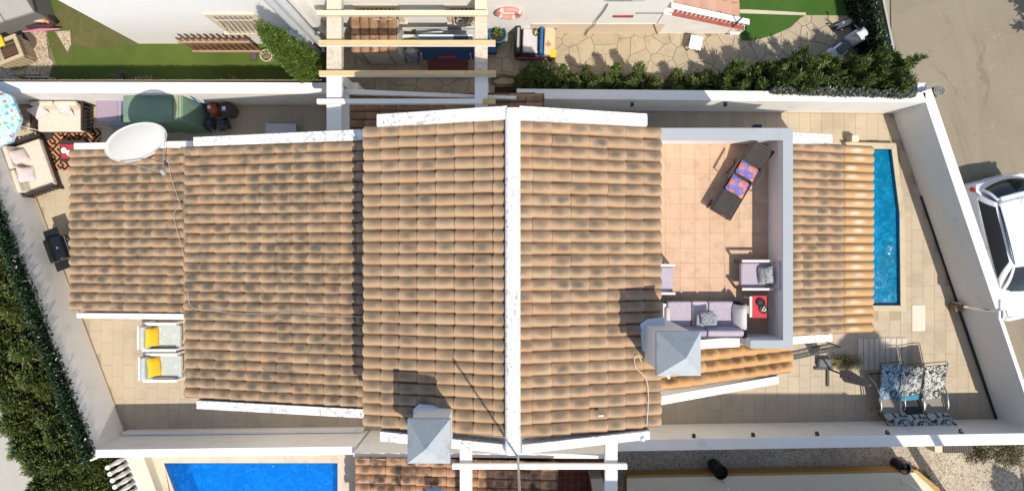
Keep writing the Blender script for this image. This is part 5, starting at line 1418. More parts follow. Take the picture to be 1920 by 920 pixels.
# ------------------------------------------------------------------ north west patio
CREAMF = plain("cream_fabric", (0.62, 0.54, 0.44), .9, .1, bump=.25, bsc=200, var=.05)
PINKL = m_print("pink_leaf_print", (0.66, 0.60, 0.58), [(0.60, 0.40, 0.40), (0.70, 0.62, 0.60), (0.36, 0.24, 0.26)], 9, .47, 1.5)
def outdoor_sofa(name, label, px, py, rz, w, d):
    q = XY(px, py, .45)
    t = thing(name, label, "sofa", (q[0], q[1], 0), rz, "cream outdoor sofas")
    for s_ in (-1, 1):                       # slatted dark side frames
        m = MB(); x = s_ * (w / 2 + .05)
        m.box(x - .03, -d / 2, .55, x + .03, d / 2, .60)
        for yy in (-d / 2 + .03, d / 2 - .03): m.box(x - .03, yy - .03, 0, x + .03, yy + .03, .549)
        a = m.build("side_frame", DKWOOD, t)
        for k in range(6):
            m = MB(); yy = -d / 2 + .12 + k * (d - .2) / 6; m.box(x - .012, yy, .08, x + .012, yy + .06, .549); m.build("slat", DKWOOD, a)
    m = MB(); m.box(-w / 2, -d / 2, .14, w / 2, d / 2, .24); m.build("base_frame", DKWOOD, t)
    m = MB(); m.box(-w / 2, d / 2 - .06, .24, w / 2, d / 2 - .001, .62); m.build("back_frame", DKWOOD, t)
    m = MB(); m.box(-w / 2 + .01, -d / 2, .242, w / 2 - .01, d / 2 - .20, .42); m.build("seat_cushion", CREAMF, t, bevel=.04, seg=3)
    for s_ in (-1, 1):
        M = Matrix.Translation((s_ * w / 4, d / 2 - .15, .57)) @ Euler((rad(78), 0, 0)).to_matrix().to_4x4()
        m = MB(); m.box(-w / 4 + .015, -.20, -.07, w / 4 - .015, .20, .07, M); m.build("back_cushion", CREAMF, t, bevel=.045, seg=3)
    return t
s1 = outdoor_sofa("outdoor_sofa", "cream sofa with dark slatted sides standing against the white north wall", 112, 218, 0, 1.34, .86)
s2 = outdoor_sofa("outdoor_sofa", "cream sofa turned along the slanting west wall beside the patterned rug", 57, 312, rad(109), 1.42, .92)
def scatter(name, label, par, lx, ly, z, w, mat, rz, tilt=.5, grp=None):
    M = Matrix.Translation(par.location) @ Euler(par.rotation_euler).to_matrix().to_4x4() @ Matrix.Translation((lx, ly, z)) @ Euler((tilt, 0, rz)).to_matrix().to_4x4()
    t = thing(name, label, "pillow", tuple(M.translation), 0, grp)
    m = MB(); m.pillow(w, w, .15, M, 10); m.v = [(a - M.translation.x, b_ - M.translation.y, c - M.translation.z) for a, b_, c in m.v]
    m.build("cover", mat, t, smooth=True); return t
scatter("scatter_pillow", "pink leaf pillow on the left seat of the sofa against the north wall", s1, -.52, .1, .58, .42, PINKL, .45, .9, "pink leaf pillows")
scatter("scatter_pillow", "pink leaf pillow on the right seat of the sofa against the north wall", s1, .22, .16, .58, .42, PINKL, -.1, .9, "pink leaf pillows")
scatter("scatter_pillow", "pink leaf pillow on the north end of the sofa along the slanting wall", s2, .34, .12, .58, .44, PINKL, .2, .8, "pink leaf pillows")
scatter("scatter_pillow", "pink leaf pillow on the south end of the sofa along the slanting wall", s2, -.22, .10, .58, .44, PINKL, -.15, .8, "pink leaf pillows")
# rug
x0, y0 = XY(69, 319); x1, y1 = XY(190, 241)
rg = MB(); rg.box(-(x1 - x0) / 2, -(y1 - y0) / 2, 0, (x1 - x0) / 2, (y1 - y0) / 2, .012)
t = NT("rug_print"); v = t.rot(t.scale(t.obj(), (1, 1, 0)), rad(45))
vv = t.scale(v, (3.0, 3.0, 1)); fr_ = t.n("ShaderNodeVectorMath", operation='FRACTION'); t.put(fr_.inputs[0], vv)
sx = t.sep(fr_.outputs[0]); ax = t.math('ABSOLUTE', t.math('SUBTRACT', sx[0], .5)); ay = t.math('ABSOLUTE', t.math('SUBTRACT', sx[1], .5))
d_ = t.math('MAXIMUM', ax, ay)
ring = t.math('MULTIPLY', t.math('GREATER_THAN', d_, .25), t.math('LESS_THAN', d_, .42))
core = t.math('LESS_THAN', d_, .10)
gap = t.math('MULTIPLY', t.math('LESS_THAN', ay, .09), t.math('GREATER_THAN', sx[0], .5))
link = t.math('MULTIPLY', t.math('LESS_THAN', ay, .06), t.math('MULTIPLY', t.math('LESS_THAN', ax, .3), t.math('LESS_THAN', sx[0], .5)))
k = t.math('MAXIMUM', t.math('SUBTRACT', ring, gap, clamp=True), t.math('MAXIMUM', core, link))
o = rg.build("patterned_rug", t.fin(t.mix(k, (0.028, 0.014, 0.013), (0.46, 0.22, 0.105)), .95, .1)); o.location = ((x0 + x1) / 2, (y0 + y1) / 2, .004)
tag(o, "black and orange geometric rug under the coffee table", "rug")
ct = thing("coffee_table", "low dark coffee table on the geometric rug, half under the eave", "coffee table", (*XY(136, 283, .36), .017), 0)
m = MB(); m.box(-.36, -.31, .30, .36, .31, .36); m.build("tabletop", DKWOOD, ct, bevel=.008)
for x, y in ((-.3, -.25), (.3, -.25), (-.3, .25), (.3, .25)):
    m = MB(); m.box(x - .03, y - .03, 0, x + .03, y + .03, .299); m.build("leg", DKWOOD, ct)
ty = thing("red_tray", "red place mat with white bowls on the dark coffee table", "tray", (ct.location.x - .10, ct.location.y - .02, .378))
m = MB(); m.box(-.21, -.20, 0, .21, .20, .012); m.build("mat", plain("red_mat", (0.40, 0.035, 0.045), .7), ty)
for k, (x, y) in enumerate(((-.09, .02), (.06, -.05))):
    m = MB(); m.lathe([(.03, .013), (.075, .05), (.085, .075), (.075, .075), (.05, .03), (.001, .028)], (x, y, 0), 16); m.build("bowl", WHITEP, ty, smooth=True)
# floral parasol at the left edge
q = XY(-22, 222, 2.2)
fp_ = thing("floral_parasol", "pale blue parasol printed with flowers at the photo edge", "parasol", (q[0], q[1], 0), 0)
m = MB(); R0 = .84
v = [(0, 0, 2.44)]; n = 8
for r, z in ((.35, 2.40), (.7, 2.28), (R0, 2.2), (R0 * .99, 2.08)):
    for k_ in range(n): v.append((r * math.cos(2 * math.pi * k_ / n), r * math.sin(2 * math.pi * k_ / n), z))
f = [(0, 1 + k_, 1 + (k_ + 1) % n) for k_ in range(n)]
for i in range(3):
    for k_ in range(n): a = 1 + i * n + k_; b_ = 1 + i * n + (k_ + 1) % n; f.append((a, a + n, b_ + n, b_))
m.add(v, f); m.build("canopy", m_flower("parasol_print", (0.36, 0.60, 0.66), [(0.62, 0.10, 0.14), (0.16, 0.42, 0.20), (0.10, 0.34, 0.60), (0.70, 0.32, 0.36), (0.36, 0.60, 0.66)], 7.5, .36, (0.52, 0.72, 0.74)), fp_, solid=.01)
m = MB(); m.tube([(0, 0, .08), (0, 0, 2.44)], .02, 8); m.build("pole", WHITEP, fp_, smooth=True)
m = MB(); m.lathe([(.25, 0), (.25, .05), (.05, .1), (.001, .1)], n=18); m.build("base", BLACKM, fp_)
for k_ in range(8):
    a = 2 * math.pi * k_ / 8; m = MB(); m.tube([(.02 * math.cos(a), .02 * math.sin(a), 2.40), (R0 * .98 * math.cos(a), R0 * .98 * math.sin(a), 2.19)], .006, 5); m.build("rib", STEEL, fp_)
ft = thing("garden_side_table", "small beige table with pale flowers between the parasol and the two sofas", "side table", (*XY(44, 240, .4), 0), .1)
m = MB(); m.box(-.24, -.22, .36, .26, .22, .40); m.build("tabletop", plain("beige_table", (0.46, 0.38, 0.25)), ft, bevel=.01)
for x, y in ((-.2, -.18), (.2, -.18), (-.2, .18), (.2, .18)):
    m = MB(); m.tube([(x, y, 0), (x, y, .36)], .018, 6); m.build("leg", plain("beige_leg", (0.4, 0.33, 0.22)), ft)
tuft("flower_vase", "small bunch of pale flowers on the beige side table", "flowers", ft.location.x + .06, ft.location.y + .02, .40, .09, .16, 16, m_foliage("pale_bloom", (0.2, 0.22, 0.1), (0.62, 0.6, 0.5), (0.72, 0.7, 0.6)), 61, None, .06, .03)
# purple storage box
sb = thing("cushion_box", "lilac storage box between the cream sofa and the green covered hot tub", "storage box", (*XY(203, 208, .62), 0))
m = MB(); m.box(-.33, -.34, 0, .34, .30, .52); m.build("body", plain("pale_blue_box", (0.34, 0.38, 0.47), .6), sb, bevel=.02)
m = MB(); m.box(-.345, -.31, .521, .26, .32, .62); m.build("lid", plain("lilac_lid", (0.31, 0.24, 0.30), .7, var=.06), sb, bevel=.02)
m = MB(); m.box(.262, -.31, .521, .35, .32, .61); m.build("lid_edge", plain("lilac_edge", (0.31, 0.27, 0.37), .7), sb, bevel=.015)
# hot tub under a green tarpaulin cover
z1 = 1.28
ht = thing("covered_hot_tub", "square tub under a dark green fitted cover against the white wall", "hot tub", (*XY(300, 205, .6), 0))
TARP = plain("green_cover", (0.15, 0.24, 0.17), .6, .3, var=.2, sc=3, bump=.3, bsc=14)
TARPL = plain("green_cover_light", (0.26, 0.31, 0.19), .6, .3, var=.12, sc=3)
tl, tr, br, bl = XY(231, 174, z1), XY(343, 174, z1), XY(343, 229, z1), XY(231, 229, z1)
gl_, gr, gbr, gbl = (tl[0] - .03, tl[1] + .03), (tr[0] + .10, tr[1] + .03), XY(398, 249), (bl[0] - .03, XY(0, 250)[1])
m = MB(); n = 8
top = []; bot = []
def edge(a, b_, k): return [(a[0] + (b_[0] - a[0]) * i / k, a[1] + (b_[1] - a[1]) * i / k) for i in range(k)]
top = edge(bl, br, 10) + edge(br, tr, 8) + edge(tr, tl, 10) + edge(tl, bl, 8)
bot = edge(gbl, gbr, 10) + edge(gbr, gr, 8) + edge(gr, gl_, 10) + edge(gl_, gbl, 8)
N = len(top); v = []; f = []
for lev, tq in enumerate((0, .12, .4, .7, 1.0)):
    for i in range(N):
        w_ = math.sin(i * 2.1) * .035 * tq + math.sin(i * .9 + 1) * .03 * tq
        a, b_ = top[i], bot[i]; cx, cy = ht.location.x, ht.location.y
        x = a[0] + (b_[0] - a[0]) * tq; y = a[1] + (b_[1] - a[1]) * tq; l = math.hypot(x - cx, y - cy)
        v.append((x + (x - cx) / l * w_, min(y + (y - cy) / l * w_, 4.07), z1 * (1 - tq) + .012 * tq))
for lev in range(4):
    for i in range(N): j = (i + 1) % N; f.append((lev * N + i, (lev + 1) * N + i, (lev + 1) * N + j, lev * N + j))
m.add(v, f); m.build("skirt", TARP, ht, world=True, smooth=True, fix=True)
m = MB()
def topf(u, w_):
    x = tl[0] + (tr[0] - tl[0]) * u; y = bl[1] + (tl[1] - bl[1]) * w_
    e = min(u, 1 - u, w_, 1 - w_); return (x, y, z1 + .05 * min(e * 8, 1) + .012 * math.sin(u * 9) * math.sin(w_ * 7) - (.03 * math.exp(-((u - .48) ** 2 + (w_ - .5) ** 2) * 14)))
m.grid(topf, 16, 10); m.build("top_panel", TARP, ht, world=True, smooth=True)
m = MB(); u0, u1 = .86, .985
m.grid(lambda a, b_: (tl[0] + (tr[0] - tl[0]) * (u0 + (u1 - u0) * a), bl[1] + (tl[1] - bl[1]) * (.06 + .9 * b_), z1 + .058 + .008 * math.sin(b_ * 9)), 3, 8); m.build("strap_panel", TARPL, ht, world=True, smooth=True)
m = MB(); zz = z1 + .066
m.tube([(tl[0] + .04, tl[1] - .03, zz), (tr[0] - .30, tl[1] - .03, zz), (tr[0] - .24, tl[1] - .08, zz), (tr[0] - .24, bl[1] + .05, zz)], .010, 5); m.tube([(tr[0] - .09, tl[1] - .04, zz), (tr[0] - .09, bl[1] + .04, zz)], .008, 5)
m.build("piping", plain("cover_piping", (0.05, 0.08, 0.06)), ht, world=True)
gq = XY(397, 203, .4)
gb = thing("gas_bottle", "rust orange gas bottle beside the green covered hot tub", "gas bottle", (gq[0] + .03, gq[1] - .02, 0), 0)
m = MB(); m.lathe([(.15, 0), (.17, .04), (.175, .38), (.15, .50), (.07, .57), (.04, .58), (.001, .58)], n=24); m.build("cylinder", plain("rust_orange", (0.30, 0.085, 0.035), .5, var=.35, sc=7), gb, smooth=True)
m = MB(); m.lathe([(.035, .57), (.035, .66), (.001, .66)], n=12); m.lathe([(.05, .60), (.05, .64), (.03, .64)], n=12); m.build("valve", STEEL, gb, smooth=True)
gq = XY(425, 205, .4)
kg = thing("gas_cylinder", "grey brown drum with a shiny round lid standing behind the rust gas bottle", "drum", (gq[0] + .02, gq[1] - .02, 0), 0)
m = MB(); m.lathe([(.17, 0), (.18, .02), (.18, .55), (.165, .60), (.001, .60)], n=24); m.build("drum", plain("drum_grey", (0.10, 0.085, 0.075), .6), kg, smooth=True)
kg.name = "metal_drum"
m = MB(); m.lathe([(.15, .602), (.15, .63), (.13, .63), (.12, .615), (.001, .615)], n=24); m.build("lid_ring", plain("dark_ring", (0.03, 0.03, 0.035), .4), kg, smooth=True)
m = MB(); m.pillow(.11, .13, .03, Matrix.Translation((-.01, 0, .63))); m.build("badge", STEEL, kg, smooth=True)
for k, (px, py) in enumerate(((393, 233), (419, 234))):
    q = XY(px, py, .2)
    t = thing("rubbish_bag", ["grey rubbish bag below the rust gas bottle", "grey rubbish bag below the dark drum"][k], "bag", (q[0], q[1], 0.0), .3 * k, "rubbish bags")
    m = MB(); m.pillow(.34, .36, .42, Matrix.Translation((0, 0, .2)), 10)
    m.v = [(x + .02 * math.sin(y * 40), y + .02 * math.sin(z * 37), z + .025 * math.sin(x * 33)) for x, y, z in m.v]
    m.build("bag", plain("bag_grey%d" % k, (0.045, 0.05, 0.06), .4, .4), t, smooth=True)
    m = MB(); m.lathe([(.02, .36), (.05, .43), (.001, .42)], n=8); m.build("knot", BLACK, t)
bs = thing("blue_broom", "blue handled broom leaning between the green cover and the gas bottle", "broom", (*XY(392, 213, .1), .0))
a = P(353, 176, 1.35) - Vector(bs.location); m = MB(); m.tube([(0, 0, .06), a], .018, 8); m.build("handle", plain("handle_blue", (0.01, 0.11, 0.46), .4), bs, smooth=True)
m = MB(); m.box(-.15, -.03, .02, .15, .03, .08); m.build("brush", BLACK, bs)
lt = thing("shaded_bench", "pale low crate in the shaded passage north of the white roof verge", "crate", (*XY(526, 243, .4), 0))
lt.name = "plastic_crate"
m = MB(); m.box(-.42, -.16, 0, .42, .16, .34); m.build("body", plain("crate_grey", (0.36, 0.37, 0.38), .5), lt, bevel=.015)
m = MB(); m.box(-.44, -.18, .341, .44, .18, .38); m.build("lid", plain("crate_lid", (0.46, 0.47, 0.47), .5), lt, bevel=.012)
# barbecue
bq = XY(102, 467, .95)
bb = thing("gas_barbecue", "black gas barbecue with folding side shelves by the slanting west wall", "barbecue", (*bq, 0), rad(20))
m = MB(); m.box(-.26, -.34, .05, .26, .34, .72); m.build("cabinet", BLACKM, bb, bevel=.01)
m = MB(); m.box(.262, -.3, .04, .42, .3, .30); m.build("lower_shelf", plain("dark_green_shelf", (0.03, 0.045, 0.035)), bb, bevel=.01)
m = MB(); n = 10
m.xzprism([(-.29, .72), (.26, .72), (.27, .80), (.22, .93), (.10, 1.0), (-.10, 1.01), (-.24, .95), (-.29, .84)], -.33, .33); m.build("lid", plain("black_enamel", (0.010, 0.010, 0.011), .18, .5), bb, bevel=.015, fix=True)
m = MB(); m.lathe([(.03, 0), (.03, .012), (.001, .014)], (.12, .0, 1.0), 14); m.build("gauge", STEEL, bb)
m = MB(); m.tube([(.26, -.27, .86), (.32, -.27, .87), (.32, .27, .87), (.26, .27, .86)], .014, 8); m.build("handle", plain("chrome", (0.75, 0.75, 0.75), .15, .5, 1.0), bb, smooth=True)
for s_ in (-1, 1):
    m = MB(); m.box(-.22, min(s_ * .345, s_ * .60), .80, .20, max(s_ * .345, s_ * .60), .835); m.build("side_shelf", BLACK, bb, bevel=.012)
    for x in (-.2, .2):
        m = MB(); m.cbox((x, s_ * .34, .03), (.05, .05, .07)); m.build("foot", BLACK, bb)
for k in range(4):
    m = MB(); m.lathe([(.025, 0), (.02, .03), (.001, .03)], (0, 0, 0), 10); m.v = [(.262 + z, -.22 + k * .145 + x, .66 + y) for x, y, z in m.v]; m.build("knob", STEEL, bb)
# two armchairs with yellow pillows
FLORG = m_print("grey_floral", (0.44, 0.465, 0.44), [(0.36, 0.40, 0.38), (0.56, 0.57, 0.53), (0.24, 0.28, 0.26)], 3.4, .46, 2.2)
YEL = plain("yellow_fabric", (0.72, 0.43, 0.03), .85, .1, var=.06)
GRYTRIM = plain("grey_trim", (0.15, 0.17, 0.19), .8)
def armchair(label, px, py):
    q = XY(px, py, .5)
    t = thing("garden_armchair", label, "armchair", (q[0], q[1], 0), 0, "floral armchairs with yellow pillows")
    for s_ in (-1, 1):
        m = MB(); y = s_ * .375
        m.box(-.50, y - .04, .56, .46, y + .04, .60)
        m.box(-.48, y - .035, 0, -.42, y + .035, .559); m.box(.38, y - .035, 0, .44, y + .035, .559); m.build("arm_frame", WHITEP, t, bevel=.01)
    m = MB(); m.box(-.50, -.33, .20, .44, .33, .25); m.build("seat_frame", WHITEP, t)
    m = MB(); m.box(-.53, -.33, .2, -.49, .33, .78); m.build("back_frame", WHITEP, t)
    m = MB(); m.box(-.40, -.325, .252, .50, .325, .42); m.build("seat_cushion", FLORG, t, bevel=.04, seg=3)
    M = Matrix.Translation((-.38, 0, .60)) @ Euler((0, rad(-10), 0)).to_matrix().to_4x4()
    m = MB(); m.box(-.075, -.325, -.2, .075, .325, .22, M); m.build("back_cushion", FLORG, t, bevel=.045, seg=3)
    m = MB(); m.tube([(-.30, -.335, .44), (0, -.345, .45), (.35, -.335, .44), (.48, -.30, .43)], .014, 6); m.build("piping", GRYTRIM, t, smooth=True)
    return t
def ypillow(label, ch, lx, ly, rz, w, d):
    t = thing("yellow_pillow", label, "pillow", (ch.location.x + lx, ch.location.y + ly, .60), 0, "yellow pillows")
    m = MB(); m.pillow(.42, d, .16, Euler((0, rad(62), rz)).to_matrix().to_4x4(), 10); m.build("cover", YEL, t, smooth=True)
c1 = armchair("grey floral armchair nearest the white eave with a yellow pillow", 302, 631)
c2 = armchair("grey floral armchair farther from the eave with a yellow pillow", 304, 688)
ypillow("yellow pillow standing upright on the armchair nearest the white eave", c1, -.20, .0, 0, .3, .54)
ypillow("yellow pillow slightly askew on the armchair farther from the eave", c2, -.17, .03, rad(5), .3, .56)

# ------------------------------------------------------------------ terrace furniture
MESHF = plain("dark_mesh_fabric", (0.050, 0.045, 0.040), .7, .2, bump=.3, bsc=300)
hd, fo = P(1433, 274, 4.35), P(1351, 401, 4.05)
L_ = (hd - fo).length; ax = Vector((hd.x - fo.x, hd.y - fo.y, 0)).normalized(); rz = math.atan2(ax.y, ax.x)
mid = (hd + fo) / 2
sl_ = thing("sun_lounger", "dark mesh folding lounger with floral pillows on the roof terrace", "sun lounger", (mid.x, mid.y, TZ), rz)
hw = .27; h = L_ / 2
BRZ = plain("bronze_frame", (0.055, 0.042, 0.036), .45, .4, .4)
ya, yb = -h, h
m = MB()
for s_ in (-1, 1):
    m.tube([(-h, s_ * hw, .33), (h * .35, s_ * hw, .33), (h, s_ * hw, .62)], .016, 8)
m.tube([(-h, -hw, .33), (-h, hw, .33)], .016, 8); m.tube([(h, -hw, .62), (h, hw, .62)], .016, 8); m.tube([(-.1, -hw, .32), (-.1, hw, .32)], .012, 8); m.tube([(h * .35, -hw, .32), (h * .35, hw, .32)], .012, 8)
m.build("frame", BRZ, sl_, smooth=True)
def sheet(m, x0, z0, x1, z1, w, y0=None):
    m.grid(lambda u, q: (x0 + (x1 - x0) * u, -w + 2 * w * q, z0 + (z1 - z0) * u - .025 * math.sin(math.pi * q) * math.sin(math.pi * u)), 6, 6)
m = MB(); sheet(m, -h + .02, .335, h * .35, .335, hw - .01); m.build("seat_sling", MESHF, sl_, smooth=True, solid=.006)
m = MB(); sheet(m, h * .36, .338, h - .01, .62, hw - .01); m.build("back_sling", MESHF, sl_, smooth=True, solid=.006)
for s_ in (-1, 1):
    m = MB(); m.tube([(-h * .80, s_ * hw, .32), (-h * .95, s_ * hw, .012), (-h * .7, s_ * hw, .012)], .014, 6); m.build("leg", BRZ, sl_)
    m = MB(); m.tube([(h * .25, s_ * (hw + .01), .32), (h * .5, s_ * (hw + .02), .012)], .014, 6); m.tube([(h * .55, s_ * hw, .42), (h * .1, s_ * (hw + .03), .012)], .014, 6); m.build("leg", BRZ, sl_)
    m = MB(); m.bar((-.12 * h, s_ * (hw + .045), .52), (.48 * h, s_ * (hw + .045), .54), .045, .025); m.tube([(-.08 * h, s_ * (hw + .03), .33), (-.1 * h, s_ * (hw + .045), .51)], .012, 6); m.build("armrest", BRZ, sl_)
FLP = m_flower("orange_flower_print", (0.17, 0.14, 0.34), [(0.80, 0.17, 0.06), (0.78, 0.24, 0.10), (0.80, 0.13, 0.10)], 5.6, .36, (0.24, 0.20, 0.44))
for lx, z, w, d, lab in ((.27 * h + .02, .44, .33, .48, "smaller purple pillow with orange flowers at the lounger backrest"), (-.14 * h - .02, .395, .40, .47, "larger purple pillow with orange flowers on the lounger seat")):
    M = Euler((0, 0, rz)).to_matrix().to_4x4()
    c = Vector((mid.x, mid.y, TZ + z)) + M @ Vector((lx, 0, 0))
    t = thing("flower_pillow", lab, "pillow", tuple(c), rz, "purple flower pillows")
    m = MB(); m.pillow(w, d, .12, None, 10); m.build("cover", FLP, t, smooth=True)
LIL = plain("lilac_fabric", (0.40, 0.345, 0.405), .9, .1, bump=.2, bsc=200, var=.04)
LILD = plain("violet_fabric", (0.31, 0.275, 0.36), .9, .1, bump=.2, bsc=200, var=.04)
LILP = plain("pale_lilac_fabric", (0.52, 0.445, 0.48), .9, .1, bump=.2, bsc=200, var=.04)
DKF = plain("anthracite_frame", (0.06, 0.055, 0.07), .5)
WWOOD = plain("whitewashed_wood", (0.62, 0.57, 0.55), .6)
# lilac sofa against the south parapet
q = XY(1319, 597, TZ + .45)
ls = thing("terrace_sofa", "three seat lilac sofa below the south parapet of the roof terrace", "sofa", (q[0], q[1], TZ))
w2 = .93
m = MB(); m.box(-w2, -.36, .10, w2, .38, .24); m.build("base_frame", DKF, ls)
m = MB(); m.box(-w2, -.42, .10, w2, -.37, .70); m.build("back_frame", DKF, ls)
for k, mt_ in enumerate((LIL, LILP, LIL)):
    x0 = (-.83, -.25, .13)[k]; x1 = (-.255, .125, .72)[k]
    m = MB(); m.box(x0, -.22, .242, x1 - .01, .40, .42); m.build("seat_cushion", mt_, ls, bevel=.04, seg=3)
for k in range(2):
    M = Matrix.Translation((-.42 + .84 * k, -.27, .60)) @ Euler((rad(-80), 0, 0)).to_matrix().to_4x4()
    m = MB(); m.box(-.41, -.20, -.07, .41, .20, .07, M); m.build("back_cushion", (LILD, LIL)[k], ls, bevel=.04, seg=3)
for s_ in (-1, 1):
    m = MB(); m.box(s_ * .93 - .04, -.38, .10, s_ * .93 + .04, .36, .58); m.build("armrest", WWOOD if s_ < 0 else DKF, ls, bevel=.01)
    m = MB(); m.tube([(s_ * .90, .36, 0), (s_ * .90, .36, .11)], .02, 8); m.build("leg", DKF, ls)
    m = MB(); m.tube([(s_ * .90, -.36, 0), (s_ * .90, -.36, .11)], .02, 8); m.build("leg", DKF, ls)
wpil = thing("bolster_pillow", "off white pillow propped against the east arm of the lilac sofa", "pillow", (ls.location.x + .80, ls.location.y + .05, TZ + .56))
m = MB(); m.pillow(.42, .58, .17, Euler((0, rad(-58), 0)).to_matrix().to_4x4(), 10); m.build("cover", plain("off_white_fabric", (0.62, 0.59, 0.57), .9), wpil, smooth=True)
wp2 = thing("bolster_pillow", "narrow beige roll pillow on the west arm of the lilac sofa", "pillow", (ls.location.x - .87, ls.location.y + .02, TZ + .60))
m = MB(); m.tube([(0, -.26, 0), (0, -.22, 0), (0, .22, 0), (0, .26, 0)], [.03, .06, .06, .03], 10); m.build("cover", plain("beige_roll", (0.55, 0.47, 0.46), .9), wp2, smooth=True)
GPL = plain("grey_pad", (0.26, 0.28, 0.31), .9, bump=.3, bsc=120)
st_ = thing("cushion_pile", "grey folded pads lying on the middle of the lilac sofa", "cushion", (ls.location.x + .02, ls.location.y - .06, TZ + .42))
for k, (a, dx) in enumerate(((.12, 0.0), (-.04, .02))):
    m = MB(); m.box(-.24, -.19, 0.01 + k * .085, .24, .17, .09 + k * .085, Matrix.Translation((dx, 0, 0)) @ Euler((0, 0, a)).to_matrix().to_4x4()); m.build("pad", GPL, st_, bevel=.03, seg=3)
st_.name = "seat_pad"
CHK = NT("checked_fabric"); v = CHK.obj()
ck = CHK.n("ShaderNodeTexChecker"); CHK.put(ck.inputs["Vector"], v); ck.inputs["Scale"].default_value = 22
CHKM = CHK.fin(CHK.mix(CHK.math('MULTIPLY', CHK.noise(v, 30, 2), .3), CHK.mix(ck.outputs["Fac"], (0.10, 0.11, 0.12), (0.27, 0.28, 0.29)), (0.3, 0.3, 0.3)), .9, .1)
t = thing("checked_pillow", "small dark checked pillow on top of the grey pads on the lilac sofa", "pillow", (ls.location.x + .03, ls.location.y + .04, TZ + .66), .15)
m = MB(); m.pillow(.32, .30, .12, Euler((.25, .1, 0)).to_matrix().to_4x4(), 10); m.build("cover", CHKM, t, smooth=True)
def club(label, px, py, rz, mats, grp="lilac terrace armchairs"):
    q = XY(px, py, TZ + .45)
    t = thing("terrace_armchair", label, "armchair", (q[0], q[1], TZ), rz, grp)
    m = MB(); m.box(-.40, -.28, .20, .36, .28, .26); m.build("seat_frame", DKF, t)
    for s_ in (-1, 1):
        m = MB(); m.box(-.44, s_ * .325 - .03, .52, .30, s_ * .325 + .03, .56); m.build("armrest", WWOOD, t, bevel=.008)
        for x in (-.42, .32):
            m = MB(); m.cbox((x, s_ * .31, .26), (.045, .045, .52)); m.build("leg", DKF, t)
    m = MB(); m.box(-.42, -.285, .262, .26, .285, .42); m.build("seat_cushion", mats[0], t, bevel=.04, seg=3)
    m = MB(); m.box(.24, -.33, .26, .40, .33, .82, Euler((0, rad(6), 0)).to_matrix().to_4x4()); m.build("back_cushion", mats[1], t, bevel=.04, seg=3)
    return t
ch = club("lilac armchair by the east parapet with a black and white pillow", 1424, 515, 0, (LIL, LILP))
BWP = m_print("black_white_print", (0.05, 0.055, 0.06), [(0.55, 0.55, 0.53), (0.12, 0.12, 0.13), (0.6, 0.6, 0.58)], 16, .45, 1.0)
t = thing("patterned_pillow", "black and white patterned pillow in the lilac armchair by the east parapet", "pillow", (ch.location.x + .10, ch.location.y, TZ + .56), 0)
m = MB(); m.pillow(.36, .40, .14, Euler((0, rad(-42), .08)).to_matrix().to_4x4(), 10); m.build("cover", BWP, t, smooth=True)
club("lilac armchair half hidden under the eave west of the terrace", 1229, 523, math.pi, (LIL, LILP))
rt = thing("side_table", "little side table with a red cloth between the armchair and the sofa", "side table", (*XY(1424, 575, TZ + .48), TZ))
m = MB(); m.box(-.22, -.24, .42, .22, .24, .46); m.build("tabletop", WHITEP, rt, bevel=.008)
m = MB(); m.box(-.16, -.255, .461, .21, .255, .472); m.build("red_cloth", plain("red_cloth", (0.52, 0.045, 0.06), .8), rt)
for x, y in ((-.19, -.2), (.19, -.2), (-.19, .2), (.19, .2)):
    m = MB(); m.cbox((x, y, .21), (.035, .035, .418)); m.build("leg", WHITEP, rt)
m = MB(); m.bar((-.42, -.02, .20), (-.2, -.02, .20), .03, .03); m.build("crossbar", plain("pine_bar", (0.5, 0.34, 0.18)), rt)
t = thing("black_bowl", "round black bowl on the red cloth of the side table", "bowl", (rt.location.x + .02, rt.location.y + .10, TZ + .473))
m = MB(); m.lathe([(.05, 0), (.09, .03), (.10, .05), (.09, .05), (.06, .015), (.001, .012)], n=20); m.build("bowl", plain("bowl_black", (0.02, 0.012, 0.012), .3), t, smooth=True)
m = MB(); m.lathe([(.085, .018), (.001, .02)], n=18); m.build("contents", plain("dark_contents", (0.03, 0.02, 0.018)), t)
t = thing("ring_tray", "round black rimmed tray with pale objects on the red cloth", "tray", (rt.location.x + .09, rt.location.y - .05, TZ + .473))
m = MB(); m.lathe([(.095, 0), (.105, .0), (.105, .04), (.095, .04), (.095, .006), (.001, .006)], n=22); m.build("rim", BLACKM, t, smooth=True)
for k in range(5):
    m = MB(); m.cbox((RND.uniform(-.05, .05), RND.uniform(-.05, .05), .02), (.05, .025, .025), (0, 0, k)); m.build("object", plain("pale_obj%d" % k, (0.55, 0.5, 0.36)), t)
wl = thing("outdoor_lamp", "dark navy lamp on the outer north wall of the terrace", "wall lamp", (*XY(1421, 240, 4.45), 4.3))
wl.location.y = 2.625
m = MB(); m.box(-.10, 0, 0, .10, .14, .16); m.build("housing", plain("navy_lamp", (0.035, 0.04, 0.055), .4), wl, bevel=.03)
m = MB(); m.box(-.07, .02, .161, .07, .11, .17); m.build("cover", BLACK, wl, bevel=.005)

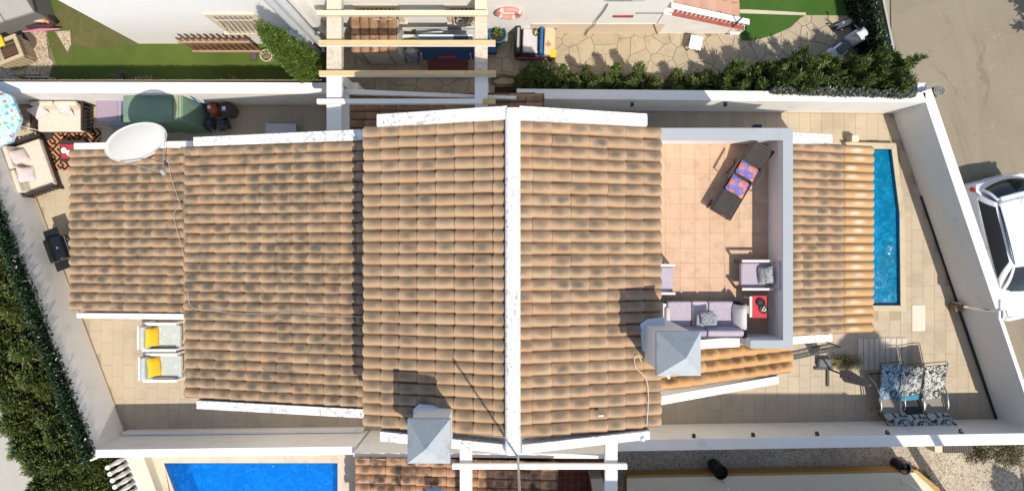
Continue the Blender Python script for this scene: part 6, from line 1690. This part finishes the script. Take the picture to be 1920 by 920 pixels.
# ------------------------------------------------------------------ east patio
rl = thing("iron_railing", "dark iron stair railing beside the sloping white parapet", "railing", (*XY(1540, 670), 0))
a, b_ = P(1484, 669, .9), P(1577, 649, .9); lo = .12
m = MB(); IR = plain("iron_dark", (0.035, 0.04, 0.05), .45)
A0, B0 = Vector((a.x, a.y, 0)), Vector((b_.x, b_.y, 0))
up_ = Vector((0, 0, 1))
def rp2(f, z): return A0.lerp(B0, f) + up_ * z
m.bar(rp2(0, .80), rp2(.93, .80), .04, .03); m.bar(rp2(0, .30), rp2(1, .30), .04, .03); m.bar(rp2(0, 1.12), rp2(1, 1.12), .06, .03)
m.bar(rp2(0, 1.12), rp2(-.05, .3), .03, .03); m.bar(rp2(.97, 1.12), rp2(1.0, 0), .03, .03)
m.build("frame", IR, rl, world=True)
for k in range(17):
    m = MB(); f = .02 + k * .057; m.tube([rp2(f, .30), rp2(f, 1.11)], .010, 6); m.build("bar", IR, rl, world=True)
# mauve folded parasol with cross base
q = XY(1553, 691)
um = thing("folded_parasol", "folded mauve parasol on a black cross base beside the recliners", "parasol", (*q, 0))
m = MB(); m.tube([(0, 0, .05), (0, 0, 2.25)], .025, 10); m.build("pole", BLACKM, um, smooth=True)
m = MB(); m.bar((-.42, .02, .035), (.10, .02, .035), .07, .06); m.build("base_arm", BLACKM, um)
m = MB(); m.bar((-.03, -.50, .03), (-.03, .02, .03), .07, .055); m.build("base_arm", BLACKM, um)
m = MB(); m.box(-.36, .06, 0.005, .05, .34, .16); m.build("base_weight", plain("weight_grey", (0.10, 0.11, 0.12), .5), um, bevel=.05)
m = MB(); prof = [(.02, 1.0), (.13, 1.02), (.15, 1.15), (.12, 1.5), (.10, 1.8), (.06, 2.2), (.02, 2.35), (.001, 2.36)]
n = 24; v = []; f = []
for r, z in prof:
    for k in range(n):
        t_ = 2 * math.pi * k / n; rr = r * (1 + .22 * math.sin(t_ * 8)); v.append((rr * math.cos(t_), rr * math.sin(t_), z))
for i in range(len(prof) - 1):
    for k in range(n): k2 = (k + 1) % n; f.append((i * n + k, i * n + k2, (i + 1) * n + k2, (i + 1) * n + k))
m.add(v, f); m.build("canopy", plain("mauve_fabric", (0.21, 0.185, 0.21), .85, .1, var=.2, sc=12), um, smooth=True)
m = MB(); m.lathe([(.12, 1.42), (.125, 1.45), (.12, 1.48)], n=20); m.build("tie_strap", plain("brown_strap", (0.12, 0.06, 0.055)), um)
m = MB(); m.pillow(.26, .22, .18, Matrix.Translation((-.02, .04, 1.0))); m.build("hem", plain("mauve_hem", (0.20, 0.19, 0.235), .85), um, smooth=True)
# three leaf print recliners
def leafm(name, bg, a, b_, c): return m_print(name, bg, [b_, a, a, c], 3.6, .43, 2.4)
LB1 = leafm("leaf_blue", (0.02, 0.035, 0.055), (0.27, 0.36, 0.42), (0.08, 0.14, 0.21), (0.38, 0.46, 0.50))
LB2 = leafm("leaf_mixed", (0.022, 0.024, 0.026), (0.40, 0.41, 0.38), (0.09, 0.10, 0.11), (0.50, 0.49, 0.44))
LB3 = leafm("leaf_cream", (0.022, 0.026, 0.026), (0.48, 0.465, 0.41), (0.08, 0.09, 0.08), (0.58, 0.55, 0.49))
TOW = plain("striped_towel", (0.25, 0.22, 0.18), .95, .1, var=.3, sc=40)
SILV = plain("silver_tube", (0.30, 0.32, 0.34), .35, .5, .5)
def recliner(label, px, py, mat, mid_mat, extra):
    q = XY(px, py, .45)
    t = thing("recliner_chair", label, "recliner", (q[0] - .10, q[1] + .10, 0), rad(5), "leaf print recliners in a row")
    w = .305
    B1, B0, S0, F1 = (0.0, .98, .82), (0.02, -.05, .42), (.08, -.46, .47), (.40, -1.02, .62)
    def panel(nm, p, q_, mt, par, th=.05):
        p = Vector(p); q_ = Vector(q_); d = (q_ - p); nrm = Vector((1, 0, 0)).cross(d).normalized()
        if nrm.z < 0: nrm = -nrm
        m = MB(); v = []
        for s_ in (0, 1):
            for e, xx in ((p, -w), (p, w), (q_, w), (q_, -w)): v.append(e + Vector((xx, 0, 0)) + nrm * th * s_)
        m.add(v, [(0, 3, 2, 1), (4, 5, 6, 7), (0, 1, 5, 4), (1, 2, 6, 5), (2, 3, 7, 6), (3, 0, 4, 7)])
        return m.build(nm, mt, par, bevel=.018, fix=True)
    panel("backrest", B1, B0, mat, t); panel("seat", B0, S0, mid_mat, t); panel("footrest", S0, F1, LB3 if mat is not LB1 else LB2, t)
    if extra: panel("towel", (0.0, .10, .515), (0.02, -.04, .475), extra, t, .03)
    for s_ in (-1, 1):
        x = s_ * (w + .035)
        m = MB(); m.tube([(x + .0, 1.0, .83), (x, -.05, .41), (x + .04, -.48, .45), (x + .36, -1.03, .615)], .016, 8); m.build("side_tube", SILV if s_ > 0 else BLACKM, t, smooth=True)
        m = MB(); m.tube([(x + .01, .62, .015), (x + .01, .40, .45), (x + .012, .10, .66), (x + .012, -.25, .66), (x + .012, -.36, .60), (x + .012, -.42, .015)], .022, 8); m.build("armrest", SILV, t, smooth=True)
    m = MB(); m.tube([(-w - .03, 1.0, .83), (-w, 1.05, .80), (w, 1.05, .80), (w + .03, 1.0, .83)], .012, 8); m.build("head_tube", BLACKM, t, smooth=True)
    m = MB(); m.tube([(.40 - w, -1.03, .62), (.40 + w, -1.03, .62)], .012, 6); m.build("foot_tube", BLACKM, t, smooth=True)
    m = MB(); m.tube([(-w - .03, .60, .03), (w + .03, .60, .03)], .014, 6); m.build("base_tube", BLACKM, t, smooth=True)
    return t
recliner("blue leaf print recliner nearest the folded mauve parasol, with a grey towel", 1672, 750, LB1, TOW, None)
recliner("middle recliner with a black seat and bright blue towel strip", 1708, 753, LB2, plain("black_seat", (0.03, 0.03, 0.032), .8), plain("turquoise_towel", (0.04, 0.21, 0.31), .9))
recliner("cream leaf print recliner nearest the sliding gate", 1752, 750, LB3, TOW, None)
# wooden slatted duck-board by the pool
dk = thing("duckboard", "pale slatted duckboard on the patio between the plunge pool and the recliners", "duckboard", (*XY(1652, 662), 0))
DB = m_wood("bleached_board", (0.50, 0.44, 0.34), (0.56, 0.49, 0.39), 2, (12, 1, 12))
for k in range(9):
    x0, y0 = XY(1608 + k * 10.3, 692); x1, y1 = XY(1608 + k * 10.3 + 9.4, 633)
    m = MB(); m.box(x0, y0, .003, x1, y1, .03 + .002 * (k % 2)); m.build("slat", DB, dk, world=True)
pm = thing("foot_mat", "pale square mat on the patio beside the plunge pool corner", "mat", (*XY(1722, 597), .003))
m = MB(); m.box(-.19, -.36, 0, .19, .40, .015); m.build("mat", plain("pale_mat", (0.66, 0.60, 0.50), .9), pm, bevel=.004)
m = MB(); m.box(-.15, -.32, .0151, .15, .36, .018); m.build("inner_field", plain("pale_mat_in", (0.62, 0.56, 0.46), .95), pm)
# rolled mesh and post at the wall corner
rm = thing("rolled_mesh", "roll of grey mesh standing at the road end of the north wall", "mesh roll", (*XY(1744, 176, 1.2), 0))
m = MB(); m.tube([(0, 0, -.1), (0, 0, 1.6)], .14, 14)
m.build("outer_roll", plain("mesh_grey", (0.13, 0.12, 0.11), .8, var=.4, sc=30), rm)
m = MB()
for r in (.05, .10, .145): m.tube([(r * math.cos(a_), r * math.sin(a_), 1.61) for a_ in [2 * math.pi * k / 16 for k in range(16)]], .012, 5, True)
m.build("roll_edge", plain("mesh_edge", (0.30, 0.28, 0.26), .7), rm)
wpz = thing("gate_pillar", "white square pillar at the road end of the cypress row", "pillar", (*XY(1727, 167, 1.3), -.12))
m = MB(); m.box(-.10, -.14, 0, .10, .14, 1.42); m.build("shaft", WHITE, wpz, bevel=.01)
m = MB(); m.box(-.12, -.16, 1.421, .12, .16, 1.46); m.build("cap", WHITE_CLEAN, wpz, bevel=.008)
# hose and red trough at the pergola foot
hs = thing("garden_hose", "coiled brown garden hose on the paving by the pergola", "hose", (*XY(945, 152), .01))
m = MB(); m.tube([(.32 * math.cos(t_ * .42) * (1 + .25 * math.sin(t_ * .9)), .16 * math.sin(t_ * .42) * (1 + .3 * math.cos(t_ * .53)), .02 + .004 * (t_ % 5)) for t_ in range(46)], .014, 6); m.build("hose", plain("hose_brown", (0.13, 0.10, 0.05), .5), hs, smooth=True)
m = MB(); m.tube([(.31, .02, .02), (.36, .02, .03)], [.02, .012], 8); m.build("nozzle", BLACK, hs)
rtg = thing("plant_trough", "dark red plant trough at the foot of the white wall by the hose", "trough", (*XY(948, 168, .2), 0))
m = MB(); m.box(-.32, -.09, 0, .32, .09, .2); m.build("trough", plain("dark_red_trough", (0.16, 0.02, 0.025), .5), rtg, bevel=.015)
m = MB(); m.box(-.29, -.065, .201, .29, .065, .21); m.build("soil", plain("trough_soil", (0.03, 0.02, 0.015), .95), rtg)

# ------------------------------------------------------------------ toy car, scooters
tc = thing("toy_car", "blue and yellow ride on toy car with a pale windscreen beside the hedge", "toy car", (*XY(1003, 79, .35), 0), rad(-2))
BLUEP = plain("toy_blue", (0.01, 0.12, 0.34), .3); YELP = plain("toy_yellow", (0.66, 0.44, 0.03), .4); FADE = plain("toy_faded", (0.62, 0.42, 0.26), .5)
m = MB(); m.box(-.58, -.42, .10, .56, .42, .30); m.build("chassis", plain("toy_dark", (0.03, 0.022, 0.025), .5), tc, bevel=.05)
m = MB(); m.xzprism([(-.60, .30), (-.40, .30), (-.42, .66), (-.56, .66)], -.40, .40); m.build("rear_panel", BLACK, tc, bevel=.03, fix=True)
m = MB(); m.box(-.52, -.28, .662, -.45, .30, .70); m.build("roll_bar_pad", plain("pad_grey", (0.35, 0.33, 0.34)), tc, bevel=.015)
m = MB(); m.box(-.36, -.33, .302, .10, .36, .44); m.build("seat", plain("toy_pale", (0.52, 0.50, 0.50), .4), tc, bevel=.04)
m = MB(); m.xzprism([(.10, .30), (.24, .30), (.22, .66), (.14, .66)], -.39, .40); m.build("windscreen_frame", BLUEP, tc, bevel=.02, fix=True)
m = MB(); m.xzprism([(.242, .30), (.60, .28), (.58, .46), (.26, .56)], -.40, .44); m.build("bonnet", FADE, tc, bevel=.04, fix=True)
m = MB(); m.prism([(.25, .46), (.60, .34), (.60, .46)], .30, .53); m.build("wing", BLUEP, tc, bevel=.02, fix=True)
m = MB(); m.box(.42, -.46, .22, .62, -.22, .50); m.build("bumper", YELP, tc, bevel=.03)
m = MB(); m.box(.30, -.14, .535, .46, -.08, .56); m.box(.37, -.18, .536, .40, -.02, .562); m.build("badge", plain("badge_orange", (0.50, 0.20, 0.10)), tc)
m = MB(); m.tube([(.02, .20 + .085 * math.cos(a_), .60 + .03 * math.sin(a_)) for a_ in ()] or [(.02 + .05 * math.sin(a_), .20 + .09 * math.cos(a_), .60 + .07 * math.sin(a_)) for a_ in [2 * math.pi * k / 18 for k in range(18)]], .018, 8, True); m.build("steering_wheel", BLACK, tc, smooth=True)
m = MB(); m.pillow(.10, .11, .05, Matrix.Translation((.02, .20, .61))); m.build("wheel_hub", YELP, tc, smooth=True)
m = MB(); m.box(-.58, -.47, .14, .40, -.43, .30); m.build("side_step", plain("toy_maroon", (0.20, 0.05, 0.07), .4), tc, bevel=.015)
def wheel(par, x, y, r, w, rim=STEEL, n=22):
    m = MB(); M = Matrix.Translation((x, y, r)) @ Euler((rad(90), 0, 0)).to_matrix().to_4x4()
    m.lathe([(r * .6, -w / 2), (r * .93, -w / 2), (r, -w * .3), (r, w * .3), (r * .93, w / 2), (r * .6, w / 2)], n=n, M=M); wh = m.build("wheel", plain("tyre_rubber", (0.018, 0.018, 0.019), .8) if "tyre_rubber" not in bpy.data.materials else bpy.data.materials["tyre_rubber"], par, smooth=True)
    m = MB(); m.lathe([(.001, -w * .35), (r * .6, -w * .42), (r * .6, w * .42), (.001, w * .35)], n=n, M=M); m.build("rim", rim, wh, smooth=True)
for x in (-.36, .38):
    for y in (-.40, .40): wheel(tc, x, y, .15, .12, YELP)
q = XY(1588, 84, .6)
mo = thing("motor_scooter", "white and blue motor scooter parked on the paving beside the road hedge", "scooter", (*q, 0), rad(38))
WB = plain("scooter_white", (0.64, 0.65, 0.68), .3, coat=.3); SBL = plain("scooter_blue", (0.03, 0.07, 0.26), .35)
wheel(mo, -.42, 0, .22, .12); wheel(mo, .48, 0, .22, .10)
m = MB(); m.xzprism([(-.62, .42), (-.50, .66), (-.18, .70), (-.05, .62), (-.08, .30), (-.45, .30)], -.17, .17); m.build("tail_body", WB, mo, bevel=.06, seg=3, fix=True)
m = MB(); m.box(-.62, -.22, .44, -.42, .22, .72); m.build("top_case", plain("scooter_case", (0.45, 0.52, 0.66), .3), mo, bevel=.05, seg=3)
m = MB(); m.box(-.40, -.12, .701, .02, .12, .78); m.build("seat", plain("seat_grey", (0.09, 0.09, 0.10), .6), mo, bevel=.04, seg=3)
m = MB(); m.box(-.06, -.15, .16, .30, .15, .24); m.build("footboard", SBL, mo, bevel=.02)
m = MB(); m.xzprism([(.24, .22), (.36, .22), (.42, .80), (.30, .86), (.26, .70)], -.19, .19); m.build("leg_shield", WB, mo, bevel=.05, seg=3, fix=True)
m = MB(); m.pillow(.34, .26, .16, Matrix.Translation((.36, 0, .92)) @ Euler((0, .3, 0)).to_matrix().to_4x4()); m.build("headlight_cowl", WB, mo, smooth=True)
m = MB(); m.pillow(.30, .15, .08, Matrix.Translation((.50, 0, .48))); m.build("mudguard", SBL, mo, smooth=True)
m = MB(); m.tube([(.28, -.33, .98), (.34, -.1, .97), (.34, .1, .97), (.28, .33, .98)], .018, 8); m.build("handlebar", BLACKM, mo, smooth=True)
for s_ in (-1, 1):
    m = MB(); m.tube([(.32, s_ * .16, .98), (.40, s_ * .30, 1.15)], .008, 6); m.pillow(.05, .12, .06, Matrix.Translation((.41, s_ * .33, 1.17))); m.build("mirror", BLACK, mo)
    m = MB(); m.box(-.40, min(s_ * .172, s_ * .19), .40, -.12, max(s_ * .172, s_ * .19), .56); m.build("side_stripe", SBL, mo, bevel=.008)
q = XY(1594, 40, .2)
ks = thing("kick_scooter", "white kick scooter with a tall steering bar standing behind the motor scooter", "kick scooter", (*q, 0), rad(22))
m = MB(); m.box(-.40, -.085, .10, .28, .085, .14); m.build("deck", plain("deck_cream", (0.60, 0.55, 0.50), .5), ks, bevel=.02)
m = MB(); m.box(-.38, -.11, .06, .30, .11, .099); m.build("under_deck", BLACK, ks, bevel=.015)
m = MB(); m.tube([(.36, 0, .12), (.42, 0, .95)], .02, 8); m.build("steering_bar", STEEL, ks, smooth=True)
m = MB(); m.tube([(.42, -.22, .96), (.42, .22, .96)], .022, 8); m.build("handlebar", plain("grip_cream", (0.46, 0.42, 0.38)), ks, smooth=True)
wheel(ks, .40, 0, .09, .04); wheel(ks, -.42, 0, .09, .04)
m = MB(); m.tube([(-.46, .14, .12), (-.60, .2, .05)], .012, 6); m.build("kickstand", BLACKM, ks)

# ------------------------------------------------------------------ parked car
CAR = thing("parked_car", "white hatchback parked on the road outside the slanting wall", "car", (14.22, -0.06, -.12), rad(194))
PAINT = plain("white_car_paint", (0.80, 0.80, 0.80), .25, .5, var=.01, coat=.6)
GL = m_glass_dark("car_glass")
TRIM = plain("car_trim", (0.02, 0.02, 0.022), .4)
ys = [-2.05, -2.0, -1.85, -1.6, -1.2, -.6, 0.0, .6, 1.0, 1.35, 1.75, 1.95, 2.05]
wl_ = [.60, .72, .82, .86, .875, .875, .875, .87, .86, .83, .76, .66, .52]
zb_ = [.66, .86, .95, .97, .96, .94, .93, .92, .93, .88, .80, .70, .58]
m = MB(); v = []; f = []; 
sec = lambda w, zb: [(0, .16), (w * .9, .17), (w * .98, .32), (w, .55), (w * .985, zb * .86), (w * .93, zb), (w * .6, zb + .025), (0, zb + .04)]
K = 8; full = 2 * K - 2
for y, w, z in zip(ys, wl_, zb_):
    s_ = sec(w, z); ring_ = [(x, y, zz) for x, zz in s_] + [(-x, y, zz) for x, zz in s_[-2:0:-1]]
    v += ring_
for i in range(len(ys) - 1):
    for k in range(full):
        k2 = (k + 1) % full; f.append((i * full + k, i * full + k2, (i + 1) * full + k2, (i + 1) * full + k))
f.append(tuple(range(full))); f.append(tuple((len(ys) - 1) * full + k for k in range(full)))
m.add(v, f); m.build("body", PAINT, CAR, smooth=True, fix=True)
# roof and glass patches
def roofpt(u, q): # u along -1.42..0.42, q across
    y = -1.45 + 1.87 * u; w = .585 - .03 * (u - .5) ** 2 * 2 - .02 * (1 - u); x = w * (2 * q - 1)
    zc = 1.40 + .075 * math.sin(math.pi * min(max(u * .9 + .08, 0), 1)); return (x, y, zc - .035 * (2 * q - 1) ** 2)
m = MB(); m.grid(roofpt, 14, 10); m.build("roof", PAINT, CAR, smooth=True, solid=.02)
def lerp(a, b_, t_): return a + (b_ - a) * t_
def front(u, q, o=0.0):  # u 0 base ->1 roof
    c = 2 * q - 1; base = (.74 * c, 1.24 - .22 * c * c, .945); top = (roofpt(1, q)[0], roofpt(1, q)[1] - .05 * c * c, roofpt(1, q)[2])
    return (lerp(base[0], top[0], u), lerp(base[1], top[1], u) + .04 * math.sin(math.pi * u) + o, lerp(base[2], top[2], u) + .03 * math.sin(math.pi * u) + o)
def rear(u, q, o=0.0):
    c = 2 * q - 1; base = (.70 * c, -1.98 + .16 * c * c, .98); top = (roofpt(0, q)[0], roofpt(0, q)[1] + .04 * c * c, roofpt(0, q)[2])
    return (lerp(base[0], top[0], u), lerp(base[1], top[1], u) - .05 * math.sin(math.pi * u) - o, lerp(base[2], top[2], u) + .04 * math.sin(math.pi * u) + o)
def side(u, q, s_, o=0.0):  # u along length 0 rear..1 front ; q 0 belt..1 roof
    yb = lerp(-1.82, 1.02, u); yt = lerp(-1.41, .37, u)
    xb = .80 - .05 * (u - .45) ** 2; xt = .575
    return (s_ * (lerp(xb, xt, q) + .035 * math.sin(math.pi * q) + o), lerp(yb, yt, q), lerp(.945, 1.385, q))
m = MB(); m.grid(lambda a_, b2: front(a_, b2), 6, 10); m.build("windscreen_surround", PAINT, CAR, smooth=True, solid=.01)
m = MB(); m.grid(lambda a_, b2: front(.03 + .92 * a_, .06 + .88 * b2, .008), 8, 12); m.build("windscreen", GL, CAR, smooth=True)
m = MB(); m.grid(lambda a_, b2: rear(a_, b2), 6, 10); m.build("tailgate", PAINT, CAR, smooth=True, solid=.01)
m = MB(); m.grid(lambda a_, b2: rear(.10 + .74 * a_, .06 + .88 * b2, .010), 6, 12); m.build("rear_window", GL, CAR, smooth=True)
m = MB(); m.grid(lambda a_, b2: (lambda p: (p[0], p[1] - .10 * a_, p[2] + .012 - .03 * a_))(roofpt(0, .07 + .86 * b2)), 3, 10); m.build("spoiler", PAINT, CAR, smooth=True, solid=.02)
for s_ in (-1, 1):
    m = MB(); m.grid(lambda a_, b2: side(a_, b2, s_), 10, 5); m.build("side_pillars", PAINT, CAR, smooth=True, solid=.01)
    for u0, u1 in ((.08, .90),):
        m = MB(); m.grid(lambda a_, b2: side(lerp(u0, u1, a_), .06 + .84 * b2, s_, .011), 6, 4); m.build("side_window", GL, CAR, smooth=True)
    m = MB(); m.tube([(s_ * .565, -1.30, 1.42), (s_ * .575, -.6, 1.475), (s_ * .57, .0, 1.475), (s_ * .55, .34, 1.43)], .014, 6); m.build("roof_strip", TRIM, CAR)
    m = MB(); m.pillow(.14, .22, .13, Matrix.Translation((s_ * .93, .80, .98))); m.build("wing_mirror", PAINT, CAR, smooth=True)
    m = MB(); m.pillow(.09, .24, .22, Matrix.Translation((s_ * .77, -1.84, .84)) @ Euler((0, 0, s_ * .5)).to_matrix().to_4x4()); m.build("tail_light", plain("tail_red", (0.42, 0.02, 0.02), .2, .5) if "tail_red" not in bpy.data.materials else bpy.data.materials["tail_red"], CAR, smooth=True)
    m = MB(); m.pillow(.26, .40, .16, Matrix.Translation((s_ * .62, 1.78, .73)) @ Euler((-.3, 0, s_ * .55)).to_matrix().to_4x4()); m.build("headlight", plain("headlight_glass", (0.55, 0.55, 0.50), .1, .5) if "headlight_glass" not in bpy.data.materials else bpy.data.materials["headlight_glass"], CAR, smooth=True)
    for y in (-1.28, 1.28):
        m = MB(); M = Matrix.Translation((s_ * .76, y, .30)) @ Euler((0, rad(90), 0)).to_matrix().to_4x4()
        m.lathe([(.19, -.10), (.28, -.10), (.30, -.07), (.30, .07), (.28, .10), (.19, .10)], n=26, M=M); wh = m.build("wheel", bpy.data.materials["tyre_rubber"], CAR, smooth=True)
        m = MB(); m.lathe([(.001, -.07), (.19, -.09), (.19, .09), (.001, .07)], n=20, M=M); m.build("rim", STEEL, wh, smooth=True)
    m = MB(); m.tube([(s_ * .05, 1.23, .965), (s_ * .05 + .50, 1.12, .985)], .010, 6); m.build("wiper", TRIM, CAR)
SEAM = plain("panel_gap", (0.10, 0.10, 0.10), .6)
m = MB(); m.tube([(-.70, 1.22, .945), (-.72, 1.55, .90), (-.66, 1.86, .80), (-.3, 1.97, .775), (.3, 1.97, .775), (.66, 1.86, .80), (.72, 1.55, .90), (.70, 1.22, .945)], .007, 5); m.build("bonnet_gap", SEAM, CAR)
m = MB(); m.tube([roofpt(.03, q_ / 10) [0:2] + (roofpt(.03, q_ / 10)[2] + .012,) for q_ in range(11)], .006, 5); m.build("roof_gap", SEAM, CAR)
for s_ in (-1, 1):
    m = MB(); m.tube([(s_ * .872, .95, .35), (s_ * .866, .97, .80), (s_ * .80, .98, .93)], .006, 5); m.tube([(s_ * .88, -.20, .35), (s_ * .868, -.20, .84), (s_ * .815, -.20, .945)], .006, 5); m.build("door_gap", SEAM, CAR)
    m = MB(); m.pillow(.05, .16, .03, Matrix.Translation((s_ * .862, -.42, .82))); m.build("door_handle", PAINT, CAR, smooth=True)
m = MB(); m.tube([(0, -1.25, 1.46), (0, -1.42, 1.56)], .006, 5); m.build("aerial", TRIM, CAR)
m = MB(); m.box(-.26, -2.075, .58, .26, -2.06, .69); m.build("number_plate", WHITEP, CAR)
m = MB(); m.tube([(-.55, 2.0, .42), (0, 2.06, .42), (.55, 2.0, .42)], .05, 8); m.build("grille", TRIM, CAR)

# ------------------------------------------------------------------ white balusters by the pool corner
bl_ = thing("balustrade", "white balustrade between the juniper thicket and the bright blue pool", "balustrade", (-11.3, -6.5, 0))
m = MB(); a, b_ = XY(238, 856), XY(264, 925)
ax_, ay_ = a; bx_, by_ = b_
for k in range(9):
    f_ = k / 6.0; x = lerp(ax_, bx_, f_); y = lerp(ay_, by_, f_)
    m = MB(); m.lathe([(.06, .10), (.06, .16), (.045, .2), (.07, .38), (.072, .46), (.045, .72), (.042, .86), (.062, .92), (.062, .98)], (x, y, 0), 12); m.build("baluster", WHITE_CLEAN, bl_, world=True, smooth=True)
m = MB(); m.bar((ax_, ay_, .05), (lerp(ax_, bx_, 1.4), lerp(ay_, by_, 1.4), .05), .2, .1); m.build("plinth", WHITE, bl_, world=True)
cw = thing("low_cream_wall", "low cream wall along the pale pool deck beside the white balusters", "wall", (*XY(258, 890), 0))
m = MB(); m.prism(PL([(240, 853), (268, 853), (318, 990), (288, 990)], .35), -.2, .35); m.build("wall_body", CREAM, cw, world=True, bevel=.01)
m = MB(); m.prism(PL([(268, 855), (276, 855), (330, 990), (318, 990)], .02), -.1, .03); m.build("brown_edge", plain("brown_strip", (0.16, 0.09, 0.05), .9), cw, world=True)
